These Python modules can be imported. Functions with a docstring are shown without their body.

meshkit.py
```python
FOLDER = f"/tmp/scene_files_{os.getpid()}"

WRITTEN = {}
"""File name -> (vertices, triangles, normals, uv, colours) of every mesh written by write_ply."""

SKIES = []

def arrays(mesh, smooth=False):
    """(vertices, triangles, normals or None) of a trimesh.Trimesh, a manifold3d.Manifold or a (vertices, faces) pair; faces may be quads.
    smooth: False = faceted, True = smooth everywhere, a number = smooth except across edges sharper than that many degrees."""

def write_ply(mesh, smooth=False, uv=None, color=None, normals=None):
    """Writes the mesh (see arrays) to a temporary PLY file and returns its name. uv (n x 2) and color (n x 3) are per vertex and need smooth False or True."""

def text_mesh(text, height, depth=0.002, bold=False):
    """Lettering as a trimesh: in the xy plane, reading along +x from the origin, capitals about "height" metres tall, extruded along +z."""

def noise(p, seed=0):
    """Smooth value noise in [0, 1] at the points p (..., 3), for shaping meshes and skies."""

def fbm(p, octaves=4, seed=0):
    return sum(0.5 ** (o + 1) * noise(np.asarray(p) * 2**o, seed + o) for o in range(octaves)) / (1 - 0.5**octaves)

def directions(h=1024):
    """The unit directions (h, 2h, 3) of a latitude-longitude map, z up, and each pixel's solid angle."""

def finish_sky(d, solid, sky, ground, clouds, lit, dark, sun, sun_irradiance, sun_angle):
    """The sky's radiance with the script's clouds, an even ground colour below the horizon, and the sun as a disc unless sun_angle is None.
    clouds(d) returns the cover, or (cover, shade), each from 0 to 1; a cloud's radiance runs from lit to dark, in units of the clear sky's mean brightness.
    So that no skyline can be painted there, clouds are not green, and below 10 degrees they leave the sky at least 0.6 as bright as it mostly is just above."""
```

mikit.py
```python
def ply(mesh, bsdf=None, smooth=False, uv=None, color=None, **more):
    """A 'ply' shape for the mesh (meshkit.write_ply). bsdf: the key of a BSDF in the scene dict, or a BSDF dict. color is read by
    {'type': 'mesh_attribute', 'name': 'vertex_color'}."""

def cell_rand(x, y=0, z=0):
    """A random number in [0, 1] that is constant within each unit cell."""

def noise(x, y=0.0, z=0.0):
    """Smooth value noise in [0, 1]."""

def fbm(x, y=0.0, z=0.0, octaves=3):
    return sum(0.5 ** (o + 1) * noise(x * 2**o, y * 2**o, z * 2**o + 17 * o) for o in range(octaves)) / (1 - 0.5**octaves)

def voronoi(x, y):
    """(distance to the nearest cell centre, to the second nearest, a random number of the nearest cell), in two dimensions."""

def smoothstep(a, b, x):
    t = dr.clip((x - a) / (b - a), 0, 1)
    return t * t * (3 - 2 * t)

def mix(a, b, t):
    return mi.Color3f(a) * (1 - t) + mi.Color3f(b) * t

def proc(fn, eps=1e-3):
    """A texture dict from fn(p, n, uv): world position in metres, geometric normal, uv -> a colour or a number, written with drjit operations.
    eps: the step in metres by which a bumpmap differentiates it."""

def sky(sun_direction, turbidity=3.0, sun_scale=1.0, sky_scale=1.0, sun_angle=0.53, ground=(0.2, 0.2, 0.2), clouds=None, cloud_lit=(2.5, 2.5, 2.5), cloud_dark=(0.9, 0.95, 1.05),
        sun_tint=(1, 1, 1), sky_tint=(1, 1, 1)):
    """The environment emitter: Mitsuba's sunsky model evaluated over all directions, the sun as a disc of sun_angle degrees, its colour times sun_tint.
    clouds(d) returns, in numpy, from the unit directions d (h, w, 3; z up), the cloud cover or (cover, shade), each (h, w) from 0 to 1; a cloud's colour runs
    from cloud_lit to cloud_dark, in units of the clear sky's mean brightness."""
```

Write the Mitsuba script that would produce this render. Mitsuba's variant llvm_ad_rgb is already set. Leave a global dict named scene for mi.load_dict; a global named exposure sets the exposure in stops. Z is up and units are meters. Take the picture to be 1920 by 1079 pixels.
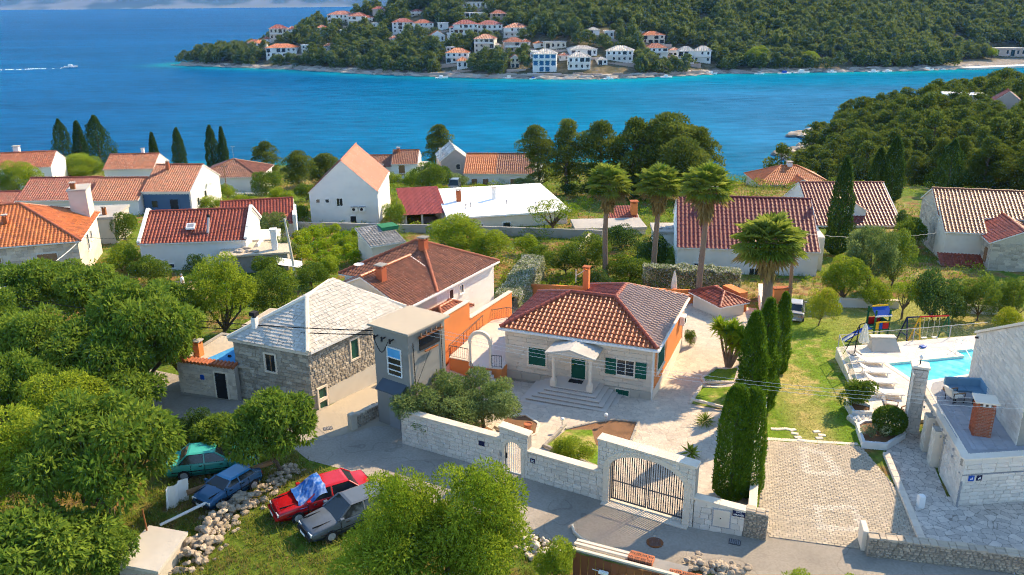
import math, random
import numpy as np
import trimesh
import drjit as dr
import mitsuba as mi
import mikit, meshkit
from mikit import proc, noise, fbm, smoothstep, mix

T = mi.ScalarTransform4f
scene, labels = {}, {}

# ------------------------------------------------------------------ camera, sky, exposure
exposure = 2.6
HAZE = 0.00003
SUN = (0.62, 0.53, 0.585)
scene['sky'] = mikit.sky(SUN, turbidity=2.6, sun_scale=1.0, sky_scale=1.6, sun_tint=(1.0, 0.98, 0.94))
_pitch, _roll = math.atan(540 / 1555.0), math.radians(0.52)
_f = np.array([0, math.cos(_pitch), -math.sin(_pitch)])
_r0 = np.array([1.0, 0, 0])
_u0 = np.cross(_r0, _f)
_up = _u0 * math.cos(_roll) + _r0 * math.sin(_roll)
CAM = [0.0, 0.0, 38.0]
scene['camera'] = {'type': 'perspective', 'fov_axis': 'x', 'fov': math.degrees(2 * math.atan(960 / 1555.0)), 'near_clip': 0.5, 'far_clip': 30000.0,
                   'to_world': T().look_at(origin=CAM, target=(np.array(CAM) + _f).tolist(), up=_up.tolist())}

# ------------------------------------------------------------------ palette material: uv.x = palette index + tone, uv.y = blend to the second colour
PAL, PALN = [], {}


def pal(name, c1, c2=None, amp=0.12, scale=1.5, blotch=0.15):
    """colours are linear reflectances"""
    PALN[name] = len(PAL)
    PAL.append((*c1, *(c2 or [x * 0.75 for x in c1]), amp, scale, blotch))


pal('white', (.74, .73, .70), (.60, .58, .54), .05, 2.0, .10)
pal('cream', (.66, .60, .50), (.52, .46, .37), .06, 2.0, .12)
pal('oldplaster', (.58, .53, .45), (.40, .36, .30), .10, 1.2, .22)
pal('bluewall', (.06, .125, .225), (.05, .09, .16), .06, 2, .1)
pal('orangewall', (.68, .23, .07), (.52, .17, .06), .06, 1.5, .12)
pal('limestone', (.70, .60, .475), (.50, .43, .35), .10, 5.0, .10)
pal('stoneblock', (.50, .44, .35), (.30, .255, .20), .16, 6.0, .15)
pal('whiteblock', (.70, .63, .54), (.54, .50, .44), .10, 5.0, .10)
pal('drystone', (.42, .35, .26), (.27, .22, .17), .2, 6.0, .15)
pal('mortar', (.26, .235, .20), (.18, .16, .14), .12, 3.0, .1)
pal('slabroof', (.54, .51, .455), (.30, .27, .23), .34, 4.5, .22)
pal('concrete', (.40, .375, .335), (.26, .24, .21), .12, 1.5, .25)
pal('darkconcrete', (.285, .27, .245), (.15, .142, .128), .22, 1.4, .4)
pal('redtile', (.29, .058, .028), (.20, .04, .022), .10, 4.0, .12)
pal('claytile', (.37, .110, .042), (.27, .072, .03), .12, 3.0, .16)
pal('browntile', (.25, .09, .043), (.165, .06, .032), .14, 3.0, .2)
pal('orangetile', (.50, .150, .035), (.40, .11, .03), .10, 3.0, .14)
pal('purpletile', (.19, .032, .026), (.15, .025, .022), .10, 3.0, .1)
pal('pinktile', (.58, .23, .16), (.48, .18, .12), .08, 3.0, .1)
pal('redsheet', (.26, .055, .055), (.20, .045, .05), .10, .8, .15)
pal('greenshutter', (.008, .075, .048), (.006, .06, .04), .06, 4, .05)
pal('darkglass', (.020, .024, .028), (.05, .06, .07), .1, 1, .1)
pal('wood', (.25, .14, .07), (.16, .085, .04), .18, 5, .15)
pal('rust', (.30, .11, .04), (.17, .06, .03), .22, 2.5, .3)
pal('bark', (.12, .088, .062), (.07, .05, .036), .25, 6, .2)
pal('palmbark', (.20, .15, .11), (.12, .09, .065), .25, 7, .1)
pal('deadfrond', (.30, .20, .095), (.20, .125, .06), .2, 5, .1)
pal('rock', (.40, .36, .30), (.20, .18, .155), .3, 2.0, .25)
pal('paver', (.48, .41, .31), (.38, .32, .235), .10, 6, .14)
pal('paverlight', (.57, .505, .405), (.49, .43, .34), .08, 6, .1)
pal('deck', (.70, .63, .55), (.60, .53, .45), .08, 4, .1)
pal('asphalt', (.105, .100, .092), (.075, .072, .068), .12, 3, .25)
pal('black', (.018, .018, .02), (.03, .03, .03), .05, 2, .05)
pal('grey', (.30, .30, .31), (.20, .20, .21), .06, 3, .1)
pal('iron', (.085, .088, .094), (.06, .062, .066), .1, 4, .1)
pal('carred', (.42, .008, .012), (.30, .01, .012), .04, 3, .12)
pal('cargrey', (.10, .12, .145), (.065, .075, .09), .08, 2, .2)
pal('carteal', (.045, .36, .30), (.03, .22, .20), .08, 2, .2)
pal('carblue', (.03, .115, .235), (.04, .07, .11), .2, 2, .3)
pal('tarpblue', (.02, .12, .42), (.30, .40, .60), .1, 4, .2)
pal('tarpcyan', (.06, .28, .55), (.12, .36, .60), .2, 1.4, .2)
pal('sofa', (.13, .24, .34), (.10, .19, .28), .06, 5, .06)
pal('glinttile', (.36, .255, .21), (.28, .185, .145), .08, 3, .1)  # right bungalow slope: sun glint put into a paler, greyer tile colour
pal('brick', (.40, .105, .045), (.28, .07, .035), .15, 6, .1)
pal('yellow', (.70, .42, .02), None, .05, 3, .05)
pal('red', (.45, .02, .02), None, .05, 3, .05)
pal('blue', (.015, .08, .40), None, .05, 3, .05)
pal('green', (.02, .13, .06), None, .05, 3, .05)
pal('cloth', (.72, .68, .58), (.6, .56, .48), .06, 4, .08)
pal('skin', (.50, .28, .19), None, .05, 4, .05)
pal('navy', (.012, .018, .06), None, .05, 4, .05)
pal('soil', (.22, .115, .058), (.15, .075, .04), .25, 2, .3)
pal('dryground', (.36, .27, .14), (.25, .18, .09), .25, 1.5, .3)
pal('foam', (.8, .85, .88), None, .1, 1, .1)
pal('terracotta', (.44, .15, .07), None, .1, 4, .1)
pal('pinkstone', (.50, .40, .34), (.38, .29, .24), .1, 2, .15)
pal('flagstone', (.60, .53, .45), (.44, .39, .34), .12, 2.2, .15)
_PA = np.array(PAL, dtype=np.float32)
_PB = [mi.Float(_PA[:, i].copy()) for i in range(_PA.shape[1])]


def _g(i, idx):
    return dr.gather(mi.Float, _PB[i], idx)


def surf_fn(p, n, uv):
    fl = dr.floor(uv.x)
    idx = mi.UInt32(dr.clip(fl, 0, len(PAL) - 1))
    tone = uv.x - fl
    s = _g(7, idx)
    a = fbm(p.x * s, p.y * s, p.z * s, 3) - 0.5
    b = noise(p.x * 0.45 + 7, p.y * 0.45, p.z * 0.7) - 0.5
    k = dr.clip(uv.y + a * 1.2 + b * 0.6, 0, 1)
    f = (1 + 2.4 * _g(6, idx) * a + 1.6 * _g(8, idx) * b) * (0.62 + 0.76 * tone)
    return mi.Color3f(*[(_g(i, idx) * (1 - k) + _g(3 + i, idx) * k) * f for i in range(3)])


SURF = proc(surf_fn)


def pbsdf(rough, spec, two=True, **kw):
    d = {'type': 'principled', 'base_color': SURF, 'roughness': rough, 'specular': spec, **kw}
    return {'type': 'twosided', 'b': d} if two else d


scene['surf'] = pbsdf(0.85, 0.25)
scene['semi'] = pbsdf(0.45, 0.45)
scene['tilegloss'] = pbsdf(0.42, 0.6, clearcoat=0.12, clearcoat_gloss=0.5)
scene['gloss'] = pbsdf(0.18, 0.5, clearcoat=0.6, clearcoat_gloss=0.9)
scene['glass_dark'] = {'type': 'twosided', 'b': {'type': 'principled', 'base_color': SURF, 'roughness': 0.06, 'specular': 0.6}}
scene['pane'] = {'type': 'thindielectric', 'int_ior': 1.25}
scene['steel'] = {'type': 'twosided', 'b': {'type': 'roughconductor', 'material': 'Al', 'alpha': 0.2}}

# leaves: uv.x = species index + tone, uv.y = position along the hue range of the species
LPAL = {'walnut': ((.080, .165, .020), (.245, .330, .045)), 'lime': ((.135, .235, .014), (.35, .42, .040)), 'olive': ((.120, .185, .045), (.265, .340, .120)),
        'pine': ((.060, .105, .020), (.185, .225, .040)), 'cypress': ((.030, .075, .018), (.075, .135, .027)), 'palm': ((.130, .205, .022), (.340, .390, .070)),
        'bush': ((.070, .140, .018), (.23, .30, .040)), 'hedge': ((.150, .210, .075), (.480, .495, .300)), 'flower': ((.550, .550, .480), (.620, .620, .620)), 'vine': ((.150, .285, .012), (.36, .44, .03)),
        'grass': ((.128, .203, .018), (.360, .330, .083)), 'dry': ((.260, .200, .075), (.380, .290, .120)), 'farpine': ((.060, .100, .024), (.215, .255, .070)), 'dead': ((.160, .120, .085), (.250, .200, .150)),
        'thuja': ((.060, .145, .012), (.140, .235, .020)), 'darkbush': ((.045, .105, .024), (.105, .165, .045)), 'yellowgreen': ((.225, .300, .018), (.390, .405, .038)), 'red': ((.500, .030, .030), (.600, .060, .050))}
LN = {k: i for i, k in enumerate(LPAL)}
_LA = np.array([(*a, *b) for a, b in LPAL.values()], dtype=np.float32)
_LB = [mi.Float(_LA[:, i].copy()) for i in range(6)]


def leaf_fn(p, n, uv):
    fl = dr.floor(uv.x)
    idx = mi.UInt32(dr.clip(fl, 0, len(LPAL) - 1))
    t = 0.65 + 0.7 * (uv.x - fl)
    return mi.Color3f(*[dr.lerp(dr.gather(mi.Float, _LB[i], idx), dr.gather(mi.Float, _LB[3 + i], idx), uv.y) * t for i in range(3)])


scene['leaf'] = {'type': 'principledthin', 'base_color': proc(leaf_fn), 'roughness': 0.36, 'diff_trans': 0.8, 'eta': 1.5}

# ------------------------------------------------------------------ terrain height (metres above the sea)
def sstep(a,b,x):
    t=np.clip((x-a)/(b-a),0,1); return t*t*(3-2*t)
PROF_Y=[-40,30,44,52,60,75,104,130,146,170,190,200,215,260,400]
PROF_Z=[15.6,15,15,14.4,14.0,12.9,11.2,9.0,7.2,4.5,2.0,.4,-2,-6,-12]
HILL=np.array([[52,171],[66,186],[73,196],[70,212],[86,226],[89,238],[84,243],[97,252],[112,262],[150,285],[196,315],[260,330],[420,330],[420,90],[110,90],[70,120]],float)
def inpoly_dist(poly,x,y):
    x=np.asarray(x,float); y=np.asarray(y,float); d=np.full(x.shape,1e9); ins=np.zeros(x.shape,bool)
    n=len(poly)
    for i in range(n):
        a=poly[i]; b=poly[(i+1)%n]; e=b-a
        t=np.clip(((x-a[0])*e[0]+(y-a[1])*e[1])/(e@e),0,1)
        d=np.minimum(d,np.hypot(x-a[0]-t*e[0],y-a[1]-t*e[1]))
        c=((a[1]>y)!=(b[1]>y)); 
        xi=a[0]+(y-a[1])*e[0]/(e[1] if abs(e[1])>1e-9 else 1e-9)
        ins^=c&(x<xi)
    return np.where(ins,d,-d)
def ground(x,y):
    x=np.asarray(x,float); y=np.asarray(y,float)
    ye=y+sstep(18,60,x)*28*sstep(125,175,y)
    z=np.interp(ye,PROF_Y,PROF_Z)
    z=z-.5*sstep(-5,-2,x)*sstep(38.5,44,y+.35*np.minimum(x,9))*(1-sstep(50,60,y))*(1-sstep(9,12,x-(y-36)*.33))
    d=inpoly_dist(HILL,x,y)
    h=np.clip(d*.33,-6,10+4*sstep(80,200,x)-2.0*sstep(60,150,y-140))
    return np.maximum(z,np.where(d>-20,h,-9))
HEAD = np.array([(-217, 553), (-170, 528), (-125, 505), (-70, 466), (-15, 438), (15, 429), (46, 425.5), (80, 436), (109, 452), (155, 454), (213, 458), (240, 466), (264, 478), (300, 498), (340, 500), (520, 560),
                 (1500, 900), (1500, 1700), (150, 1700), (170, 1200), (90, 1000), (20, 850), (-60, 760), (-115, 700), (-165, 640), (-206, 585)], float)


def headh(x, y):
    x, y = np.asarray(x, float), np.asarray(y, float)
    d = inpoly_dist(HEAD, x, y)
    q = np.stack([x * .012, y * .012, x * 0], -1)
    n = meshkit.fbm(q, 4, 3) - .5
    rise = np.where(d > 0, np.minimum(d, 9) * .25 + np.maximum(d - 9, 0) * (.225 + .10 * n) * (.75 + .75 * sstep(-195, -125, x) - .15 * sstep(-60, 20, x)), d * .3)
    beach = sstep(225, 262, x) * sstep(560, 500, y) * sstep(500, 300, x)
    return np.minimum(np.where(d > 0, rise * (1 - .8 * beach), np.maximum(d * .3, -9)), 120)





def gz(x, y):
    return float(ground(x, y))


# ------------------------------------------------------------------ helpers
RNG = np.random.default_rng(7)


def C(name, tone=.5, mixv=0.0):
    return (PALN[name] + min(max(tone, .02), .98), mixv)


class B:
    """collects faces in a local frame (origin, rotation about z)"""

    def __init__(self, o=(0, 0, 0), ang=0.0):
        self.o, self.a = np.array(o, float), math.radians(ang)
        self.c, self.s = math.cos(self.a), math.sin(self.a)
        self.V, self.F, self.U, self.n = [], [], [], 0

    def w(self, p):
        p = np.asarray(p, float)
        x, y = p[..., 0], p[..., 1]
        return np.stack([self.o[0] + x * self.c - y * self.s, self.o[1] + x * self.s + y * self.c, self.o[2] + p[..., 2]], -1)

    def raw(self, v, f, uv, local=True):
        v = np.asarray(v, float)
        if not len(v):
            return self
        self.V.append(self.w(v) if local else v)
        self.F.append(np.asarray(f, int) + self.n)
        uv = np.asarray(uv, float)
        self.U.append(np.broadcast_to(uv, (len(v), 2)))
        self.n += len(v)
        return self

    def poly(self, pts, col, local=True):
        n = len(pts)
        return self.raw(pts, [(0, i, i + 1) for i in range(1, n - 1)], col, local)

    def box(self, x0, x1, y0, y1, z0, z1, col, ch=0.0):
        if ch:
            c = ch
            v = []
            for z, k in ((z0, 0), (z1 - c, 0), (z1, c)):
                v += [(x0 + k, y0 + k, z), (x1 - k, y0 + k, z), (x1 - k, y1 - k, z), (x0 + k, y1 - k, z)]
            f = []
            for r in (0, 4):
                for i in range(4):
                    j = (i + 1) % 4
                    f += [(r + i, r + j, r + 4 + j), (r + i, r + 4 + j, r + 4 + i)]
            f += [(8, 9, 10), (8, 10, 11)]
            return self.raw(v, f, col)
        v = [(x, y, z) for z in (z0, z1) for x, y in ((x0, y0), (x1, y0), (x1, y1), (x0, y1))]
        f = [(0, 2, 1), (0, 3, 2), (4, 5, 6), (4, 6, 7)]
        for i in range(4):
            j = (i + 1) % 4
            f += [(i, j, 4 + j), (i, 4 + j, 4 + i)]
        return self.raw(v, f, col)

    def block(self, x0, x1, z0, z1, y, d, col, c=.012):
        """a squared stone in a wall face: front at y-d (towards -y), chamfered"""
        v = [(x0, y, z0), (x1, y, z0), (x1, y, z1), (x0, y, z1), (x0 + c, y - d, z0 + c), (x1 - c, y - d, z0 + c), (x1 - c, y - d, z1 - c), (x0 + c, y - d, z1 - c)]
        return self.raw(v, [(4, 5, 6), (4, 6, 7), (0, 1, 5), (0, 5, 4), (1, 2, 6), (1, 6, 5), (2, 3, 7), (2, 7, 6), (3, 0, 4), (3, 4, 7)], col)

    def prism(self, poly, z0, z1, col, top=True):
        n = len(poly)
        from shapely.geometry import Polygon
        pg = Polygon(poly)
        v, f = trimesh.creation.triangulate_polygon(pg, engine='earcut')
        if top:
            self.raw(np.c_[v, np.full(len(v), z1)], f, col)
            self.raw(np.c_[v, np.full(len(v), z0)], np.asarray(f)[:, ::-1], col)
        for i in range(n):
            a, b = poly[i], poly[(i + 1) % n]
            self.poly([(*a, z0), (*b, z0), (*b, z1), (*a, z1)], col)
        return self

    def tube(self, pts, r, col, sides=6, local=True):
        p = np.asarray(pts, float)
        r = np.broadcast_to(np.asarray(r, float), (len(p),))
        t = np.gradient(p, axis=0)
        t /= np.linalg.norm(t, axis=1, keepdims=True) + 1e-12
        ref = np.where(np.abs(t[:, 2:]) < .9, [[0, 0, 1.]], [[1., 0, 0]])
        a = np.cross(t, ref)
        a /= np.linalg.norm(a, axis=1, keepdims=True) + 1e-12
        b = np.cross(t, a)
        g = np.arange(sides) * 2 * np.pi / sides
        v = p[:, None] + r[:, None, None] * (np.cos(g)[None, :, None] * a[:, None] + np.sin(g)[None, :, None] * b[:, None])
        m = len(p)
        f = []
        for i in range(m - 1):
            for j in range(sides):
                k = (j + 1) % sides
                f += [(i * sides + j, i * sides + k, (i + 1) * sides + k), (i * sides + j, (i + 1) * sides + k, (i + 1) * sides + j)]
        v = v.reshape(-1, 3)
        v = np.vstack([v, p[0], p[-1]])
        for j in range(sides):
            k = (j + 1) % sides
            f += [(m * sides, k, j), (m * sides + 1, (m - 1) * sides + j, (m - 1) * sides + k)]
        return self.raw(v, f, col, local)

    def lathe(self, prof, col, c=(0, 0, 0), sides=12):
        prof = np.asarray(prof, float)
        g = np.arange(sides) * 2 * np.pi / sides
        v = np.stack([c[0] + prof[:, :1] * np.cos(g), c[1] + prof[:, :1] * np.sin(g), c[2] + np.repeat(prof[:, 1:], sides, 1)], -1).reshape(-1, 3)
        f = []
        for i in range(len(prof) - 1):
            for j in range(sides):
                k = (j + 1) % sides
                f += [(i * sides + j, i * sides + k, (i + 1) * sides + k), (i * sides + j, (i + 1) * sides + k, (i + 1) * sides + j)]
        return self.raw(v, f, col)

    def ball(self, c, r, col, sub=1, jit=0.0, seed=0):
        m = trimesh.creation.icosphere(subdivisions=sub)
        v = np.array(m.vertices)
        if jit:
            v = v * (1 + jit * (meshkit.noise(v * 2.2 + seed * 3.7, seed) - .5)[:, None] * 2)
        return self.raw(v * np.asarray(r) + np.asarray(c), m.faces, col)

    def mesh(self, m, col, local=True):
        return self.raw(m.vertices, m.faces, col, local)

    def arrays(self):
        return np.vstack(self.V), np.vstack(self.F), np.vstack(self.U)

    def ply(self, mat='surf', smooth=False, **kw):
        v, f, u = self.arrays()
        return mikit.ply((v, f), mat, smooth=smooth, uv=u, **kw)


USED = {}


def newkey(base):
    n = USED.get(base, 0)
    USED[base] = n + 1
    return base if n == 0 else f'{base}_{n:03d}'


def thing(name, label, cat, group=None):
    k = newkey(name)
    labels[k] = {'label': label, 'category': cat}
    if group:
        labels[k]['group'] = group
    return k


def obj(name, b, parent=None, mat='surf', smooth=False, stuff=False, label=None):
    k = newkey(parent + '__' + name if parent else name)
    scene[k] = b.ply(mat, smooth) if isinstance(b, B) else b
    if stuff:
        labels[k] = {'kind': 'stuff'}
    if label:
        labels.setdefault(k, {})['label'] = label
    return k


def single(name, b, label, cat, group=None, mat='surf', smooth=False):
    k = thing(name, label, cat, group)
    scene[k] = b.ply(mat, smooth)
    return k


def struct(name, b, mat='surf', smooth=False, label=None, cat=None, kind='structure'):
    k = newkey(name)
    scene[k] = b.ply(mat, smooth) if isinstance(b, B) else b
    labels[k] = {'kind': kind}
    if label:
        labels[k]['label'] = label
    if cat:
        labels[k]['category'] = cat
    return k


def emit_pieces(name, pieces, parent, mat='surf', limit=300, key=None):
    """the pieces that stand nearest become parts, the rest one part of stuff"""
    order = sorted(range(len(pieces)), key=lambda i: np.linalg.norm(pieces[i].V[0].mean(0) - np.array(CAM)))
    rest = B()
    for r, i in enumerate(order):
        if r < limit:
            obj(name, pieces[i], parent, mat)
        else:
            v, f, u = pieces[i].arrays()
            rest.raw(v, f, u, False)
    if rest.n:
        obj('more_' + name + 's', rest, parent, mat, stuff=True)


# ------------------------------------------------------------------ roof tiles on any convex plane
TILE_PROF = {'near': ((0, 0), (.10, .55), (.25, .95), (.42, 1), (.56, .6), (.66, 0), (1, 0)), 'far': ((0, 0), (.14, .8), (.34, 1), (.54, .8), (.66, 0), (1, 0))}


def tile_plane(poly, tw, tl, col, prof='far', h=.06, seed=0, lift=.025, single_pieces=False, tonevar=.35, holder=None):
    """poly: world points of a convex plane, the first two along the eave (left to right seen from outside)"""
    P0 = [np.asarray(p, float) for p in poly]
    u = P0[1] - P0[0]
    u /= np.linalg.norm(u)
    n = np.zeros(3)
    for i in range(1, len(P0) - 1):
        n += np.cross(P0[i] - P0[0], P0[i + 1] - P0[0])
    n /= np.linalg.norm(n)
    if n[2] < 0:
        n = -n
    v = np.cross(n, u)
    q = np.array([((p - P0[0]) @ u, (p - P0[0]) @ v) for p in P0])
    if q[:, 1].max() < -q[:, 1].min():
        v = -v
        q[:, 1] *= -1

    def span(t):
        lo, hi = 1e9, -1e9
        for i in range(len(q)):
            a, b = q[i], q[(i + 1) % len(q)]
            if (a[1] - t) * (b[1] - t) <= 0 and abs(a[1] - b[1]) > 1e-9:
                x = a[0] + (t - a[1]) / (b[1] - a[1]) * (b[0] - a[0])
                lo, hi = min(lo, x), max(hi, x)
            elif abs(a[1] - t) < 1e-6:
                lo, hi = min(lo, a[0]), max(hi, a[0])
        return lo, hi
    rng = np.random.default_rng(seed + 11)
    H = q[:, 1].max()
    rows = max(1, int(round(H / tl)))
    tl = H / rows
    pr = np.array(TILE_PROF[prof])
    out, allb = [], holder or B()
    umin = q[:, 0].min()
    for r in range(rows):
        t0, t1 = r * tl, min((r + 1) * tl + .04, H)
        l0, h0 = span(min(max(t0, 1e-4), H - 1e-4))
        l1, h1 = span(min(max(t1, 1e-4), H - 1e-4))
        k0, k1 = int(math.floor((min(l0, l1) - umin) / tw)), int(math.ceil((max(h0, h1) - umin) / tw))
        for k in range(k0, k1):
            x = umin + (k + pr[:, 0]) * tw
            mid = umin + (k + .45) * tw
            if not (min(l0, l1) - .02 < mid < max(h0, h1) + .02):
                continue
            a, b = np.clip(x, l0, h0), np.clip(x, l1, h1)
            jl = lift + rng.uniform(0, .012)
            z0, z1 = pr[:, 1] * h + jl, pr[:, 1] * h * .85
            low = P0[0] + a[:, None] * u + (t0 + rng.uniform(-.02, .015)) * v + z0[:, None] * n
            top = P0[0] + b[:, None] * u + t1 * v + z1[:, None] * n
            foot = P0[0] + a[:, None] * u + t0 * v - .01 * n
            m = len(pr)
            vv = np.vstack([low, top])
            ff = [(i, i + 1, m + i + 1) for i in range(m - 1)] + [(i, m + i + 1, m + i) for i in range(m - 1)]
            if prof == 'near':
                vv = np.vstack([vv, foot])
                ff += [(2 * m + i, 2 * m + i + 1, i + 1) for i in range(m - 1)] + [(2 * m + i, i + 1, i) for i in range(m - 1)]
            cc = (PALN[col] + .5 + tonevar * rng.uniform(-1, 1) * .9, rng.uniform(0, .8))
            if single_pieces:
                bb = B()
                bb.raw(vv, ff, cc, False)
                out.append(bb)
            else:
                allb.raw(vv, ff, cc, False)
    return out if single_pieces else allb


def ridge_caps(p0, p1, col, r=.14, l=.38, seed=0, step=True):
    p0, p1 = np.asarray(p0, float), np.asarray(p1, float)
    d = p1 - p0
    L = np.linalg.norm(d)
    d /= L
    s = np.cross(d, [0, 0, 1.])
    s /= np.linalg.norm(s)
    u = np.cross(s, d)
    n = max(1, int(round(L / l)))
    g = np.linspace(-.1, math.pi + .1, 7)
    rng = np.random.default_rng(seed)
    out = []
    for i in range(n):
        a, b = p0 + d * L * i / n, p0 + d * (L * (i + 1) / n + .05)
        r0, r1 = (r * 1.08, r * .86) if step else (r, r)
        ring = lambda c, rr: c + rr * (np.cos(g)[:, None] * s + np.sin(g)[:, None] * u)
        v = np.vstack([ring(a, r0), ring(b, r1)])
        f = [(j, j + 1, 8 + j) for j in range(6)] + [(j, 8 + j, 7 + j) for j in range(6)] + [(0, j, j + 1) for j in range(1, 6)]
        bb = B()
        bb.raw(v, f, (PALN[col] + .5 + rng.uniform(-.2, .2), rng.uniform(0, .6)), False)
        out.append(bb)
    return out


def slab(poly, th, col):
    """a plane with thickness: the poly and a copy th lower"""
    b = B()
    p = np.asarray(poly, float)
    lo = p - [0, 0, th]
    b.poly(p, col, False)
    b.poly(lo[::-1], col, False)
    for i in range(len(p)):
        j = (i + 1) % len(p)
        b.poly([lo[i], lo[j], p[j], p[i]], col, False)
    return b


def drape(polygon, dz, step, col, fn=None, bb=None):
    """a sheet laid over the terrain inside a plan polygon"""
    from shapely.geometry import Polygon
    pg = Polygon(polygon)
    if not pg.is_valid:
        pg = pg.buffer(0)
    x0, y0, x1, y1 = pg.bounds
    b = bb or B()
    from shapely.geometry import box as sbox
    for i in range(int((x1 - x0) / step) + 1):
        for j in range(int((y1 - y0) / step) + 1):
            cell = sbox(x0 + i * step, y0 + j * step, x0 + (i + 1) * step, y0 + (j + 1) * step)
            if not pg.intersects(cell):
                continue
            g = pg.intersection(cell)
            for part in getattr(g, 'geoms', [g]):
                if part.geom_type != 'Polygon' or part.area < 1e-4:
                    continue
                v, f = trimesh.creation.triangulate_polygon(part, engine='earcut')
                z = ground(v[:, 0], v[:, 1]) + dz
                b.raw(np.c_[v, z], f, col, False)
    return b

# ------------------------------------------------------------------ THE SETTING: land, sea, far mountains, roads, paving
def grid_mesh(xs, ys, zf, col=None, uvf=None):
    X, Y = np.meshgrid(xs, ys)
    v = np.c_[X.ravel(), Y.ravel(), zf(X, Y).ravel()]
    i, j = np.meshgrid(np.arange(len(ys) - 1), np.arange(len(xs) - 1), indexing='ij')
    a = i * len(xs) + j
    f = np.concatenate([np.stack([a, a + 1, a + len(xs) + 1], -1).reshape(-1, 3), np.stack([a, a + len(xs) + 1, a + len(xs)], -1).reshape(-1, 3)])
    b = B()
    b.raw(v, f, col if uvf is None else uvf(X, Y).reshape(-1, 2))
    return b


def ground_fn(p, n, uv):
    a = fbm(p.x * .13, p.y * .13, 3.0, 3)
    b = fbm(p.x * 1.1, p.y * 1.1, 1.0, 3)
    c = noise(p.x * 6, p.y * 6, 2.0)
    soil, dry, green = (.22, .12, .05), (.33, .26, .10), (.095, .145, .016)
    col = mix(soil, dry, smoothstep(.35, .65, b))
    col = mix(col, green, smoothstep(.38, .60, a * .6 + b * .45))
    return col * (.7 + .6 * c)


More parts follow.
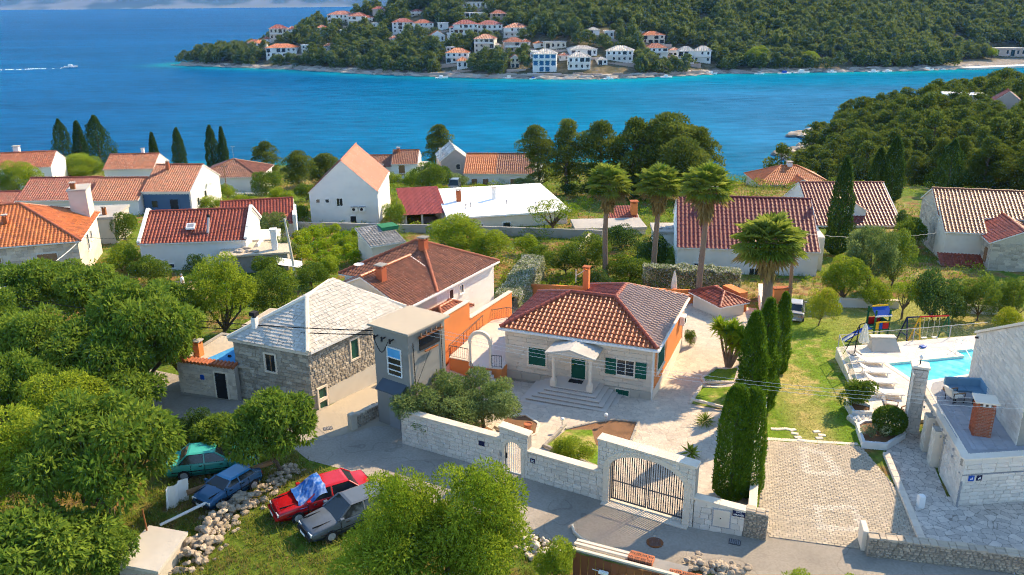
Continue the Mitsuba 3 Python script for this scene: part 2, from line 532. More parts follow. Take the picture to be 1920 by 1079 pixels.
scene['ground_mat'] = {'type': 'twosided', 'b': {'type': 'principled', 'base_color': proc(ground_fn), 'roughness': .95, 'specular': .1}}
_xs = np.concatenate([np.arange(-330, -60, 6), np.arange(-60, -30, 1.5), np.arange(-30, 45, .6), np.arange(45, 60, 1.5), np.arange(60, 431, 5)])
_ys = np.concatenate([np.arange(-40, 14, 6), np.arange(14, 24, 2), np.arange(24, 72, .6), np.arange(72, 120, 1.5), np.arange(120, 345, 3)])
struct('terrain', grid_mesh(_xs, _ys, ground, (0, 0)), 'ground_mat', smooth=True)


def head_fn(p, n, uv):
    b = fbm(p.x * .15, p.y * .15, p.z * .3, 3)
    c = noise(p.x * .9, p.y * .9, p.z * 1.5)
    low = smoothstep(2.2, .8, p.z + 3.0 * (b - .5))
    col = mix((.09, .085, .045), (.16, .13, .075), smoothstep(.4, .65, b))
    col = mix(col, (.25, .215, .175), low)
    return col * (.6 + .8 * c)


scene['headland_mat'] = {'type': 'twosided', 'b': {'type': 'principled', 'base_color': proc(head_fn), 'roughness': .95, 'specular': .1}}
struct('headland', grid_mesh(np.concatenate([np.arange(-240, 330, 4), np.arange(330, 1500, 30)]), np.concatenate([np.arange(415, 720, 4), np.arange(720, 1700, 30)]), headh, (0, 0)), 'headland_mat', smooth=True)

# far mountains across the channel
def mount(x, y):
    q = np.stack([x * .0009, y * .0009, x * 0], -1)
    n = meshkit.fbm(q, 5, 9)
    t = np.clip((y - 5950 - 260 * (meshkit.noise(np.stack([x * .0012, x * 0, x * 0], -1), 5) - .5)) / 900, -.02, 1)
    return np.clip(t, -.01, 1) * (160 + 340 * n) * 1.1


def mount_fn(p, n, uv):
    a = fbm(p.x * .004, p.y * .004, p.z * .01, 3)
    return mix((.045, .075, .085), (.15, .17, .18), smoothstep(.45, .65, a)) * 1.0


scene['mountain_mat'] = {'type': 'diffuse', 'reflectance': proc(mount_fn)}
struct('far_mountains', grid_mesh(np.arange(-5200, 5300, 60), np.arange(5700, 7300, 60), mount, (0, 0)), 'mountain_mat', smooth=True)

# ------------------------------------------------------------------ sea
_gx, _gy = np.meshgrid(np.arange(-330, 436, 6.0), np.arange(120, 644, 6.0))
_dn, _dh = np.minimum(ground(_gx, _gy), 0), inpoly_dist(HEAD, _gx, _gy)
_SH = mi.Float(np.clip(np.maximum(np.exp(np.minimum(_dh, 0) / 20.0) * (_dh < 30), np.where(_gy < 300, np.exp(_dn * 1.1), 0)), 0, 1).astype(np.float32).ravel())
_NX, _NY = _gx.shape[1], _gx.shape[0]


def shallow(p):
    x, y = dr.clip((p.x + 330) / 6, 0, _NX - 1.01), dr.clip((p.y - 120) / 6, 0, _NY - 1.01)
    i, j = dr.floor(x), dr.floor(y)
    k = mi.UInt32(j) * _NX + mi.UInt32(i)
    at = lambda o: dr.gather(mi.Float, _SH, k + o)
    v = dr.lerp(dr.lerp(at(0), at(1), x - i), dr.lerp(at(_NX), at(_NX + 1), x - i), y - j)
    return dr.select((p.x > -330) & (p.x < 430) & (p.y < 640), v, 0)


def sea_fn(p, n, uv):
    w = fbm(p.x * .012, p.y * .03, 0.0, 3)
    g = fbm(p.x * .16, p.y * .55, 4.0, 3)  # ripple light and dark, put into the colour beside the bump
    far = smoothstep(250, 1500, p.y)
    calm_sheen = smoothstep(20, 90, p.x) * smoothstep(430, 340, p.y + 60 * (w - .5))
    deep = mix((.0005, .078, .215), (.0005, .062, .185), far)
    bay = smoothstep(-160, 90, p.x) * smoothstep(600, 380, p.y)
    col = mix(deep, (.0005, .140, .255), bay * .9)
    col = mix(col, (.030, .135, .285), calm_sheen * .7)  # sky reflection on the calm water, put into its colour
    col = mix(col, (.004, .24, .29), smoothstep(.12, .95, shallow(p)) * .85)
    streak = smoothstep(.52, .72, fbm(p.x * .003, p.y * .02, 7.0, 3))
    return col * (.52 + .34 * w + .72 * g) * (1 + .12 * streak)


def sea_h(p, n, uv):
    return fbm(p.x * .18, p.y * .42, 2.0, 3) * .5 + noise(p.x * 1.1, p.y * 2.0) * .06


scene['sea_mat'] = {'type': 'bumpmap', 'tex': proc(sea_h, eps=.25), 'scale': .55, 'b': {'type': 'blendbsdf', 'weight': .10, 'a': {'type': 'diffuse', 'reflectance': proc(sea_fn)}, 'c': {'type': 'principled', 'base_color': proc(sea_fn), 'roughness': .18, 'specular': .3}}}
_sx = np.concatenate([-np.geomspace(6500, 340, 22), np.arange(-330, 430, 6), np.geomspace(440, 6500, 22)])
_sy = np.concatenate([np.arange(120, 640, 6), np.geomspace(650, 6300, 40)])
struct('sea', grid_mesh(_sx, _sy, lambda X, Y: X * 0, None, lambda X, Y: np.stack([X, Y], -1) * .001), 'sea_mat')

# ------------------------------------------------------------------ roads and paving
def asphalt_fn(p, n, uv):
    a = fbm(p.x * .35, p.y * .35, 1.0, 3)
    b = noise(p.x * 14, p.y * 14, 0.0)
    v = smoothstep(.55, .57, noise(p.x * .22 + 31, p.y * .22)) * .10 + smoothstep(.012, .004, dr.abs(fbm(p.x * .45, p.y * .45, 8.0, 3) - .47)) * .16
    return mi.Color3f(.360, .318, .262) * (.74 + .45 * a - v) * (.9 + .2 * b)


scene['asphalt_mat'] = {'type': 'twosided', 'b': {'type': 'principled', 'base_color': proc(asphalt_fn), 'roughness': .9, 'specular': .2}}
ROAD = [(-34, 58), (-24.5, 51.5), (-18.5, 48.5), (-12, 45.5), (-6.1, 42), (11.2, 33.2), (15.9, 31.6), (23, 29.5), (34, 27), (34, 20), (14, 23), (10, 28.6), (7.6, 29.4), (2.9, 31.0), (.6, 31.9), (-3.5, 34.3), (-7.3, 36.9), (-10.9, 38.6), (-13, 41), (-20, 43.6), (-27, 47), (-36, 53)]
struct('road', drape(ROAD, .012, 1.5, (0, 0)), 'asphalt_mat')
struct('concrete_apron', drape([(-11.89, 42.94, 15.0)[:2], (-11.63, 43.72, 15.0)[:2], (-8.77, 49.91, 15.0)[:2], (-7.48, 48.9, 15.0)[:2], (-6.41, 42.2, 15.0)[:2], (-8.0, 42.23, 15.0)[:2], (-10.18, 40.92, 15.0)[:2]], .026, 1.5, C('paver', .36, .3)))


def flag_fn(p, n, uv):
    x, y = p.x * .93 + p.y * -.37, p.x * .37 + p.y * .93
    d1, d2, r = mikit.voronoi(x * 2.3, y * 2.9)
    e = smoothstep(.02, .07, d2 - d1)
    a = fbm(p.x * .5, p.y * .5, 5.0, 3)
    c = noise(p.x * 9, p.y * 9, 1.0)
    return mix((.50, .42, .33), (.64, .54, .43), e) * (.82 + .16 * r) * (.84 + .26 * a) * (.94 + .12 * c)


scene['flag_mat'] = {'type': 'twosided', 'b': {'type': 'principled', 'base_color': proc(flag_fn), 'roughness': .85, 'specular': .2}}
YARD = [(-5.6, 40.45), (-.7, 37.6), (3.9, 35.2), (8.2, 32.9), (10.9, 32.2), (12.0, 36.5), (15.0, 45.5), (18.0, 55.5), (20.2, 64), (16.5, 66), (4, 68.3), (-1, 68), (-3.6, 57), (-4.8, 50), (-5.4, 47)]
struct('yard_paving', drape(YARD, .04, .6, (0, 0)), 'flag_mat')


def lawn_fn(p, n, uv):
    a = fbm(p.x * .22, p.y * .17, 3.0, 3)
    b = fbm(p.x * 1.6, p.y * 1.6, 1.0, 3)
    c = noise(p.x * 11, p.y * 11, 2.0)
    track = smoothstep(1.9, .3, dr.abs(p.x - (16.7 + (p.y - 42) * .16 + .5 * b))) * smoothstep(54, 46, p.y)
    back = smoothstep(52.5, 58.5, p.y) * smoothstep(20, 30, p.x)
    k = dr.clip(smoothstep(.46, .72, a * .55 + b * .45) + .75 * track * (.4 + b) + back * .55, 0, 1)
    return mix((.125, .21, .016), (.38, .31, .11), k) * (.72 + .56 * c)


scene['lawn_mat'] = {'type': 'twosided', 'b': {'type': 'principled', 'base_color': proc(lawn_fn), 'roughness': .95, 'specular': .1}}
LAWN = [(13.9, 40.2), (18.8, 39.4), (20.3, 41.5), (22.2, 50), (22.6, 52.6), (40, 56), (42, 66), (24, 68), (20.6, 66), (17.2, 51)]
struct('lawn', drape(LAWN, .02, 1.5, (0, 0)), 'lawn_mat')

# ------------------------------------------------------------------ HOUSES
class House:
    def __init__(self, name, label, o, ang, cat='house', group=None):
        self.k, self.o, self.a = thing(name, label, cat, group), np.array(o, float), ang

    def b(self, x=0, y=0, z=0, da=0):
        t = B(self.o, self.a).w((x, y, z))
        return B(t, self.a + da)

    def block(self, x0, x1, y0, y1, z0, z1, wall, roof='hip', tile='redtile', pitch=25, over=.3, axis=None, tw=.32, tl=.40, seed=0, h=.06, prof='far', wallname='wall', base=1.5, caps=True, capcol=None, trim='white', tmat='semi', tonevar=.35, parapet=.3):
        o = over
        w, d = x1 - x0, y1 - y0
        axis = axis or ('x' if w >= d else 'y')
        t = math.tan(math.radians(pitch))
        wb = self.b()
        wb.box(x0, x1, y0, y1, z0 - base, z1, C(wall, .5))
        e = z1 - o * t
        X0, X1, Y0, Y1 = x0 - o, x1 + o, y0 - o, y1 + o
        half = (d if axis == 'x' else w) / 2
        zr = z1 + half * t
        cx, cy = (x0 + x1) / 2, (y0 + y1) / 2
        polys, lines = [], []
        if roof == 'flat':
            rb = self.b()
            rb.box(X0, X1, Y0, Y1, z1, z1 + parapet, C(tile, .5))
            obj(wallname, wb, self.k)
            obj('roof', rb, self.k)
            return self
        if roof == 'hip':
            if axis == 'x':
                ra, rb_ = (X0 + half + o, cy, zr), (X1 - half - o, cy, zr)
                polys = [[(X0, Y0, e), (X1, Y0, e), rb_, ra], [(X1, Y0, e), (X1, Y1, e), rb_], [(X1, Y1, e), (X0, Y1, e), ra, rb_], [(X0, Y1, e), (X0, Y0, e), ra]]
                lines = [((X0, Y0, e), ra), ((X1, Y0, e), rb_), ((X1, Y1, e), rb_), ((X0, Y1, e), ra), (ra, rb_)]
            else:
                ra, rb_ = (cx, Y0 + half + o, zr), (cx, Y1 - half - o, zr)
                polys = [[(X0, Y0, e), (X1, Y0, e), ra], [(X1, Y0, e), (X1, Y1, e), rb_, ra], [(X1, Y1, e), (X0, Y1, e), rb_], [(X0, Y1, e), (X0, Y0, e), ra, rb_]]
                lines = [((X0, Y0, e), ra), ((X1, Y0, e), ra), ((X1, Y1, e), rb_), ((X0, Y1, e), rb_), (ra, rb_)]
        elif roof == 'gable':
            g = .12
            if axis == 'x':
                polys = [[(x0 - g, Y0, e), (x1 + g, Y0, e), (x1 + g, cy, zr), (x0 - g, cy, zr)], [(x1 + g, Y1, e), (x0 - g, Y1, e), (x0 - g, cy, zr), (x1 + g, cy, zr)]]
                lines = [((x0 - g, cy, zr), (x1 + g, cy, zr))]
                for x in (x0, x1):
                    wb.poly([(x, y0, z1), (x, y1, z1), (x, cy, zr - .02)], C(wall, .5))
            else:
                polys = [[(X1, y0 - g, e), (X1, y1 + g, e), (cx, y1 + g, zr), (cx, y0 - g, zr)], [(X0, y1 + g, e), (X0, y0 - g, e), (cx, y0 - g, zr), (cx, y1 + g, zr)]]
                lines = [((cx, y0 - g, zr), (cx, y1 + g, zr))]
                for y in (y0, y1):
                    wb.poly([(x0, y, z1), (x1, y, z1), (cx, y, zr - .02)], C(wall, .5))
        elif roof == 'shed':
            zr = z1 + d * t
            polys = [[(X0, Y0, e), (X1, Y0, e), (X1, Y1, z1 + (d + o) * t), (X0, Y1, z1 + (d + o) * t)]]
            for x in (x0, x1):
                wb.poly([(x, y0, z1), (x, y1, z1), (x, y1, zr - .02)], C(wall, .5))
            wb.poly([(x0, y1, z1), (x1, y1, z1), (x1, y1, zr - .02), (x0, y1, zr - .02)], C(wall, .5))
        obj(wallname, wb, self.k)
        rr = self.b()
        for p in polys:
            s = slab([rr.w(q) for q in p], .10, C(trim))
            v, f, u = s.arrays()
            rr.raw(v, f, C(trim, .5), False)
        rk = obj('roof', rr, self.k)
        tb = B()
        for i, p in enumerate(polys):
            tile_plane([rr.w(q) for q in p], tw, tl, tile if isinstance(tile, str) else tile[i % len(tile)], prof, h, seed + i, holder=tb, tonevar=tonevar)
        if caps:
            for i, (a, c) in enumerate(lines):
                for q in ridge_caps(rr.w(a) + [0, 0, .03], rr.w(c) + [0, 0, .03], capcol or (tile if isinstance(tile, str) else tile[0]), .13, .42, seed + i):
                    v, f, u = q.arrays()
                    tb.raw(v, f, u, False)
        obj('roof_tiles', tb, self.k, tmat, stuff=True)
        return self

    def face(self, f, p, u, z):
        """a frame on a face: x along it (to the right seen from outside), -y outward"""
        if f == 'f':
            return self.b(u, p, z, 0)
        if f == 'r':
            return self.b(p, u, z, 90)
        if f == 'l':
            return self.b(p, u, z, -90)
        return self.b(u, p, z, 180)

    def win(self, f, p, u, z, w, h, frame='white', glass='darkglass', kind='pane', fw=.07, sill=True, bars=1):
        b = self.face(f, p, u, z)
        c = C(frame, .6)
        b.box(-w / 2 - fw, -w / 2, -.07, .05, -fw, h + fw, c)
        b.box(w / 2, w / 2 + fw, -.07, .05, -fw, h + fw, c)
        b.box(-w / 2, w / 2, -.07, .05, h, h + fw, c)
        b.box(-w / 2, w / 2, -.07, .05, -fw, 0, c)
        if sill:
            b.box(-w / 2 - fw - .05, w / 2 + fw + .05, -.14, .0, -fw - .06, -fw, c)
        if bars and kind == 'pane':
            b.box(-.025, .025, -.05, .02, 0, h, c)
        wk = obj('window', b, self.k)
        g = self.face(f, p, u, z)
        if kind == 'pane':
            g.poly([(-w / 2, -.02, 0), (w / 2, -.02, 0), (w / 2, -.02, h), (-w / 2, -.02, h)], C(glass, .5))
            obj('pane', g, wk, 'glass_dark')
        else:
            n = max(2, int(h / .10))
            for s in (-1, 1):
                a0, a1 = (-w / 2 + .01, -.01) if s < 0 else (.01, w / 2 - .01)
                g.box(a0, a1, -.05, -.02, 0, h, C(glass, .45))
                for i in range(n):
                    z0 = h * i / n
                    g.poly([(a0, -.075, z0), (a1, -.075, z0), (a1, -.05, z0 + h / n), (a0, -.05, z0 + h / n)], C(glass, .62))
            obj('shutter', g, wk)
        return wk

    def door(self, f, p, u, z, w, h, col='wood', frame='white', handle=True):
        b = self.face(f, p, u, z)
        b.box(-w / 2, w / 2, -.05, .02, 0, h, C(col, .5))
        for zz in (.15, h * .55):
            b.box(-w / 2 + .12, w / 2 - .12, -.065, -.05, zz, zz + h * .32, C(col, .6), .01)
        k = obj('door', b, self.k)
        g = self.face(f, p, u, z)
        g.box(-w / 2 - .1, -w / 2, -.07, .05, 0, h + .1, C(frame, .55))
        g.box(w / 2, w / 2 + .1, -.07, .05, 0, h + .1, C(frame, .55))
        g.box(-w / 2, w / 2, -.07, .05, h, h + .1, C(frame, .55))
        obj('frame', g, k)
        return k

    def chimney(self, x, y, z0, h, s=.5, wall='claytile', cap='concrete', s2=None):
        b = self.b(x, y, z0)
        s2 = s2 or s
        b.box(-s / 2, s / 2, -s2 / 2, s2 / 2, -.8, h, C(wall, .5), .02)
        k = obj('chimney', b, self.k)
        c = self.b(x, y, z0)
        for sx in (-1, 1):
            for sy in (-1, 1):
                c.box(sx * s * .36 - .05, sx * s * .36 + .05, sy * s2 * .36 - .05, sy * s2 * .36 + .05, h, h + .2, C(wall, .5))
        c.box(-s * .65, s * .65, -s2 * .65, s2 * .65, h + .2, h + .28, C(cap, .5), .015)
        obj('cap', c, k)
        return k

    def dish(self, x, y, z):
        b = self.b(x, y, z)
        b.lathe([(0, 0), (.2, .03), (.36, .12), (.38, .13)], C('white', .5), (0, 0, 0), 14)
        b.tube([(0, 0, 0), (.1, .3, -.2)], .025, C('grey', .5))
        obj('satellite_dish', b, self.k)

    def antenna(self, x, y, z, h=1.5):
        b = self.b(x, y, z)
        b.tube([(0, 0, 0), (0, 0, h)], .025, C('grey', .5), 5)
        for i in range(5):
            b.tube([(-.35, .1 * i, h - .1), (.35, .1 * i, h - .1)], .012, C('grey', .6), 4)
        b.tube([(0, -.1, h - .1), (0, .5, h - .1)], .015, C('grey', .6), 4)
        obj('antenna', b, self.k)


# --- left: pale house with the orange roof, its tall chimney block
h = House('house', 'large pale stone house with bright orange tiled hip roof at the left edge', (-54.9, 72.4, 12.8), 17)
h.block(0, 14, 0, 11.2, 0, 3.95, 'oldplaster', 'hip', 'orangetile', 25, .35, seed=1, tw=.34, tl=.34, capcol='claytile')
pc = []
rg = np.random.default_rng(5)
z = 0
for r in range(12):
    hh, x = 3.9 / 12, rg.uniform(-.3, 0)
    while x < 14:
        ww = rg.uniform(.45, .9)
        bb = h.b()
        if x > 2 and not any(a - .1 < x + ww and x < c + .1 and z + hh > 1.35 and z < 2.9 for a, c in ((5.6, 7.4), (10.2, 12.2))):
            bb.block(max(x, 0), min(x + ww, 14), z, z + hh, 0, .03, C('limestone', rg.uniform(.2, .6), rg.uniform(.2, .9)))
            pc.append(bb)
        x += ww + .02
    z += hh
emit_pieces('stone_block', pc, h.k, limit=120)
h.win('f', -.03, 11.2, 1.5, 1.7, 1.25, 'oldplaster', 'wood', 'shut')
h.win('f', -.03, 6.5, 1.5, 1.6, 1.25, 'oldplaster', 'wood', 'shut')
h.win('r', 14, 4.6, 1.7, .7, 1.5, 'white', bars=0)
h.win('r', 14, 6.6, 2.2, .6, .9, 'white', bars=0)
h.block(12.2, 13.9, 8.4, 11.4, 0, 6.9, 'oldplaster', 'flat', 'concrete', wallname='chimney_block', over=.1, parapet=.15)
h.chimney(12.7, 8.9, 7.0, .5, .45, 'rust')
h.chimney(7.5, 3.0, 5.0, .9, .4, 'claytile')

# --- white house with red roof, outside stair and roof terrace
h = House('house', 'white house with glossy red ribbed roof, one skylight and a grey flue', (-36.75, 78.85, 12.4), 6.5)
h.block(0, 10.2, 0, 8.2, 0, 3.3, 'white', 'gable', 'redtile', 27, .28, 'x', seed=2, tw=.34, h=.085)
for xx in (-.14, 10.12):
    b = h.b()
    for s in (-1, 1):
        yy = -.25 if s < 0 else 8.45
        b.raw([(xx, yy, 3.2), (xx + .3, yy, 3.2), (xx + .3, 4.1, 5.52), (xx, 4.1, 5.52), (xx, yy, 3.46), (xx + .3, yy, 3.46), (xx + .3, 4.1, 5.78), (xx, 4.1, 5.78)],
              [(4, 5, 6), (4, 6, 7), (0, 1, 5), (0, 5, 4), (1, 2, 6), (1, 6, 5), (3, 0, 4), (3, 4, 7)], C('white', .55))
    obj('gable_coping', b, h.k)
b = h.b(4.7, 1.5, 4.14)
b.raw([(-.42, -.35, -.06), (.42, -.35, -.06), (.42, .35, .30), (-.42, .35, .30), (-.42, -.35, .10), (.42, -.35, .10), (.42, .35, .46), (-.42, .35, .46)], [(0, 1, 5), (0, 5, 4), (1, 2, 6), (1, 6, 5), (2, 3, 7), (2, 7, 6), (3, 0, 4), (3, 4, 7), (4, 5, 6), (4, 6, 7)], C('white', .6))
k = obj('skylight', b, h.k)
b = h.b(4.7, 1.5, 4.14)
b.poly([(-.3, -.24, .17), (.3, -.24, .17), (.3, .24, .415), (-.3, .24, .415)], C('grey', .6))
obj('pane', b, k, 'glass_dark')
b = h.b(6.45, .75, 3.7)
b.tube([(0, 0, 0), (.02, 1.1, 1.5)], .13, C('grey', .7), 8)
b.lathe([(.19, 1.4), (.19, 1.55), (.02, 1.75)], C('black', .5), (.02, 1.1, 0), 8)
obj('flue', b, h.k)
h.win('f', 0, 2.75, .55, .5, .38, 'white', bars=0)
b = h.b()
for i in range(8):
    b.box(10.3, 11.2, .3 + i * .33, 3.2, -1.2 + i * .33, -.9 + i * .33, C('oldplaster', .5))
b.box(11.2, 11.35, .2, 3.6, -1.5, 2.6, C('white', .5))
obj('outside_stair', b, h.k)
h.block(10.3, 12.4, 3.3, 7.4, 0, 1.9, 'white', 'flat', 'oldplaster', wallname='terrace_wall', over=.1)
h.door('f', 3.3, 11.0, 1.9, .8, .01, 'wood') if False else None

# flat store room in front of it
h = House('store_room', 'low flat roofed concrete store room with white flue in front of the skylight house', (-28.26, 77.36, 12.6), 12, 'shed')
h.block(0, 6.2, 0, 4.0, 0, 1.9, 'darkconcrete', 'flat', 'paver', over=.25, parapet=.18)
b = h.b(5.0, 1.0, 2.0)
b.box(-.28, .28, -.28, .28, 0, 2.1, C('white', .5), .03)
b.box(-.36, .36, -.36, .36, 2.1, 2.22, C('white', .6))
obj('flue', b, h.k)
b = h.b(0, 0, 2.1)
for i in range(9):
    b.ball((rg.uniform(1.2, 3.4), rg.uniform(.4, 2.4), .08), (rg.uniform(.2, .4), rg.uniform(.15, .3), .12), C('rock', rg.uniform(.3, .7)), 1, .3, i)
obj('stone_heap', b, h.k)
b = B((-22.5, 75.89, 14.0), 10)
b.raw([(0, 0, .2), (2.4, -.4, -.2), (2.2, 1.6, -.1), (-.2, 1.6, .5)], [(0, 1, 2), (0, 2, 3)], C('white', .6))
for x, y in ((0, 0), (2.4, -.4), (2.2, 1.6), (-.2, 1.6)):
    b.tube([(x, y, -1.6), (x, y, .25)], .03, C('grey', .5))
single('shade_sail', b, 'white shade sail stretched on posts beside the low concrete store room', 'shade sail')

# --- row of red roofs
h = House('house', 'white gabled house with blue loggia wall at the end of the red roofed row', (-50.3, 111.3, 10.4), -1.5)
h.block(0, 6.6, 0, 11, 0, 3.4, 'white', 'gable', 'claytile', 25, .25, 'x', seed=3)
b = h.b()
b.box(.02, 6.35, -.06, -.01, .0, 2.9, C('bluewall', .5))
obj('blue_wall', b, h.k)
h.win('f', -.06, 1.5, 1.1, .8, .9, 'bluewall', bars=0, sill=False)
h.door('f', -.06, 4.2, .0, 1.1, 2.2, 'darkglass', 'bluewall')
h.win('r', 6.6, 2.2, .9, .7, 1.0, 'white', bars=0)
h.win('r', 6.6, 5.0, 1.3, .7, 1.0, 'white', bars=0)
h.chimney(2.0, 4.5, 5.6, .8, .4)
h.dish(7.0, 6, 3.0)
b = h.b()
for i in range(17):
    b.tube([(.3 + i * .38, -.9, -1), (.3 + i * .38, -.9, .6)], .015, C('white', .4), 4)
b.tube([(.2, -.9, .62), (6.5, -.9, .62)], .025, C('white', .5), 4)
b.box(0, 6.6, -1.0, 0, -1.4, -.02, C('white', .5))
obj('balcony', b, h.k)
h = House('house', 'light clay tiled roof section of the row next to the blue loggia', (-57.2, 109.9, 10.4), 1)
h.block(0, 6.7, 0, 9, 0, 2.5, 'white', 'gable', 'claytile', 25, .25, 'x', seed=4)
h.win('f', 0, 3.2, .4, .7, 1.2, 'white', bars=0)
h = House('house', 'middle section of the red roofed row with a darker long roof', (-67.2, 110.6, 10.5), 1)
h.block(0, 9.9, 0, 9, 0, 2.35, 'cream', 'gable', 'redtile', 25, .25, 'x', seed=5)
h.win('f', 0, 4.0, .4, .7, 1.1, 'white', bars=0)
h.win('f', 0, 7.4, .4, .7, 1.1, 'white', bars=0)
h = House('house', 'lowest and leftmost section of the red roofed row', (-76.6, 108.5, 10.4), 2)
h.block(0, 9.2, 0, 7, 0, 1.7, 'white', 'gable', 'redtile', 24, .25, 'x', seed=6)
h.win('f', 0, 4.0, .3, .8, .8, 'white', bars=0)
h = House('annex', 'cream flat roofed annex with a tall blank wall behind the orange roof', (-53.2, 90.6, 11.8), 8, 'house')
h.block(0, 8.0, 0, 6, 0, 3.0, 'oldplaster', 'flat', 'concrete', over=.15)
h.chimney(6.8, 1.2, 3.3, .7, .4, 'rust')

h = House('house', 'white house with weathered clay roof at the far left edge behind a round tree', (-93, 136.4, 8.6), 11)
h.block(0, 15.5, 0, 8, 0, 3.5, 'white', 'gable', 'claytile', 25, .3, 'x', seed=7)
h.chimney(9.0, 5.0, 5.3, .8, .9, 'white')
h.win('f', 0, 11, 1.2, .9, 1.1)
h.win('f', 0, 7, 1.2, .9, 1.1)
h = House('house', 'small house with worn clay roof between the dark cypresses', (-72.7, 147, 7.2), 4)
h.block(0, 8.6, 0, 8, 0, 2.9, 'white', 'gable', 'claytile', 25, .3, 'x', seed=8, tonevar=.5)
h.chimney(5.6, 4.6, 4.6, .8, .5, 'white')
h = House('house', 'square white house with brown hip roof near the paired cypresses', (-51.2, 133.4, 8.0), 2)
h.block(0, 9.9, 0, 9.6, 0, 3.2, 'white', 'hip', 'browntile', 22, .35, seed=9, tonevar=.5)
h.win('f', 0, 2.4, 1.0, .9, 1.2, 'white', 'oldplaster', 'shut')
h.antenna(5.5, 3.0, 4.6, 3.0)
b = h.b()
b.box(6.5, 12.0, -5, -1.6, -1.2, .9, C('cream', .5))
for i in range(14):
    b.box(6.5 + i * .4, 6.6 + i * .4, -5.1, -5.0, .9, 1.5, C('white', .5))
b.box(6.45, 12.05, -5.15, -4.95, 1.5, 1.6, C('white', .5))
obj('terrace', b, h.k)

h = House('house', 'long low house with dark red roof wall to wall with a vine arbour', (-33.6, 92.6, 11.6), 13)
h.block(0, 8.2, 0, 8.5, 0, 1.95, 'white', 'gable', 'redtile', 25, .25, 'x', seed=10, tw=.36, h=.085)
h.block(8.2, 8.6, -.3, 5.0, 0, 2.9, 'white', 'flat', 'white', wallname='party_wall', over=0, parapet=.05)
b = h.b()
b.box(7.0, 7.5, -.6, -.2, .6, 2.9, C('oldplaster', .5))
b.box(6.85, 7.65, -.75, -.05, 2.9, 3.0, C('claytile', .5))
obj('chimney', b, h.k)

# --- white gable house with the pink roof
h = House('house', 'tall white house, gable end to the camera, pink and dark red roof, two air conditioners', (-25.3, 101.95, 11.0), 1.5)
h.block(0, 8.55, 0, 12.7, 0, 4.45, 'white', 'gable', ('pinktile', 'redtile'), 42.5, .12, 'y', seed=11, tw=.42, tl=1.2, h=.035, tonevar=.12, caps=True, capcol='pinktile', tmat='surf')
h.win('f', 0, 1.05, 3.1, .42, .42, 'white', bars=0, sill=False)
h.win('f', 0, 2.2, 3.1, .42, .42, 'white', bars=0, sill=False)
h.win('f', 0, 3.75, 2.65, .7, .95, 'white', bars=1, sill=False)
h.door('f', 0, 5.3, 0, .7, 1.3, 'darkglass')
for u in (5.55, 6.55):
    b = h.face('f', 0, u, 1.95)
    b.box(-.37, .37, -.36, -.04, 0, .55, C('white', .55), .02)
    b.box(-.42, .42, -.45, 0, .57, .62, C('grey', .4))
    k = obj('air_conditioner', b, h.k)
    b = h.face('f', 0, u, 1.95)
    b.lathe([(.2, 0), (.2, .02), (.03, .02)], C('black', .5), (0, 0, 0), 12)
    v = np.vstack(b.V)
    bb = B()
    loc = np.stack([np.cos(np.linspace(0, 6.283, 14)) * .2 - .08, np.full(14, -.365), .28 + np.sin(np.linspace(0, 6.283, 14)) * .2], -1)
    bb = h.face('f', 0, u, 1.95)
    bb.poly(list(loc[:-1]), C('black', .6))
    obj('fan_grille', bb, k)
b = h.face('r', 8.55, 6, 4.1)
b.box(-6, 6.3, -.15, 0, 0, .35, C('white', .6))
obj('gutter', b, h.k)
b = h.b()
s = np.array([(-.1, 2.2), (-.1, 7)])
zz = lambda x: 4.45 + (x) * math.tan(math.radians(42.5))
b.raw([(.9, 3, zz(.9) + .12), (2.2, 3, zz(2.2) + .12), (2.2, 8, zz(2.2) + .12), (.9, 8, zz(.9) + .12)], [(0, 1, 2), (0, 2, 3)], C('grey', .8))
obj('roof_window', b, h.k, 'glass_dark')

h = House('house', 'white house with stepped clay roofs, dormer and balcony behind the pink roofed gable', (-26.6, 148.9, 6.0), .5)
h.block(0, 6.2, 0, 6.4, 0, 3.7, 'white', 'gable', 'browntile', 25, .25, 'x', seed=12)
h.block(5.2, 9.8, -1.2, 6.4, 0, 4.4, 'white', 'gable', 'browntile', 25, .25, 'x', seed=13)
h.block(1.7, 3.5, -.6, 2, 2, 4.2, 'white', 'gable', 'browntile', 30, .12, 'y', seed=14, base=0)
h.win('f', -.6, 2.6, 2.5, 1.0, 1.5, 'white', 'wood', bars=0)
h.win('f', 0, .8, 2.3, .7, .7, bars=0)
h.win('f', -1.2, 7.0, 2.2, 1.1, 1.9, 'white', 'wood', bars=0)
h.chimney(6.1, 2.2, 5.6, .9, .5)
b = h.b()
b.box(5.0, 9.9, -2.2, -1.2, 1.7, 1.85, C('white', .5))
for i in range(13):
    b.box(5.05 + i * .39, 5.1 + i * .39, -2.2, -2.15, 1.85, 2.7, C('white', .5))
b.box(5.0, 9.9, -2.22, -2.13, 2.7, 2.78, C('white', .5))
obj('balcony', b, h.k)
h.block(9.8, 11.2, -.4, 4.6, 0, 3.4, 'oldplaster', 'flat', 'concrete', over=.1, wallname='stair_tower')

h = House('house', 'small grey stone house with pale stone slab gable roof at the shore', (-12.9, 151.4, 5.6), 10)
h.block(0, 5.4, 0, 9, 0, 4.5, 'pinkstone', 'gable', 'slabroof', 38, .2, 'y', seed=15, tw=.6, tl=.7, h=.02, trim='limestone', tonevar=.6)
h.win('f', 0, 3.2, 2.9, .7, .9, 'limestone', bars=0)
h.chimney(.3, 3.0, 4.5, 1.6, .45, 'white')

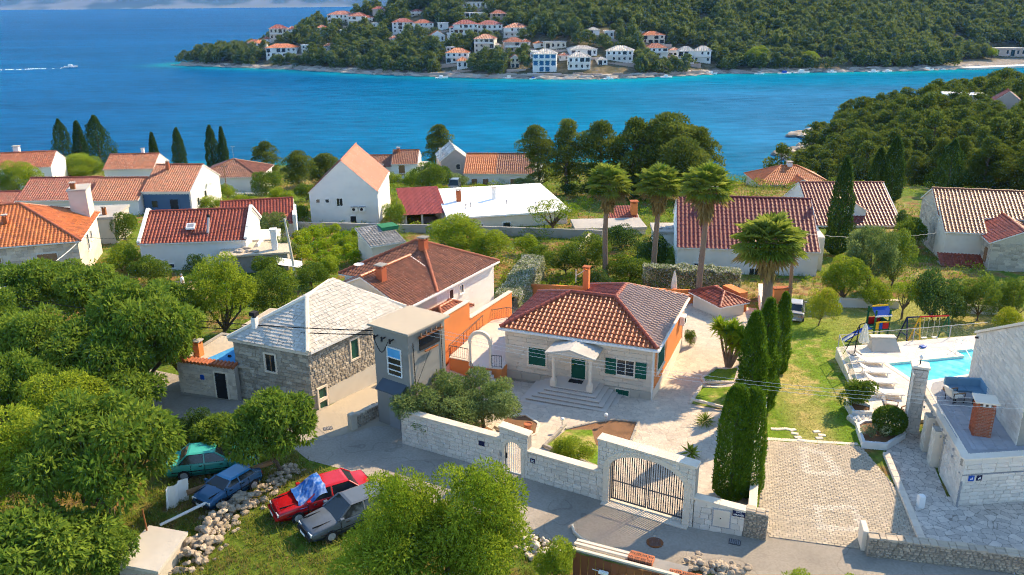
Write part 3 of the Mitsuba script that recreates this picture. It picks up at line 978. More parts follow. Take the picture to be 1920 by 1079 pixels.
h = House('house', 'long white house whose roof is half bright orange, half brown', (-8.2, 142.9, 6.6), -4)
h.block(0, 5.6, 0, 10.4, 0, 3.0, 'white', 'gable', 'orangetile', 25, .3, 'x', seed=16, tw=.36, tonevar=.1)
h.block(5.6, 12.3, 0, 10.4, 0, 3.0, 'white', 'gable', 'browntile', 25, .3, 'x', seed=17, tw=.36, tonevar=.3, wallname='right_wall')
for u in (1.8, 3.8, 8.6, 11.0):
    h.win('f', 0, u, .75, 1.0, 1.2, 'white', 'wood', 'shut')
b = h.b()
b.box(12.3, 13.8, 1, 8, .6, .75, C('white', .5))
for i in range(15):
    b.box(13.7, 13.75, 1 + i * .48, 1.05 + i * .48, .75, 1.7, C('white', .6))
b.box(13.68, 13.78, 1, 8, 1.7, 1.76, C('white', .6))
b.box(12.3, 13.7, 2, 7.5, 3.0, 3.1, C('white', .5))
obj('balcony', b, h.k)

# --- white flat roof with the dark red lean-to
h = House('workshop', 'wide low building with a bright white flat roof and short chimneys', (-7.6, 97.4, 10.6), 13, 'building')
wb = h.b()
wb.box(0, 15.0, 0, 11.5, -1, 2.4, C('cream', .5))
obj('wall', wb, h.k)
b = h.b()
b.raw([(-.2, -.3, 2.6), (15.4, -.3, 2.6), (14.6, 11.8, 3.6), (.0, 11.8, 3.6), (-.2, -.3, 2.4), (15.4, -.3, 2.4), (14.6, 11.8, 3.4), (0, 11.8, 3.4)], [(0, 1, 2), (0, 2, 3), (4, 5, 1), (4, 1, 0), (5, 6, 2), (5, 2, 1), (6, 7, 3), (6, 3, 2), (7, 4, 0), (7, 0, 3)], C('white', .85))
obj('flat_roof', b, h.k)
h.chimney(2.3, 6.0, 3.0, 1.4, .55, 'claytile')
h.chimney(6.9, 6.0, 3.0, 1.4, .45, 'white')
for x, y in ((2.6, 2.5), (3.3, 3.2), (8.0, 3.5), (11.3, 1.5)):
    b = h.b(x, y, 2.7)
    b.tube([(0, 0, 0), (0, 0, .7)], .06, C('grey', .6), 6)
    b.lathe([(.12, .7), (.12, .78), (.01, .85)], C('grey', .6), (0, 0, 0), 6)
    obj('vent_pipe', b, h.k)
for u in (3.8, 7.2):
    h.win('f', 0, u, .9, .9, .6, 'white', bars=0)
h = House('lean_to', 'open fronted lean-to with dark red sheet roof beside the white flat roof', (-13.1, 99.2, 10.9), 12, 'shed')
b = h.b()
b.box(0, .25, 0, 8.5, -1, 2.3, C('oldplaster', .4))
b.box(2.0, 2.25, 0, .25, -1, 2.2, C('oldplaster', .4))
b.box(4.6, 4.9, 0, 8.5, -1, 2.3, C('oldplaster', .4))
b.box(.25, 4.6, 8.2, 8.5, -1, 3.2, C('oldplaster', .4))
b.box(.25, 2.0, .0, .12, -1, .6, C('darkconcrete', .4))
obj('wall', b, h.k)
b = h.b()
n = 34
for i in range(n):
    x0, x1 = -.3 + 5.5 * i / n, -.3 + 5.5 * (i + 1) / n
    xm = (x0 + x1) / 2
    for a, c, za, zc in ((x0, xm, 0, .05), (xm, x1, .05, 0)):
        b.raw([(a, -.6, 2.3 + za), (c, -.6, 2.3 + zc), (c, 8.8, 3.7 + zc), (a, 8.8, 3.7 + za)], [(0, 1, 2), (0, 2, 3)], C('redsheet', .5 + .1 * math.sin(i * 7.1), .3))
obj('sheet_roof', b, h.k)
b = h.b()
b.box(1.2, 1.9, .6, 2.4, -.9, 1.1, C('wood', .4))
b.box(2.6, 4.3, 2.2, 4.4, -.9, .7, C('darkconcrete', .5))
b.box(3.2, 4.2, .5, 1.5, -.9, .4, C('blue', .3))
obj('stored_goods', b, h.k)

h = House('outbuilding', 'small red roofed outbuilding with square orange chimney behind the first palm', (12.33, 97.02, 11.2), 4, 'shed')
h.block(0, 3.2, 0, 3.6, 0, .9, 'orangewall', 'shed', 'redtile', 22, .2, seed=18)
h.chimney(2.9, 2.2, 2.2, .9, .8, 'orangewall', 'claytile')
h = House('outbuilding', 'long low white outbuilding seen between the palms', (15.58, 87.11, 11.9), -4, 'shed')
h.block(0, 6.4, 0, 3.4, 0, 1.9, 'white', 'flat', 'concrete', over=.2)
b = h.b(0, 0, 2.2)
for i in range(7):
    b.box(.5 + i * .8, .9 + i * .8, .8, 1.6, 0, rg.uniform(.1, .35), C('grey', rg.uniform(.3, .9)))
obj('roof_clutter', b, h.k)
h = House('outbuilding', 'low concrete outbuilding with flat pale roof below the bare tree', (7.56, 93.73, 11.5), 3, 'shed')
h.block(0, 8.2, 0, 4.2, 0, .9, 'oldplaster', 'flat', 'concrete', over=.15)

# --- right side
h = House('house', 'white house with deep purple red ribbed roof behind the palms', (16.0, 76.6, 12.2), -9)
h.block(0, 13.0, 0, 13.2, 0, 3.35, 'white', 'gable', 'purpletile', 27, .3, 'x', tmat='semi', seed=20, tw=.40, tl=.55, h=.075, tonevar=.2)
h.block(13.0, 13.9, 2.2, 11, 0, 3.9, 'cream', 'flat', 'cream', wallname='gable_buttress', over=0, parapet=.1)
h.win('f', 0, 2.0, .6, .8, 1.0, 'white', bars=1)
h.win('f', 0, 7.3, .4, .9, .9, 'white', bars=1)
for u in (12.2, 12.6):
    pass
h.win('r', 13.0, .75, .5, .35, 2.0, 'white', bars=0, sill=False)
h.win('r', 13.0, 1.5, .5, .35, 2.0, 'white', bars=0, sill=False)
h.chimney(3.6, 6.6, 6.6, .8, .7, 'claytile')
h = House('house', 'white house with pale purple roof and a white dormer behind the lone cypress', (36.5, 96.9, 9.4), -2)
h.block(0, 10.4, 0, 14, 0, 2.75, 'white', 'gable', 'purpletile', 27, .35, 'x', tmat='semi', seed=21, tw=.42, tl=.55, h=.08, tonevar=.2)
h.block(3.3, 6.5, 1.2, 6, 2.2, 4.1, 'white', 'gable', 'redtile', 30, .3, 'y', seed=22, base=0)
h.win('f', 0, 2.0, .9, .9, 1.1)
h = House('house', 'cream villa with orange hip roof and front gable close to the water', (40.9, 133.9, 5.6), -1)
h.block(0, 11.4, 0, 8.8, 0, 3.6, 'cream', 'hip', 'orangetile', 25, .4, seed=23, tonevar=.15)
h.block(4.2, 8.6, -1.6, 4, 0, 3.4, 'cream', 'gable', 'orangetile', 27, .35, 'y', seed=24, tonevar=.15)
h.win('f', 0, 3.0, 1.6, .7, .8)
h.win('f', -1.6, 6.4, .4, .9, 1.6, 'white', bars=1)
h.win('l', 0, 2.0, 1.0, .7, 1.8, 'white', bars=0)
h.chimney(5.8, 4.4, 5.4, .7, .8, 'white')

# --- right stone house
h = House('house', 'big pale stone house with grey red ribbed roofs at the right edge', (43.3, 79.3, 11.6), -14)
h.block(0, 15, 4.5, 12.5, 0, 5.0, 'stoneblock', 'gable', 'browntile', 25, .3, 'x', tmat='semi', seed=25, tw=.36, h=.07, base=1)
h.block(0, 15, 0, 9, 0, 4.45, 'stoneblock', 'gable', 'redtile', 25, .3, 'x', seed=29, tw=.42, h=.1, base=1, wallname='front_wall') if False else None
h.block(.0, 3.4, .6, 5, 0, 4.3, 'cream', 'shed', 'browntile', 26, .25, tmat='semi', seed=26, tw=.36, h=.07, wallname='loggia_wall')
h.block(3.4, 8.6, -2.2, 5.5, 0, 4.1, 'stoneblock', 'gable', 'redtile', 24, .3, 'y', seed=27, tw=.42, wallname='wing_wall')
h.block(8.6, 15, -.6, 5.0, 0, 4.3, 'stoneblock', 'shed', 'browntile', 26, .25, tmat='semi', seed=28, tw=.36, h=.07, wallname='right_wall')
b = h.b()
b.raw([(-.6, -1.6, 1.15), (3.4, -1.6, 1.15), (3.4, .6, 1.95), (-.6, .6, 1.95)], [(0, 1, 2), (0, 2, 3)], C('redtile', .5))
b2 = B()
tile_plane([b.w(q) for q in ((-.6, -1.6, 1.15), (3.4, -1.6, 1.15), (3.4, .6, 1.95), (-.6, .6, 1.95))], .32, .38, 'redtile', 'far', .06, 5, holder=b2)
b.box(-.5, 3.4, -1.5, .6, -.4, 1.12, C('stoneblock', .5))
obj('porch', b, h.k)
obj('porch_tiles', b2, h.k, 'semi', stuff=True)
h.win('l', 3.4, -.9, 1.9, .6, 1.2, 'wood', 'wood', 'shut')
h.win('f', -2.2, 7.6, 1.9, .8, 1.2, 'limestone', bars=0)
h.win('f', -2.2, 5.4, 0.2, .8, 1.0, 'limestone', bars=0)
pc = []
for (f, p, u0, u1, z0, z1) in (('l', 0, -12.4, -4.6, 0, 4.9), ('f', -2.2, 3.5, 8.5, 0, 4.0), ('l', 3.4, -.5, 2.1, 0, 4.0), ('f', -.6, 8.7, 14, 0, 4.2)):
    z = z0
    while z < z1:
        hh = rg.uniform(.22, .32)
        x = u0
        while x < u1:
            ww = rg.uniform(.4, .8)
            bb = h.face(f, p, 0, 0) if f == 'f' else h.face(f, p, 0, 0)
            xa, xb = x, min(x + ww, u1)
            skip = (f == 'f' and ((7.1 < xb and xa < 8.1 and z + hh > 1.8 and z < 3.2) or (4.9 < xb and xa < 5.9 and z + hh > .1 and z < 1.3))) or (f == 'l' and p == 3.4 and .4 < xb and xa < 1.4 and z + hh > 1.8 and z < 3.2)
            if xb - xa > .1 and not skip:
                bb.block(xa, xb - .015, z, min(z + hh, z1) - .015, 0, .035, C('stoneblock', rg.uniform(.35, .85), rg.uniform(0, .8)))
                pc.append(bb)
            x += ww
        z += hh
emit_pieces('stone_block', pc, h.k)

# ------------------------------------------------------------------ NEAR PROPERTY: walls, gates, bungalow, stone house, tower, villa
from shapely.geometry import Polygon, box as sbox, Point, LineString
from shapely.ops import unary_union
rg = np.random.default_rng(21)


def vprism(b, poly, y0, y1, col):
    """a plan polygon in (x, z) extruded along y"""
    for pg in getattr(poly, 'geoms', [poly]):
        if pg.geom_type != 'Polygon' or pg.area < 1e-4:
            continue
        v, f = trimesh.creation.triangulate_polygon(pg, engine='earcut')
        f = np.asarray(f)
        b.raw(np.c_[v[:, 0], np.full(len(v), y0), v[:, 1]], f, col)
        b.raw(np.c_[v[:, 0], np.full(len(v), y1), v[:, 1]], f[:, ::-1], col)
        for ring in [pg.exterior, *pg.interiors]:
            c = list(ring.coords)
            for p, q in zip(c[:-1], c[1:]):
                b.poly([(p[0], y0, p[1]), (q[0], y0, q[1]), (q[0], y1, q[1]), (p[0], y1, p[1])], col)
    return b


def blocks(poly, mk, rowh, wr, col, y, d, gap=.014, varh=0, mixr=(0, .8), toner=(.3, .7), start=None, bond=False):
    """squared stones clipped to a polygon in (x, z); mk() gives a fresh builder"""
    x0, z0, x1, z1 = poly.bounds
    out = []
    z = z0
    r = 0
    while z < z1 - .05:
        hh = rowh * (1 + varh * rg.uniform(-1, 1))
        x = x0 - (rg.uniform(0, wr[1]) if not bond else (r % 2) * wr[0] / 2)
        while x < x1:
            ww = rg.uniform(*wr)
            c = sbox(x + gap / 2, z + gap / 2, x + ww - gap / 2, z + hh - gap / 2)
            g = c.intersection(poly)
            dd = d * rg.uniform(.6, 1.3)
            for pg in getattr(g, 'geoms', [g]):
                if pg.geom_type == 'Polygon' and pg.area > .006:
                    b = mk()
                    cc = C(col, rg.uniform(*toner), rg.uniform(*mixr))
                    if pg.area > c.area * .97:
                        b.block(x + gap / 2, x + ww - gap / 2, z + gap / 2, z + hh - gap / 2, y, dd, cc)
                    else:
                        vprism(b, pg, y - dd, y, cc)
                    out.append(b)
            x += ww
        z += hh
        r += 1
    return out


def edge(p0, p1):
    p0, p1 = np.array(p0, float), np.array(p1, float)
    d = p1 - p0
    return float(np.hypot(*d[:2])), math.degrees(math.atan2(d[1], d[0]))


# ---- boundary wall along the road
def garden_wall(label, p0, p1, z0, zt0, zt1, th=.34, openings=None, coping=.10, name='garden_wall', wallcol='whiteblock', rowh=.25, wr=(.26, .55), limit=300, capcol='limestone'):
    L, a = edge(p0, p1)
    k = thing(name, label, 'wall' if name == 'garden_wall' else 'gateway')
    mk = lambda: B((p0[0], p0[1], z0), a)
    pg = Polygon([(0, -.5), (L, -.5), (L, zt1 - z0 - coping), (0, zt0 - z0 - coping)])
    if openings is not None:
        pg = pg.difference(openings)
    obj('core', vprism(mk(), pg, 0, th, C('mortar', .7)), k)
    vis = pg.intersection(sbox(0, 0, L, 9))
    emit_pieces('stone_block', blocks(vis, mk, rowh, wr, wallcol, 0, .03, toner=(.4, .62), mixr=(0, .55)), k, limit=limit)
    n = max(2, int(L / .8))
    for i in range(n):
        b = mk()
        u0, u1 = L * i / n, L * (i + 1) / n
        za, zb = zt0 - z0 + (zt1 - zt0) * i / n, zt0 - z0 + (zt1 - zt0) * (i + 1) / n
        e0, e1 = (-.05 if i == 0 else .004), (.05 if i == n - 1 else -.004)
        b.raw([(u0 + e0, -.07, za - coping), (u1 + e1, -.07, zb - coping), (u1 + e1, th + .07, zb - coping), (u0 + e0, th + .07, za - coping), (u0 + e0, -.07, za), (u1 + e1, -.07, zb), (u1 + e1, th + .07, zb), (u0 + e0, th + .07, za)],
              [(0, 1, 5), (0, 5, 4), (1, 2, 6), (1, 6, 5), (2, 3, 7), (2, 7, 6), (3, 0, 4), (3, 4, 7), (4, 5, 6), (4, 6, 7), (0, 2, 1), (0, 3, 2)], C(capcol, rg.uniform(.45, .62), rg.uniform(0, .3)))
        obj('coping_stone', b, k)
    return k, mk, L, a


k, mk, L, a = garden_wall('long pale block garden wall below the olive tree, left of the small arched gate', (-6.09, 40.26), (-.69, 37.34), 14.98, 17.03, 16.98)
b = mk()
b.box(4.9, 5.25, -.05, 0, 1.25, 1.5, C('navy', .5))
kk = single('house_number_plate', b, 'small dark plate on the wall just left of the small arched gate', 'plate', None)
# small gateway with arched top
L, a = edge((-.69, 37.34), (.72, 36.61))
op = unary_union([sbox(.28, -.6, 1.24, 1.45), Point(.76, 1.45).buffer(.48, 24)])
k, mk, L, a = garden_wall('small stone gateway with an arched opening and flat coping', (-.69, 37.34), (.72, 36.61), 14.98, 17.66, 17.5, .42, op, name='stone_gateway', limit=80)
ring = unary_union([sbox(.12, 0, 1.40, 1.45), Point(.76, 1.45).buffer(.64, 24)]).difference(op).intersection(sbox(0, 0, 2, 3))
obj('arch_surround', vprism(mk(), ring, -.06, .05, C('limestone', .55)), k)
gk = thing('pedestrian_gate', 'narrow pale metal bar gate with arched top in the small gateway', 'gate')
b = mk()
b.box(.29, .335, .1, .15, .05, 1.45, C('white', .5))
b.box(1.185, 1.23, .1, .15, .05, 1.45, C('white', .5))
b.box(.335, 1.185, .1, .15, .05, .10, C('white', .5))
th_ = np.linspace(0, math.pi, 15)
b.tube(np.c_[.76 + .45 * np.cos(th_), np.full(15, .125), 1.45 + .45 * np.sin(th_)], .025, C('white', .5), 5)
obj('frame', b, gk)
for i in range(8):
    u = .335 + (i + .5) * .85 / 8
    b = mk()
    b.box(u - .018, u + .018, .11, .14, .1, 1.45 + math.sqrt(max(0, .45 ** 2 - (u - .76) ** 2)) - .01, C('white', .55))
    obj('bar', b, gk)
b = mk()
b.box(.30, .36, .06, .1, .85, 1.15, C('black', .5))
obj('lock', b, gk)
b = mk()
b.box(.02, .14, -.075, -.03, .95, 1.2, C('grey', .5))
single('intercom', b, 'little grey intercom box on the left pier of the small gateway', 'intercom')
b = mk()
b.box(1.75, 2.0, -.07, -.02, 1.05, 1.28, C('navy', .5))
for i in range(2):
    b.box(1.80, 1.95, -.075, -.07, 1.1 + i * .08, 1.13 + i * .08, C('white', .6))
single('house_number_plate', b, 'small dark plate on the wall just right of the small arched gate', 'plate', None)
k, mk, L, a = garden_wall('pale block garden wall with coping between the two gateways', (.72, 36.61), (4.03, 34.74), 14.98, 16.63, 16.6)
# big gateway
L, a = edge((4.03, 34.74), (8.17, 32.39))
W0, W1 = .62, 4.30
cxg, rw = (W0 + W1) / 2, (W1 - W0) / 2
th_ = np.linspace(0, math.pi, 33)
arch = Polygon([(W0, -.6), (W1, -.6)] + [(cxg + rw * math.cos(t), 1.95 + .98 * math.sin(t) ** 1.0) for t in th_])
k, mk, L, a = garden_wall('large stone driveway gateway with a wide flattened arch', (4.03, 34.74), (8.17, 32.39), 14.98, 18.36, 18.2, .5, arch, name='stone_gateway', limit=200)
outer = Polygon([(W0 - .3, -.6), (W1 + .3, -.6)] + [(cxg + (rw + .3) * math.cos(t), 1.95 + 1.24 * math.sin(t)) for t in th_])
obj('arch_surround', vprism(mk(), outer.difference(arch).intersection(sbox(0, 0, L, 9)), -.08, .06, C('limestone', .55)), k)
b = mk()
b.box(cxg - .14, cxg + .14, -.14, -.08, 2.95, 3.2, C('limestone', .5), .02)
obj('keystone', b, k)
b = mk()
b.box(W0 - .3, W1 + .3, -.35, .5, -.05, .07, C('limestone', .5))
obj('threshold', b, k)
gk = thing('driveway_gate', 'wide double leaf gate of dark vertical bars under the large arch', 'gate')
for s in (0, 1):
    lk = obj('gate_leaf', None or (lambda bb: bb)(mk().box(W0 + .03 + s * rw, W0 + .08 + s * rw, .22, .27, .15, 1.93 if s == 0 else 2.88, C('iron', .5)).box(W1 - rw - .08 + s * rw, W1 - rw - .03 + s * rw, .22, .27, .15, 2.88 if s == 0 else 1.93, C('iron', .5)).box(W0 + .08 + s * rw, W1 - rw - .08 + s * rw, .22, .27, .15, .22, C('iron', .5)).box(W0 + .08 + s * rw, W1 - rw - .08 + s * rw, .225, .265, 1.15, 1.2, C('iron', .5))), gk)
    tt = np.linspace(math.pi, math.pi / 2 + .04, 12) if s == 0 else np.linspace(math.pi / 2 - .04, 0, 12)
    b = mk()
    b.tube(np.c_[cxg + (rw - .05) * np.cos(tt), np.full(12, .245), 1.95 + .94 * np.sin(tt)], .028, C('iron', .5), 5)
    obj('arched_rail', b, lk)
    n = 15
    for i in range(n):
        u = W0 + .08 + s * rw + (i + .5) * (rw - .16) / n
        b = mk()
        top = 1.95 + .94 * math.sqrt(max(0, 1 - ((u - cxg) / (rw - .05)) ** 2))
        b.box(u - .021, u + .021, .23, .26, .22, top, C('iron', .5))
        obj('bar', b, lk)
# wall right of it, with cabinet and street sign
k, mk, L, a = garden_wall('pale block garden wall with the meter cabinet right of the large gateway', (8.2, 32.37), (10.31, 31.68), 14.98, 16.62, 16.38, rowh=.3, wr=(.3, .6))
b = mk()
b.box(.82, 1.66, -.05, .01, .30, 1.28, C('grey', .8))
b.box(.88, 1.60, -.065, -.05, .36, 1.22, C('limestone', .55, .2), .01)
b.tube([(1.2, -.08, .8), (1.2, -.065, .8)], .03, C('black', .5))
single('meter_cabinet', b, 'pale meter cabinet door set in the wall right of the big gate', 'cabinet')
sk = thing('street_sign', 'dark street name sign with white lettering at the wall end right of the meter cabinet', 'sign')
b = mk()
b.box(1.70, 2.24, -.065, -.03, 1.04, 1.36, C('navy', .5))
obj('plate', b, sk)
for txt, hh, zz in (('ULICA', .06, 1.25), ('KARLA MIRA', .075, 1.10)):
    m = meshkit.text_mesh(txt, hh, .006, bold=True)
    v = np.array(m.vertices)
    v = np.c_[1.97 + (v[:, 0] - v[:, 0].max() / 2) * (.46 / max(v[:, 0].max(), .46)), -.066 - v[:, 2], zz + v[:, 1]]
    b = mk()
    b.raw(v, m.faces, C('white', .6))
    obj('lettering', b, sk)


def rubble(poly, mk, y, d, size, col, squash=.7):
    """irregular dry stones in the face of a wall"""
    out = []
    x0, z0, x1, z1 = poly.bounds
    z = z0
    while z < z1 - .03:
        hh = size * rg.uniform(.55, .95)
        x = x0 - rg.uniform(0, size)
        while x < x1:
            ww = size * rg.uniform(.8, 2.0)
            c = Polygon([(x + rg.uniform(0, .03), z + rg.uniform(-.02, .02)), (x + ww - rg.uniform(.01, .04), z + rg.uniform(-.02, .02)), (x + ww - rg.uniform(.01, .05), z + hh - rg.uniform(0, .03)), (x + rg.uniform(0, .05), z + hh - rg.uniform(0, .03))]).intersection(poly)
            if c.geom_type == 'Polygon' and c.area > .004:
                b = mk()
                e = list(c.exterior.coords)[:-1]
                cx_, cz_ = np.mean(e, 0)
                n = len(e)
                dd = d * rg.uniform(.5, 1.5)
                v = [(p[0], y, p[1]) for p in e] + [(cx_ + (p[0] - cx_) * .8, y - dd, cz_ + (p[1] - cz_) * .78) for p in e]
                f = [(n, n + i, n + i + 1) for i in range(1, n - 1)] + [q for i in range(n) for q in ((i, (i + 1) % n, n + (i + 1) % n), (i, n + (i + 1) % n, n + i))]
                b.raw(v, f, C(col, rg.uniform(.25, .8), rg.uniform(0, .9)))
                out.append(b)
            x += ww
        z += hh
    return out


def dry_wall(label, p0, p1, z0, zt0, zt1, th=.4, size=.17, col='drystone', top=True, limit=300, name='dry_stone_wall', cat='wall'):
    L, a = edge(p0, p1)
    k = thing(name, label, cat)
    mk = lambda: B((p0[0], p0[1], z0), a)
    pg = Polygon([(0, -.3), (L, -.3), (L, zt1 - z0), (0, zt0 - z0)])
    obj('core', vprism(mk(), pg, 0, th, C('mortar', .5)), k)
    ps = rubble(Polygon([(0, 0), (L, 0), (L, zt1 - z0), (0, zt0 - z0)]), mk, 0, .05, size, col)
    if top:
        x = 0
        while x < L:
            w = rg.uniform(.2, .5)
            y = 0
            while y < th:
                hh = rg.uniform(.14, .26)
                b = mk()
                zt = (zt0 + (zt1 - zt0) * x / L) - z0
                b.box(x + .01, min(x + w, L) - .01, y - .03, min(y + hh, th + .03) - .01, zt - .02, zt + rg.uniform(.02, .08), C(col, rg.uniform(.5, .95), rg.uniform(0, .4)), .015)
                ps.append(b)
                y += hh
            x += w
    emit_pieces('stone', ps, k, limit=limit)
    return k


dry_wall('short brown dry stone wall stub at the corner of the paved drive', (10.33, 31.67), (11.27, 31.33), 14.98, 16.33, 16.25, .5, .13)
dry_wall('long honey coloured dry stone wall at the lower right beside the road', (15.3, 30.2), (23.0, 28.5), 14.9, 15.92, 15.85, .45, .16)
b = B((15.32, 30.55, 14.95), -13)
b.box(-.12, .12, 0, .9, 0, 1.05, C('limestone', .6), .02)
single('gate_post', b, 'pale stone gate post at the left end of the long dry stone wall', 'post')

# ---- bungalow
h = House('bungalow', 'stone clad bungalow with glossy red roof tiles, columned porch and green shutters', (-.8, 50.09, 14.4), -22)
HW, EZ, OV = 10.34, 3.48, .25
t = math.tan(math.radians(24.5))
wx0, wx1, wy0 = .26, 10.08, .26
wb = h.b()
wb.box(wx0, wx1, wy0, 7.0, -.6, EZ - .05, C('mortar', .9))
wb.box(3.3, wx1 - .0, 7.0, 9.76, -.6, EZ - .05, C('mortar', .9))
obj('wall', wb, h.k)
b = h.b()
b.box(wx1, wx1 + .03, .3, 9.76, .5, EZ - .05, C('orangewall', .5))
obj('orange_render', b, h.k)
b = h.b()
b.box(wx1, wx1 + .06, .2, 9.8, -.6, .5, C('limestone', .55))
b.box(wx1 - .1, wx1 + .08, wy0 - .05, .3, -.6, EZ - .05, C('limestone', .6))
b.box(wx1 + .0, wx1 + .08, 9.6, 9.8, .5, EZ - .05, C('limestone', .6))
obj('plinth', b, h.k)
front = sbox(wx0, .46, wx1 - .1, EZ - .1).difference(unary_union([sbox(1.85, 1.08, 3.15, 2.34), sbox(4.78, .4, 5.82, 2.6), sbox(7.75, 1.3, 8.95, 2.40)]))
emit_pieces('cladding_panel', blocks(front, lambda: h.b(), .305, (.9, 1.5), 'limestone', wy0, .03, .012, toner=(.44, .60), mixr=(0, .5)), h.k)
emit_pieces('plinth_panel', blocks(sbox(wx0, -.1, wx1, .45).difference(sbox(7.75, -.1, 8.7, .38)), lambda: h.b(), .55, (1.2, 1.6), 'cream', wy0, .08, .012, toner=(.2, .3), mixr=(.6, 1)), h.k)
h.win('f', wy0 - .03, 2.5, 1.12, 1.16, 1.18, 'limestone', 'greenshutter', 'shut', .1)
wk = h.win('f', wy0 - .03, 8.35, 1.36, 1.06, 1.0, 'limestone', 'darkglass', 'pane', .09)
for s, x0 in ((-1, 7.08), (1, 9.0)):
    b = h.face('f', wy0 - .05, x0, 1.32)
    for zz in np.linspace(0, 1.04, 13)[:-1]:
        b.poly([(0, -.10, zz), (.68, -.10, zz), (.68, -.07, zz + .085), (0, -.07, zz + .085)], C('greenshutter', .7))
    b.box(0, .68, -.07, -.03, 0, 1.04, C('greenshutter', .45))
    obj('open_shutter', b, wk)
h.win('f', wy0 - .05, 8.22, -.02, .84, .36, 'limestone', 'greenshutter', 'shut', .05, sill=False)
dk = h.door('f', wy0 - .03, 5.3, .62, .92, 1.95, 'greenshutter', 'limestone')
b = h.b(4.96, wy0 - .12, 1.55)
b.lathe([(.035, 0), (.035, .04), (0, .05)], C('yellow', .4), (0, 0, 0), 8)
obj('handle', b, dk)
wk = h.win('r', wx1 + .03, 2.15, 1.45, 1.9, 1.45, 'limestone', 'greenshutter', 'shut', .12)
b = h.face('r', wx1, 8.55, 2.0)
b.box(-.42, .42, -.42, -.08, 0, .62, C('white', .55), .02)
b.box(-.3, .12, -.43, -.42, .1, .5, C('black', .6))
obj('air_conditioner', b, h.k)
# roof
P = lambda x, y, z: h.b().w((x, y, z))
hs = 3.65
A_, B_, R1, R2 = (0, 0, EZ), (HW, 0, EZ), (hs, hs, EZ + hs * t), (HW - hs, hs, EZ + hs * t)
C_, R3 = (HW, 10.02, EZ), (HW - hs, 10.02 - hs, EZ + hs * t)
Dk, Lk, Mk = (3.04, 10.02, EZ), (0, 7.3, EZ), (3.04, 7.3, EZ)
V1 = (HW - hs, hs, EZ + hs * t)
planes = {'front': [A_, B_, R2, R1], 'right': [B_, C_, R3, R2], 'left': [Lk, A_, R1], 'back': [Mk, Lk, R1, V1], 'rear_left': [Dk, Mk, V1, R3], 'rear': [C_, Dk, R3]}
rb = B()
for kx, pl in planes.items():
    v, f, u = slab([P(*q) for q in pl], .10, C('limestone', .5)).arrays()
    rb.raw(v, f, u, False)
obj('roof', rb, h.k)
emit_pieces('roof_tile', tile_plane([P(*q) for q in planes['front']], .30, .36, 'claytile', 'near', .085, 3, single_pieces=True, tonevar=.22, lift=.05), h.k, 'semi')
emit_pieces('side_roof_tile', tile_plane([P(*q) for q in planes['right']], .38, .40, 'glinttile', 'near', .18, 4, single_pieces=True, tonevar=.07, lift=.04), h.k, 'tilegloss')
tb = B()
for i, kx in enumerate(('left', 'back', 'rear_left', 'rear')):
    tile_plane([P(*q) for q in planes[kx]], .30, .36, 'redtile', 'near', .08, 5 + i, holder=tb, lift=.04)
obj('back_roof_tiles', tb, h.k, 'semi', stuff=True)
cp = []
up = np.array([0, 0, .05])
for i, (p, q) in enumerate(((A_, R1), (B_, R2), (R1, R2), (R2, R3), (C_, R3), (Lk, R1), (Dk, R3))):
    cp += ridge_caps(P(*p) + up, P(*q) + up, 'redtile', .15, .40, i)
emit_pieces('ridge_tile', cp, h.k, 'semi')
b = h.b()
b.box(-.1, HW + .1, -.14, -.02, EZ - .16, EZ - .04, C('white', .55))
b.box(HW + .02, HW + .14, -.02, 10.1, EZ - .16, EZ - .04, C('white', .55))
obj('gutter', b, h.k)
b = h.b()
b.tube([(wx1 + .02, .08, EZ - .15), (wx1 + .02, .12, -.2)], .05, C('white', .5), 8)
obj('downpipe', b, h.k)
h.chimney(3.2, 8.6, 4.2, .95, .42, 'orangewall', 'claytile')
b = h.b(2.5, 8.3, 4.2)
b.tube([(0, 0, 0), (0, 0, 1.0)], .025, C('white', .5))
b.tube([(0, 0, .5), (.6, .1, .95)], .02, C('white', .5))
obj('antenna', b, h.k)
# porch: steps, columns, pediment
for i in range(6):
    e = .30 * (5 - i)
    b = h.b()
    zt = -.12 + (i + 1) * .125
    b.box(3.95 - e, 6.75 + e, -1.45 - e, wy0, zt - .035, zt, C('flagstone', .50, .2), .012)
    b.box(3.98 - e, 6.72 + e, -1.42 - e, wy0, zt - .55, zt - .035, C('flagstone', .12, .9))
    obj('step', b, h.k)
ck = None
for x in (4.12, 6.5):
    b = h.b(x, -1.25, .62)
    b.box(-.17, .17, -.17, .17, 0, .42, C('limestone', .55), .02)
    b.box(-.13, .13, -.13, .13, .42, .5, C('limestone', .6))
    b.lathe([(.105, .5), (.095, 1.2), (.085, 1.95), (.11, 1.99), (.11, 2.03)], C('limestone', .6), (0, 0, 0), 14)
    b.box(-.15, .15, -.15, .15, 2.03, 2.13, C('limestone', .6))
    obj('column', b, h.k)
b = h.b()
b.box(3.85, 6.77, -1.5, wy0 - .03, 2.75, 2.92, C('limestone', .55))
obj('entablature', b, h.k)
b = h.b()
xm = 5.31
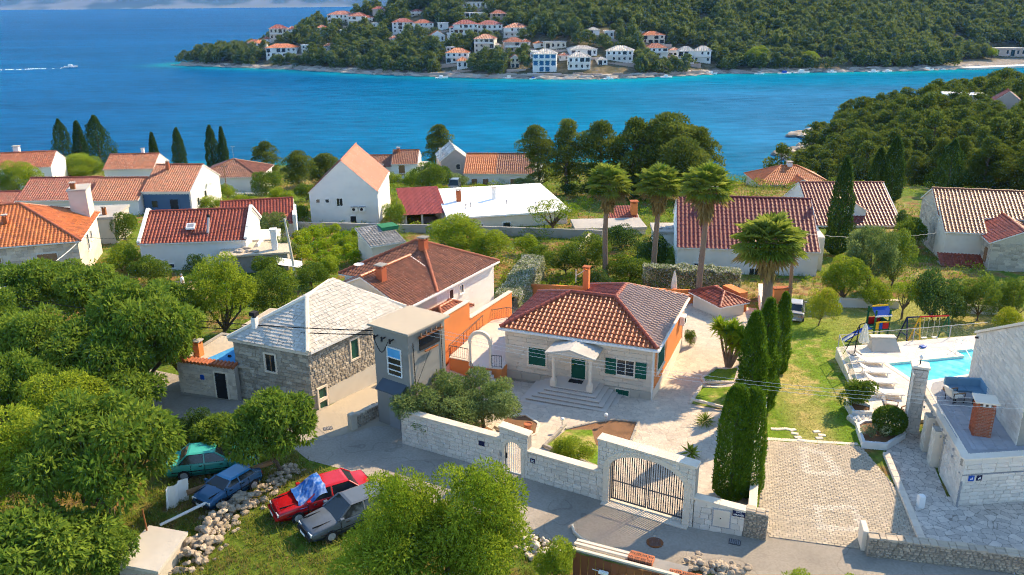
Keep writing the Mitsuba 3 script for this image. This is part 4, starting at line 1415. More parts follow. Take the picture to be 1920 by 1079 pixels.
for y0, y1, g, cl in ((-1.72, wy0 - .03, .0, .6),):
    v = [(3.70, y0, 2.92), (6.92, y0, 2.92), (6.92, y1, 2.92), (3.70, y1, 2.92), (3.70, y0, 2.98), (6.92, y0, 2.98), (6.92, y1, 2.98), (3.70, y1, 2.98), (xm, y0, 3.38), (xm, y1, 3.38)]
    f = [(0, 1, 5), (0, 5, 4), (1, 2, 6), (1, 6, 5), (3, 0, 4), (3, 4, 7), (4, 8, 9), (4, 9, 7), (5, 6, 9), (5, 9, 8), (4, 5, 8), (7, 9, 6), (0, 2, 1), (0, 3, 2)]
    b.raw(v, f, C('concrete', .85, .0))
b.raw([(4.2, -1.735, 3.0), (6.42, -1.735, 3.0), (xm, -1.735, 3.26)], [(0, 1, 2)], C('limestone', .35))
obj('pediment', b, h.k)
b = h.b()
b.box(4.85, 5.75, -.55, -.05, .632, .65, C('black', .6))
single('door_mat', b, 'dark door mat in front of the green porch door', 'mat')

# terrace left of the bungalow, arch, railings, stair
def P4(u, v, z):
    return (u, v, z)
TER = [(-4.25, 51.1), (-2.9, 50.45), (-2.75, 49.7), (-1.35, 49.3), (-.72, 49.2), (2.1, 57.1), (-.4, 58.3), (-1.75, 57.6)]
b = B()
b.prism(TER, 13.6, 15.3, C('orangewall', .45))
b.prism([(x, y) for x, y in Polygon(TER).buffer(.03, join_style=2).exterior.coords[:-1]], 15.3, 15.36, C('flagstone', .6, .2))
struct('terrace_floor', b)


def railing(label, pts, hgt=.85, name='railing', gap=.14, col='iron', z=None):
    k = thing(name, label, 'railing')
    pts = [np.array(p, float) for p in pts]
    b = B()
    for p, q in zip(pts[:-1], pts[1:]):
        b.tube([p + [0, 0, hgt], q + [0, 0, hgt]], .025, C(col, .6), 6)
        b.tube([p + [0, 0, .1], q + [0, 0, .1]], .015, C(col, .6), 5)
        for e in (p, q):
            b.tube([e, e + [0, 0, hgt]], .025, C(col, .6), 6)
    obj('rails', b, k)
    for p, q in zip(pts[:-1], pts[1:]):
        n = max(1, int(np.linalg.norm(q - p) / gap))
        for i in range(1, n):
            b = B()
            e = p + (q - p) * i / n
            b.tube([e + [0, 0, .1], e + [0, 0, hgt]], .010, C(col, .6), 4)
            obj('baluster', b, k)
    return k


railing('dark bar railing on the terrace edge between the grey tower and the stone arch', [(-4.25, 51.1, 15.36), (-2.95, 50.45, 15.36)])
railing('short dark railing between the stone arch and the bungalow wall', [(-1.35, 49.35, 15.36), (-.72, 49.25, 15.36)])
railing('dark railing across the far end of the terrace', [(-1.75, 57.6, 15.36), (-.4, 58.2, 15.36), (.4, 57.9, 15.36)])
railing('long thin railing that climbs along the terrace beside the orange wall', [(-4.25, 51.1, 15.36), (-3.4, 53.3, 15.36), (-2.6, 55.4, 15.36), (-1.75, 57.6, 15.36)], gap=.5)
ak = thing('garden_arch', 'free standing pale stone arch on two slim columns at the terrace stair', 'arch')
for i, (x, y) in enumerate(((-2.76, 49.75), (-1.44, 49.42))):
    b = B((x, y, 15.36), -14)
    b.lathe([(.13, 0), (.13, .1), (.095, .14), (.085, 1.55), (.12, 1.6), (.13, 1.7)], C('limestone', .55), (0, 0, 0), 12)
    obj('column', b, ak)
b = B((-2.1, 49.585, 17.06), -14)
tt = np.linspace(0, math.pi, 17)
o_, i_ = .80, .58
vprism(b, Polygon([(o_ * math.cos(q), o_ * math.sin(q)) for q in tt] + [(i_ * math.cos(q), i_ * math.sin(q)) for q in tt[::-1]]), -.12, .12, C('limestone', .55))
obj('arch_ring', b, ak)
sk = thing('stair', 'curved stone stair down from the stone arch to the yard', 'stair')
for i in range(6):
    b = B((-2.1 + i * .16, 49.3 - i * .28, 14.3), -14)
    b.box(-.75, .75, -.30, .0, 0, .92 - i * .15, C('flagstone', .45, .4), .01)
    obj('step', b, sk)
railing('sloping dark stair railing below the stone arch', [(-2.75, 49.0, 15.2), (-1.9, 47.5, 14.4)], .8)
# orange boundary wall beside the brown roofed house
ow = thing('boundary_wall', 'stepped orange rendered wall between the bungalow terrace and the brown roofed house', 'wall')
O0 = (-4.9, 51.4)
L1 = 10.4
b = B((*O0, 13.6), 62)
b.box(-1.0, 4.0, 0, .25, 0, (1.18, 17.9)[1] - 13.6, C('orangewall', .5))
b.box(4.0, L1, 0, .25, 0, (5.46, 16.6)[1] - 13.6, C('orangewall', .5))
obj('wall', b, ow)
b = B((*O0, 13.6), 62)
b.box(-1.0, 4.05, -.06, .31, (1.18, 17.9)[1] - 13.6, (1.18, 17.9)[1] - 13.52, C('limestone', .5))
b.box(4.05, L1, -.06, .31, (5.46, 16.6)[1] - 13.6, (5.46, 16.6)[1] - 13.52, C('limestone', .5))
obj('coping', b, ow)
# back and side boundary walls of the yard
b = B()
for p, q, hgt, cl in (((-.4, 68.2), (9.5, 66.6), 1.3, 'orangewall'), ((9.5, 66.6), (16.6, 65.4), 1.3, 'orangewall')):
    L, a = edge(p, q)
    b2 = B((*p, gz(*p) - .3), a)
    b2.box(0, L - .002, 0, .2, 0, hgt + .3, C(cl, .5))
    v, f, u = b2.arrays()
    b.raw(v, f, u, False)
single('boundary_wall', b, 'orange rendered wall across the back of the bungalow yard', 'wall')
wk = thing('boundary_wall', 'long narrow white wall running beside the tall cypress hedge to the drive', 'wall')
pts = [(10.75, 32.0), (12.15, 36.4), (14.3, 42.5), (16.6, 49.6), (18.8, 57.2), (20.6, 64.5), (21.4, 67.5)]
for i, (p, q) in enumerate(zip(pts[:-1], pts[1:])):
    L, a = edge(p, q)
    b = B((*p, gz(*p) - .3), a)
    b.box(0, L + .05, -.13, .13, 0, 1.25, C('white', .5, .3))
    obj('wall', b, wk)
    b = B((*p, gz(*p) - .3), a)
    b.box(0, L + .05, -.19, .19, 1.25, 1.33, C('limestone', .62))
    obj('coping', b, wk)

# outbuilding with red roof in the yard
h = House('outbuilding', 'small garden outbuilding with bright red hip roof beside the big palm', (16.5, 61.4, 13.8), 24)
h.block(0, 2.3, 0, 3.6, 0, 1.3, 'cream', 'hip', 'redtile', 24, .3, seed=41, tl=.36, prof='near')
h.block(2.3, 3.1, .6, 2.8, 0, 1.6, 'orangewall', 'flat', 'orangewall', wallname='chimney_wall', over=0, parapet=.1)
b = B((21.82, 63.2, 13.77), 5)
b.box(-.7, .7, -.2, .2, 0, 2.0, C('orangewall', .6))
b.box(-.78, .78, -.28, .28, 2.0, 2.1, C('claytile', .5))
single('barbecue', b, 'orange rendered outdoor fireplace behind the big palm', 'fireplace')

# garden beds in the yard
def bed(name, label, poly, dz, col, mat='surf', kerb='limestone', kh=.14, soilmat=None, cat='garden bed'):
    k = thing(name, label, cat)
    pg = Polygon(poly)
    obj('soil', drape(list(pg.exterior.coords)[:-1], dz, 1.0, col), k, mat)
    c = list(pg.buffer(.06, join_style=2).exterior.coords)
    for p, q in zip(c[:-1], c[1:]):
        L, a = edge(p, q)
        n = max(1, int(round(L / .55)))
        for i in range(n):
            b = B((p[0], p[1], gz(*p)), a)
            b.box(L * i / n + .005, L * (i + 1) / n - .005, -.08, .08, 0, kh * rg.uniform(.9, 1.1), C(kerb, rg.uniform(.4, .65), rg.uniform(0, .4)), .015)
            obj('kerb_stone', b, k)
    return k


bed('flower_bed', 'lawn and bare soil bed with rough kerb stones between porch steps and front wall', [(1.7, 39.92, 14.95)[:2], (3.05, 42.39, 14.8)[:2], (4.92, 43.25, 14.8)[:2], (5.88, 43.49, 14.8)[:2], (7.25, 43.21, 14.8)[:2], (6.2, 40.04, 14.9)[:2], (4.3, 37.72, 15.0)[:2]], .07, C('soil', .45), 'surf', 'rock')
b = drape([(1.7, 39.92, 14.95)[:2], (3.05, 42.39, 14.8)[:2], (4.52, 42.36, 14.8)[:2], (4.56, 40.3, 15.0)[:2], (5.85, 39.59, 15.0)[:2], (4.3, 37.72, 15.0)[:2]], .085, 1.0, (0, 0))
struct('garden_lawn', b, 'lawn_mat')
bed('flower_bed', 'round edged soil bed beside the olive tree', [(-0.99, 42.46, 14.8)[:2], (-0.39, 43.93, 14.7)[:2], (0.73, 44.18, 14.7)[:2], (1.42, 43.15, 14.75)[:2], (1.2, 41.71, 14.85)[:2], (0.37, 41.03, 14.9)[:2]], .07, C('soil', .3))
bed('flower_bed', 'planted bed under the olive tree behind the front wall', [(-5.6, 40.9), (-.9, 38.2), (-.7, 39.4), (-1.2, 42.2), (-2.6, 44.0), (-5.2, 44.2)], .075, C('soil', .5))
bed('flower_bed', 'small grass bed with white kerb beside the drive, nearer the house', [(12.6, 50.03, 14.5)[:2], (13.95, 51.67, 14.4)[:2], (15.35, 51.46, 14.4)[:2], (14.36, 49.01, 14.5)[:2], (12.63, 49.05, 14.5)[:2]], .07, (0, 0), 'lawn_mat', 'limestone')
bed('flower_bed', 'larger grass bed with white kerb beside the drive, left of the cypress hedge', [(10.98, 45.84, 14.6)[:2], (12.25, 48.42, 14.5)[:2], (14.4, 48.22, 14.5)[:2], (13.09, 44.48, 14.7)[:2]], .07, (0, 0), 'lawn_mat', 'limestone')

# ---- old stone house with slab roof
h = House('stone_house', 'old grey stone house with white stone slab hip roof and green window shutters', (-11.85, 44.06, 15), -23.7)
# x to the right along -23.7 is the left face reversed: footprint from its corner
u = np.array([math.cos(math.radians(57)), math.sin(math.radians(57))])
w = np.array([-math.cos(math.radians(-23.7)), -math.sin(math.radians(-23.7))])
c0 = np.array([-11.85, 44.06])
c1 = c0 + u * 8.3
c3 = c0 + w * 5.45
c2 = c1 + w * 7.0 + u * -.6
foot = [tuple(c0), tuple(c1), tuple(c2), tuple(c3)]
b = B()
b.prism(foot, 14, 18.95, C('mortar', .6))
obj('wall', b, h.k)
r1, r2 = np.array([*(c0 + u * 3.1 + w * 2.6), 20.87]), np.array([*(c0 + u * 6.0 + w * 3.4), 20.95])
ov = Polygon(foot).buffer(.22, join_style=2).exterior.coords
ce = [min(ov, key=lambda q: math.hypot(q[0] - c[0], q[1] - c[1])) for c in foot]
E0, E1, E2, E3 = [np.array([*q, 18.88]) for q in ce]
rb = B()
pls = [[E0, E1, r2, r1], [E1, E2, r2], [E2, E3, r1, r2], [E3, E0, r1]]
for pl in pls:
    v, f, uu = slab(pl, .14, C('limestone', .5)).arrays()
    rb.raw(v, f, uu, False)
obj('roof', rb, h.k)
rs = np.random.default_rng(4)


def slabs(pl, seed, n=1.0):
    out = []
    a, bb = pl[0], pl[1]
    uu = (bb - a) / np.linalg.norm(bb - a)
    nn = np.cross(bb - a, pl[-1] - a)
    nn /= np.linalg.norm(nn)
    nn = nn if nn[2] > 0 else -nn
    vv = np.cross(nn, uu)
    q = np.array([((p - a) @ uu, (p - a) @ vv) for p in pl])
    if q[:, 1].max() <= 0:
        vv, q = -vv, q * [1, -1]
    pg = Polygon(q)
    y = 0
    while y < q[:, 1].max():
        hh = rs.uniform(.2, .28)
        x = q[:, 0].min() - rs.uniform(0, .4)
        while x < q[:, 0].max():
            ww = rs.uniform(.2, .42)
            g = sbox(x + .012, y - .05, x + ww - .012, y + hh - .01).intersection(pg)
            if g.geom_type == 'Polygon' and g.area > .02:
                e = np.array(g.exterior.coords)[:-1]
                e = e + rs.uniform(-.022, .022, e.shape)
                m = len(e)
                lift = rs.uniform(.03, .045)
                top = a + e[:, :1] * uu + e[:, 1:] * vv + nn * (lift + (.06 - .15 * (e[:, 1:] - y)))
                bot = top - nn * .12
                bq = B()
                bq.raw(np.vstack([top, bot]), [(0, i, i + 1) for i in range(1, m - 1)] + [z for i in range(m) for z in ((m + i, m + (i + 1) % m, (i + 1) % m), (m + i, (i + 1) % m, i))], C('slabroof', rs.uniform(.45, .68), rs.uniform(0, .35)), False)
                out.append(bq)
            x += ww
        y += hh
    return out


emit_pieces('roof_slab', slabs(pls[0], 1), h.k)
emit_pieces('left_roof_slab', slabs(pls[3], 2), h.k)
tb = B()
for pl in pls[1:3]:
    for s in slabs(pl, 3):
        v, f, uu = s.arrays()
        tb.raw(v, f, uu, False)
obj('back_roof_slabs', tb, h.k, stuff=True)
for i, (p, q) in enumerate(((E0, r1), (r1, r2), (E1, r2), (E3, r1))):
    b = B()
    b.tube([p + [0, 0, .10], (p + q) / 2 + [0, 0, .13], q + [0, 0, .12]], .13, C('limestone', .72), 6, False)
    obj('mortared_ridge', b, h.k)
# faces: left (along w) and right (along u)
mkl = lambda: B((*c3, 15.0), -23.7)
lf = sbox(0, 0, 5.45, 3.85).difference(sbox(5.45 - 3.2, 2.1, 5.45 - 2.32, 3.34))
emit_pieces('stone_block', blocks(lf, mkl, .24, (.24, .6), 'stoneblock', 0, .045, .02, .18, (0, .9), (.2, .75)), h.k)
mkr = lambda: B((*c0, 15.0), 57)
rf = sbox(0, 1.0, 8.3, 3.85).difference(unary_union([sbox(3.38, 2.0, 4.2, 3.38), sbox(.4, -1, 1.25, 1.5)]))
emit_pieces('side_stone', rubble(rf, mkr, 0, .05, .2, 'stoneblock'), h.k)
b = mkr()
b.box(1.3, 8.3, -.05, 0, -.3, 1.02, C('oldplaster', .55, .2))
obj('plaster_base', b, h.k)
for f_, mk_, u0, z0, ww, hh, gl, kd in (('l', mkl, 5.45 - 2.76, 2.17, .72, 1.1, 'darkglass', 0), ('r', mkr, 3.78, 2.07, .64, 1.24, 'greenshutter', 1), ('r', mkr, .82, .62, .62, .62, 'greenshutter', 1), ('r', mkr, .82, -.12, .62, .52, 'greenshutter', 1)):
    b = mk_()
    fw = .11
    x0, x1 = u0 - ww / 2, u0 + ww / 2
    for a_ in ((x0 - fw, x0, z0 - fw, z0 + hh + fw), (x1, x1 + fw, z0 - fw, z0 + hh + fw), (x0, x1, z0 + hh, z0 + hh + fw), (x0, x1, z0 - fw, z0)):
        b.box(a_[0], a_[1], -.09, .02, a_[2], a_[3], C('limestone', .6))
    if kd == 0:
        b.box(u0 - .03, u0 + .03, -.04, .0, z0, z0 + hh, C('wood', .6))
    wk = obj('window', b, h.k)
    b = mk_()
    b.poly([(x0, -.015, z0), (x1, -.015, z0), (x1, -.015, z0 + hh), (x0, -.015, z0 + hh)], C(gl, .5))
    obj('pane' if kd == 0 else 'shutter', b, wk, 'glass_dark' if kd == 0 else 'semi')
b = mkr()
b.box(0, 8.4, -.30, -.18, 3.78, 3.92, C('white', .5))
obj('gutter', b, h.k)
b = B((*(c3 * .8 + c0 * .2 + u * .7), 19.1), -24)
b.box(-.15, .15, -.15, .15, -.3, 1.05, C('white', .55), .02)
b.box(-.2, .2, -.2, .2, 1.15, 1.4, C('black', .6))
b.box(-.1, .1, -.1, .1, 1.0, 1.2, C('black', .4))
obj('chimney', b, h.k)

# flat annexe with the blue sheet
h = House('annex', 'low flat roofed stone annexe with tile edge, open dark door and blue sheeting', (-20.74, 46.92, 15), -17, 'building')
b = h.b()
b.box(0, 4.15, 0, .3, -.5, 2.2, C('mortar', .8))
b.box(0, .3, .3, 4.6, -.5, 2.2, C('mortar', .8))
b.box(.3, 5.2, 4.3, 4.6, -.5, 2.2, C('mortar', .8))
obj('wall', b, h.k)
emit_pieces('stone_block', blocks(sbox(0, 0, 4.1, 2.15).difference(sbox(2.62, -.1, 3.55, 1.78)), lambda: h.b(), .22, (.3, .7), 'limestone', 0, .03, .012, .1, (.1, .7), (.3, .55)), h.k)
h.door('f', -.02, 3.08, 0, .78, 1.7, 'black', 'limestone')
b = h.b()
b.box(.1, 5.6, .3, 4.3, 2.05, 2.14, C('paver', .5))
obj('roof', b, h.k)
b = h.b()
b.raw([(1.7, .45, 2.22), (4.25, .4, 2.26), (4.9, 3.6, 2.5), (3.0, 3.6, 2.46)], [(0, 1, 2), (0, 2, 3)], C('tarpcyan', .6))
for i in range(5):
    b.box(3 + i * .35, 3.2 + i * .35, 1 + i * .4, 1.1 + i * .4, 2.3, 2.42, C('black', .5))
obj('blue_sheet', b, h.k)
n = 16
for i in range(n):
    b = h.b()
    u0 = 4.2 * i / n
    b.tube([(u0 + .13, -.14, 2.2), (u0 + .13, .38, 2.30)], [.12, .10], C('claytile', rg.uniform(.4, .7)), 8)
    obj('edge_tile', b, h.k, 'semi')
h.chimney(.9, 1.0, 2.1, .85, .45, 'orangewall', 'concrete')
b = B((-11.5 - 6.2, 52.3, 15), -17)
b.box(-.5, 3.6, 0, 3.2, -.5, 2.1, C('oldplaster', .5))
b.box(-.65, 3.75, -.15, 3.35, 2.1, 2.28, C('paver', .45))
single('store_room', b, 'flat roofed plaster store room behind the annexe and its blue sheet', 'building')
b = h.b(1.75, -.03, 1.2)
b.lathe([(.0, 0), (.15, .0), (.15, .04)], C('blue', .5), (0, 0, 0), 10)
v = np.vstack(b.V)
b = h.b()
b.box(1.62, 1.88, -.07, -.02, 1.1, 1.4, C('blue', .4), .02)
single('wall_plate', b, 'small blue plate on the annexe wall left of its dark door', 'plate')

# ---- transformer tower
tk = thing('transformer_tower', 'grey rendered transformer tower with flat concrete roof and insulators', 'tower')
mkT = lambda dz=0: B((-5.65, 41.32, 15 + dz), 55)       # x along the right face, y to the left face
b = mkT()
b.box(0, 3.1, 0, 2.55, -.4, 6.0, C('darkconcrete', .5, .1))
obj('wall', b, tk)
b = mkT()
b.box(-.2, 3.3, -.22, 2.77, 6.0, 6.13, C('paver', .45, .3))
b.box(-.23, 3.33, -.25, 2.8, 6.03, 6.09, C('concrete', .35, .6))
obj('roof', b, tk)
mkTl = lambda dz=0: B((*B((-5.65, 41.32, 15), 55).w((0, 2.55, 0))[:2], 15 + dz), -35)     # x along the left face to the corner
b = mkTl()
fx0, fx1 = 2.55 - 1.52, 2.55 - .58
for a_ in ((fx0 - .06, fx0, 3.3, 5.0), (fx1, fx1 + .06, 3.3, 5.0), (fx0, fx1, 4.94, 5.0), (fx0, fx1, 4.36, 4.42), (fx0, fx1, 3.98, 4.03), (fx0, fx1, 3.62, 3.67), (fx0, fx1, 3.3, 3.36)):
    b.box(a_[0], a_[1], -.06, .02, a_[2], a_[3], C('white', .55))
wk = obj('window', b, tk)
b = mkTl()
b.box(fx0, fx1, -.03, .0, 4.42, 4.94, C('tarpcyan', .8, .5))
obj('upper_panel', b, wk)
for i, z0 in enumerate((3.36, 3.67, 4.03)):
    b = mkTl()
    b.poly([(fx0, -.012, z0), (fx1, -.012, z0), (fx1, -.012, z0 + .31), (fx0, -.012, z0 + .31)], C('darkglass', .5))
    obj('pane', b, wk, 'glass_dark')
b = mkTl()
b.raw([(.5, -.65, 2.55), (2.3, -.65, 2.55), (2.3, 0, 2.95), (.5, 0, 2.95), (.5, -.65, 2.48), (2.3, -.65, 2.48), (2.3, 0, 2.8), (.5, 0, 2.8)], [(0, 1, 2), (0, 2, 3), (4, 6, 5), (4, 7, 6), (0, 4, 5), (0, 5, 1), (1, 5, 6), (1, 6, 2), (0, 3, 7), (0, 7, 4)], C('cargrey', .35))
obj('canopy', b, tk)
b = mkTl()
b.box(.9, 1.65, -.04, .01, 0, 2.3, C('grey', .55))
b.box(1.68, 2.4, -.04, .01, 0, 2.3, C('grey', .5))
obj('metal_door', b, tk)
b = mkT()
b.box(.9, 2.6, -.05, 0, 4.75, 5.6, C('black', .5))
b.box(.7, 2.75, -.25, -.12, 5.55, 5.63, C('rust', .3))
b.box(1.2, 2.3, -.22, -.1, 4.62, 4.68, C('rust', .5))
obj('bracket', b, tk)
for i in range(5):
    b = mkT()
    b.lathe([(.03, 0), (.07, .04), (.03, .08), (.07, .12), (.03, .16), (.06, .2), (0, .24)], C('wood', .3), (.85 + i * .42, -.22, 5.63), 8)
    obj('insulator', b, tk, 'gloss')
b = mkTl()
for u0 in (.35, .9, 1.5):
    b.tube([(u0, 0, 5.5), (u0, -.35, 5.45)], .04, C('black', .6), 6)
    b.tube([(u0, -.3, 5.35), (u0, -.3, 5.6)], .06, C('black', .6), 6)
tq = np.linspace(0, 1, 9)
b.tube(np.c_[.35 + 1.0 * tq, np.full(9, -.32), 5.4 - .7 * np.sin(tq * math.pi)], .025, C('black', .5), 5)
obj('insulator_arm', b, tk)
for x0, p in ((2.75, .04), (.35, .05)):
    b = mkT()
    b.tube([(x0, -p, 5.4), (x0 + .05, -p, 3.0), (x0, -p, .3)], .022, C('black', .6), 5)
    obj('cable', b, tk)
b = mkT()
b.tube([(1.6, -.2, 4.7), (.1, -.1, 2.4)], .018, C('black', .5), 4)
obj('cable', b, tk)
# low rubble wall in front of the tower apron
dry_wall('low stone kerb wall on the concrete apron left of the grey tower', (-8.95, 42.0), (-7.5, 43.9), 14.98, 15.75, 15.8, .3, .2, 'stoneblock')
b = B((-9.0, 41.95, 14.98), 52)
b.box(-.3, .1, -.12, .22, 0, 1.05, C('stoneblock', .6), .04)
single('stone_post', b, 'rough upright stone post at the near end of the low kerb wall', 'post')

# ---- house with the brown hip roof
h = House('house', 'white house with two toned brown hip roof, two chimneys and a small tiled porch', (-5.46, 56.48, 13.6), 60)
h.block(0, 8.0, .0, 8.6, 0, 4.75, 'white', 'hip', 'browntile', 26.5, .32, seed=51, tw=.25, tl=.36, prof='near', capcol='claytile', axis='y')
h.block(-4.0, 1.6, .0, 7.0, 0, 4.7, 'oldplaster', 'gable', 'browntile', 24.5, .30, 'x', seed=52, tw=.25, tl=.36, prof='near', wallname='wing_wall', capcol='claytile')
h.block(-1.9, 1.5, -1.8, 0, 0, 3.35, 'white', 'hip', 'claytile', 26, .25, seed=53, tl=.34, wallname='porch_wall')
h.win('f', 0, 1.85, 3.4, .5, .7, 'white', bars=0)
h.win('f', 0, 3.25, 3.45, .45, .6, 'white', bars=1)
h.win('f', -1.8, .7, 1.9, .5, .9, 'white', 'wood', 'shut')
h.win('f', -1.8, -.7, 1.9, .8, .8, 'white', bars=1)
h.chimney(3.3, 3.4, 6.0, 1.1, .55, 'brick', 'darkconcrete')
h.chimney(-2.9, 2.6, 5.9, .85, .55, 'brick', 'darkconcrete')
h.dish(-2.4, 5.0, 6.4)
b = h.b()
b.box(-4.3, 8.3, -.42, -.3, 4.48, 4.62, C('white', .55))
obj('gutter', b, h.k)
h = House('shed', 'small shed with grey sheet roof and a green cover behind the brown roofed house', (-13.84, 78.95, 12.67), 30)
h.block(0, 3.4, 0, 4, 0, 2.4, 'oldplaster', 'shed', 'darkconcrete', 12, .2, seed=54, caps=False)
b = h.b()
b.box(2.2, 4.0, 2.6, 4.3, 3.0, 3.35, C('green', .9))
obj('green_cover', b, h.k)

# ------------------------------------------------------------------ PAVED DRIVE, VILLA, POOL GARDEN
def hprism(b, poly, z0, z1, col):
    for pg in getattr(poly, 'geoms', [poly]):
        v, f = trimesh.creation.triangulate_polygon(pg, engine='earcut')
        f = np.asarray(f)
        b.raw(np.c_[v, np.full(len(v), z1)], f, col)
        for ring in [pg.exterior, *pg.interiors]:
            c = list(ring.coords)
            for p, q in zip(c[:-1], c[1:]):
                b.poly([(*p, z0), (*q, z0), (*q, z1), (*p, z1)], col)
    return b


DRIVE = Polygon([(11.5, 31.5), (15.5, 30.6), (17.95, 30.3), (18.9, 34.8), (18.8, 39.5), (13.95, 40.15), (11.55, 33.6)])
struct('paved_drive', drape(list(DRIVE.exterior.coords)[:-1], .016, 1.0, C('mortar', .8)))
D1 = Polygon([(15.6, 39.36, 15.0)[:2], (16.58, 38.73, 15.0)[:2], (16.64, 36.64, 15.0)[:2], (14.94, 36.82, 15.0)[:2]])
D2 = Polygon([(14.4, 33.86, 15.0)[:2], (16.24, 33.83, 15.0)[:2], (15.86, 31.99, 15.0)[:2], (13.98, 32.18, 15.0)[:2]])
light = unary_union([d.buffer(.12).difference(d.buffer(-.24)) for d in (D1, D2)])
ps = []
ca, sa = math.cos(math.radians(-14)), math.sin(math.radians(-14))
for j in range(-10, 78):
    for i in range(-6, 48):
        x, y = (i + .5 * (j % 2)) * .26, j * .155
        wx, wy = 11.2 + x * ca - y * sa, 30.2 + x * sa + y * ca
        c = Polygon([(11.2 + a * ca - b_ * sa, 30.2 + a * sa + b_ * ca) for a, b_ in ((x + .008, y + .008), (x + .252, y + .008), (x + .252, y + .147), (x + .008, y + .147))])
        if not DRIVE.contains(c.centroid):
            continue
        c = c.intersection(DRIVE)
        if c.geom_type != 'Polygon' or c.area < .01:
            continue
        e = np.array(c.exterior.coords)[:-1]
        n = len(e)
        m = e.mean(0)
        zt = 15.03 + .02 + rg.uniform(-.006, .006) - (15 - gz(*m))
        b = B()
        t_ = np.c_[m + (e - m) * .93, np.full(n, zt)]
        b.raw(np.vstack([t_, np.c_[e, np.full(n, zt - .02)]]), [(0, k + 1, k + 2) for k in range(n - 2)] + [q for k in range(n) for q in ((n + k, n + (k + 1) % n, (k + 1) % n), (n + k, (k + 1) % n, k))],
              C('paverlight' if light.contains(Point(*m)) else 'paver', rg.uniform(.36, .66), rg.uniform(0, .7)), False)
        ps.append(b)
emit_pieces('paving_stone', ps, 'paved_drive')
b = drape([(13.4, 40.3), (18.7, 39.6), (18.75, 39.85), (13.5, 40.6)], .03, .5, C('limestone', .5))
struct('drive_edge', b)
st = thing('stepping_stones', 'curved row of pale edging stones where the lawn meets the paved drive', 'edging')
for px, py in ((1452, 806), (1464, 806), (1476, 806), (1487, 807), (1490, 814), (1496, 820), (1502, 826), (1530, 812), (1540, 818)):
    pass
for (x, y) in ((14.7, 41.44, 15.0)[:2], (15.06, 41.44, 15.0)[:2], (15.42, 41.43, 15.0)[:2], (15.69, 41.33, 15.0)[:2], (15.67, 40.91, 15.0)[:2], (15.71, 40.49, 15.0)[:2], (15.78, 40.17, 15.0)[:2], (16.96, 41.11, 15.0)[:2], (17.11, 40.7, 15.0)[:2], (16.85, 40.38, 15.0)[:2]):
    b = B((x, y, gz(x, y)), rg.uniform(-30, 30))
    b.box(-.2, .2, -.12, .12, -.05, .07, C('limestone', rg.uniform(.5, .7)), .02)
    obj('stone', b, st)

# villa: flagged strip, kerb
STRIP = [(18.05, 30.25), (24, 29.2), (34, 27.6), (34, 36), (21.0, 34.6), (22.8, 41.5), (21.6, 40.5), (19.9, 38.9), (19.0, 34.8)]
def crazy_fn(p, n, uv):
    d1, d2, r = mikit.voronoi(p.x * 2.4, p.y * 2.6)
    e = smoothstep(.02, .09, d2 - d1)
    c = noise(p.x * 8, p.y * 8, 1.0)
    return mix((.30, .265, .225), (.60, .53, .45), e) * (.75 + .3 * r) * (.86 + .24 * c)


scene['crazy_mat'] = {'type': 'twosided', 'b': {'type': 'principled', 'base_color': proc(crazy_fn), 'roughness': .85, 'specular': .25}}
struct('villa_paving', drape(STRIP, .05, 1.0, (0, 0)), 'crazy_mat')
kb = thing('kerb', 'straight pale stone kerb between the paved drive and the flagged strip of the villa', 'kerb')
p, q = (19.75, 38.6), (17.95, 30.2)
L, a = edge(p, q)
for i in range(14):
    b = B((*p, 14.95), a)
    b.box(L * i / 14 + .006, L * (i + 1) / 14 - .006, -.16, .16, -.2, .24, C('limestone', rg.uniform(.45, .6), .2), .02)
    obj('kerb_stone', b, kb)

vk = thing('villa', 'modern white stone villa with roof terrace, piers and glass balustrade at lower right', 'house')
VF = [(21.07, 33.86), (29.5, 34.7), (29.5, 44.2), (25.9, 43.2), (23.4, 42.5), (22.6, 41.2)]
VS = Polygon([(21.07, 33.86), (29.5, 34.7), (29.5, 44.2), (25.9, 43.2), (24.4, 42.5), (22.9, 38.0), (21.75, 37.05)])
b = B()
hprism(b, VS, 14.2, 17.1, C('mortar', .9))
obj('wall', b, vk)
L, a = edge(VF[0], VF[1])
mkf = lambda: B((21.07, 33.86, 14.9), a)
emit_pieces('stone_block', blocks(sbox(0, 0, 6, 1.78), mkf, .2, (.24, .55), 'whiteblock', 0, .03, .014, .15, (0, .6), (.42, .64)), vk, limit=200)
emit_pieces('parapet_block', blocks(sbox(0, 1.84, 6, 2.6), mkf, .25, (.5, .8), 'whiteblock', .0, .03, .012, toner=(.48, .62), mixr=(0, .4)), vk, limit=80)
b = mkf()
b.box(0, 8.4, -.05, .3, 1.78, 1.83, C('grey', .5))
b.box(0, 8.4, 0, .3, 2.2, 2.6, C('mortar', .9))
obj('drip_ledge', b, vk)
b = mkf()
b.box(-.05, 8.4, -.06, .42, 2.6, 2.68, C('limestone', .7))
obj('parapet_coping', b, vk)
LL, la = edge(VF[0], VF[5])
mkL = lambda: B((22.6, 41.2, 14.9), la + 180)     # x from the back end to the front corner, outward is -y
emit_pieces('side_block', blocks(sbox(LL - 2.85, 0, LL, 2.2), mkL, .2, (.3, .6), 'whiteblock', 0, .03, .014, .1, (0, .6), (.42, .6)), vk, limit=120)
emit_pieces('side_parapet_block', blocks(sbox(LL - 1.0, 2.05, LL, 2.6), mkL, .25, (.4, .6), 'whiteblock', 0, .04, .012, toner=(.45, .6), mixr=(0, .4)), vk)
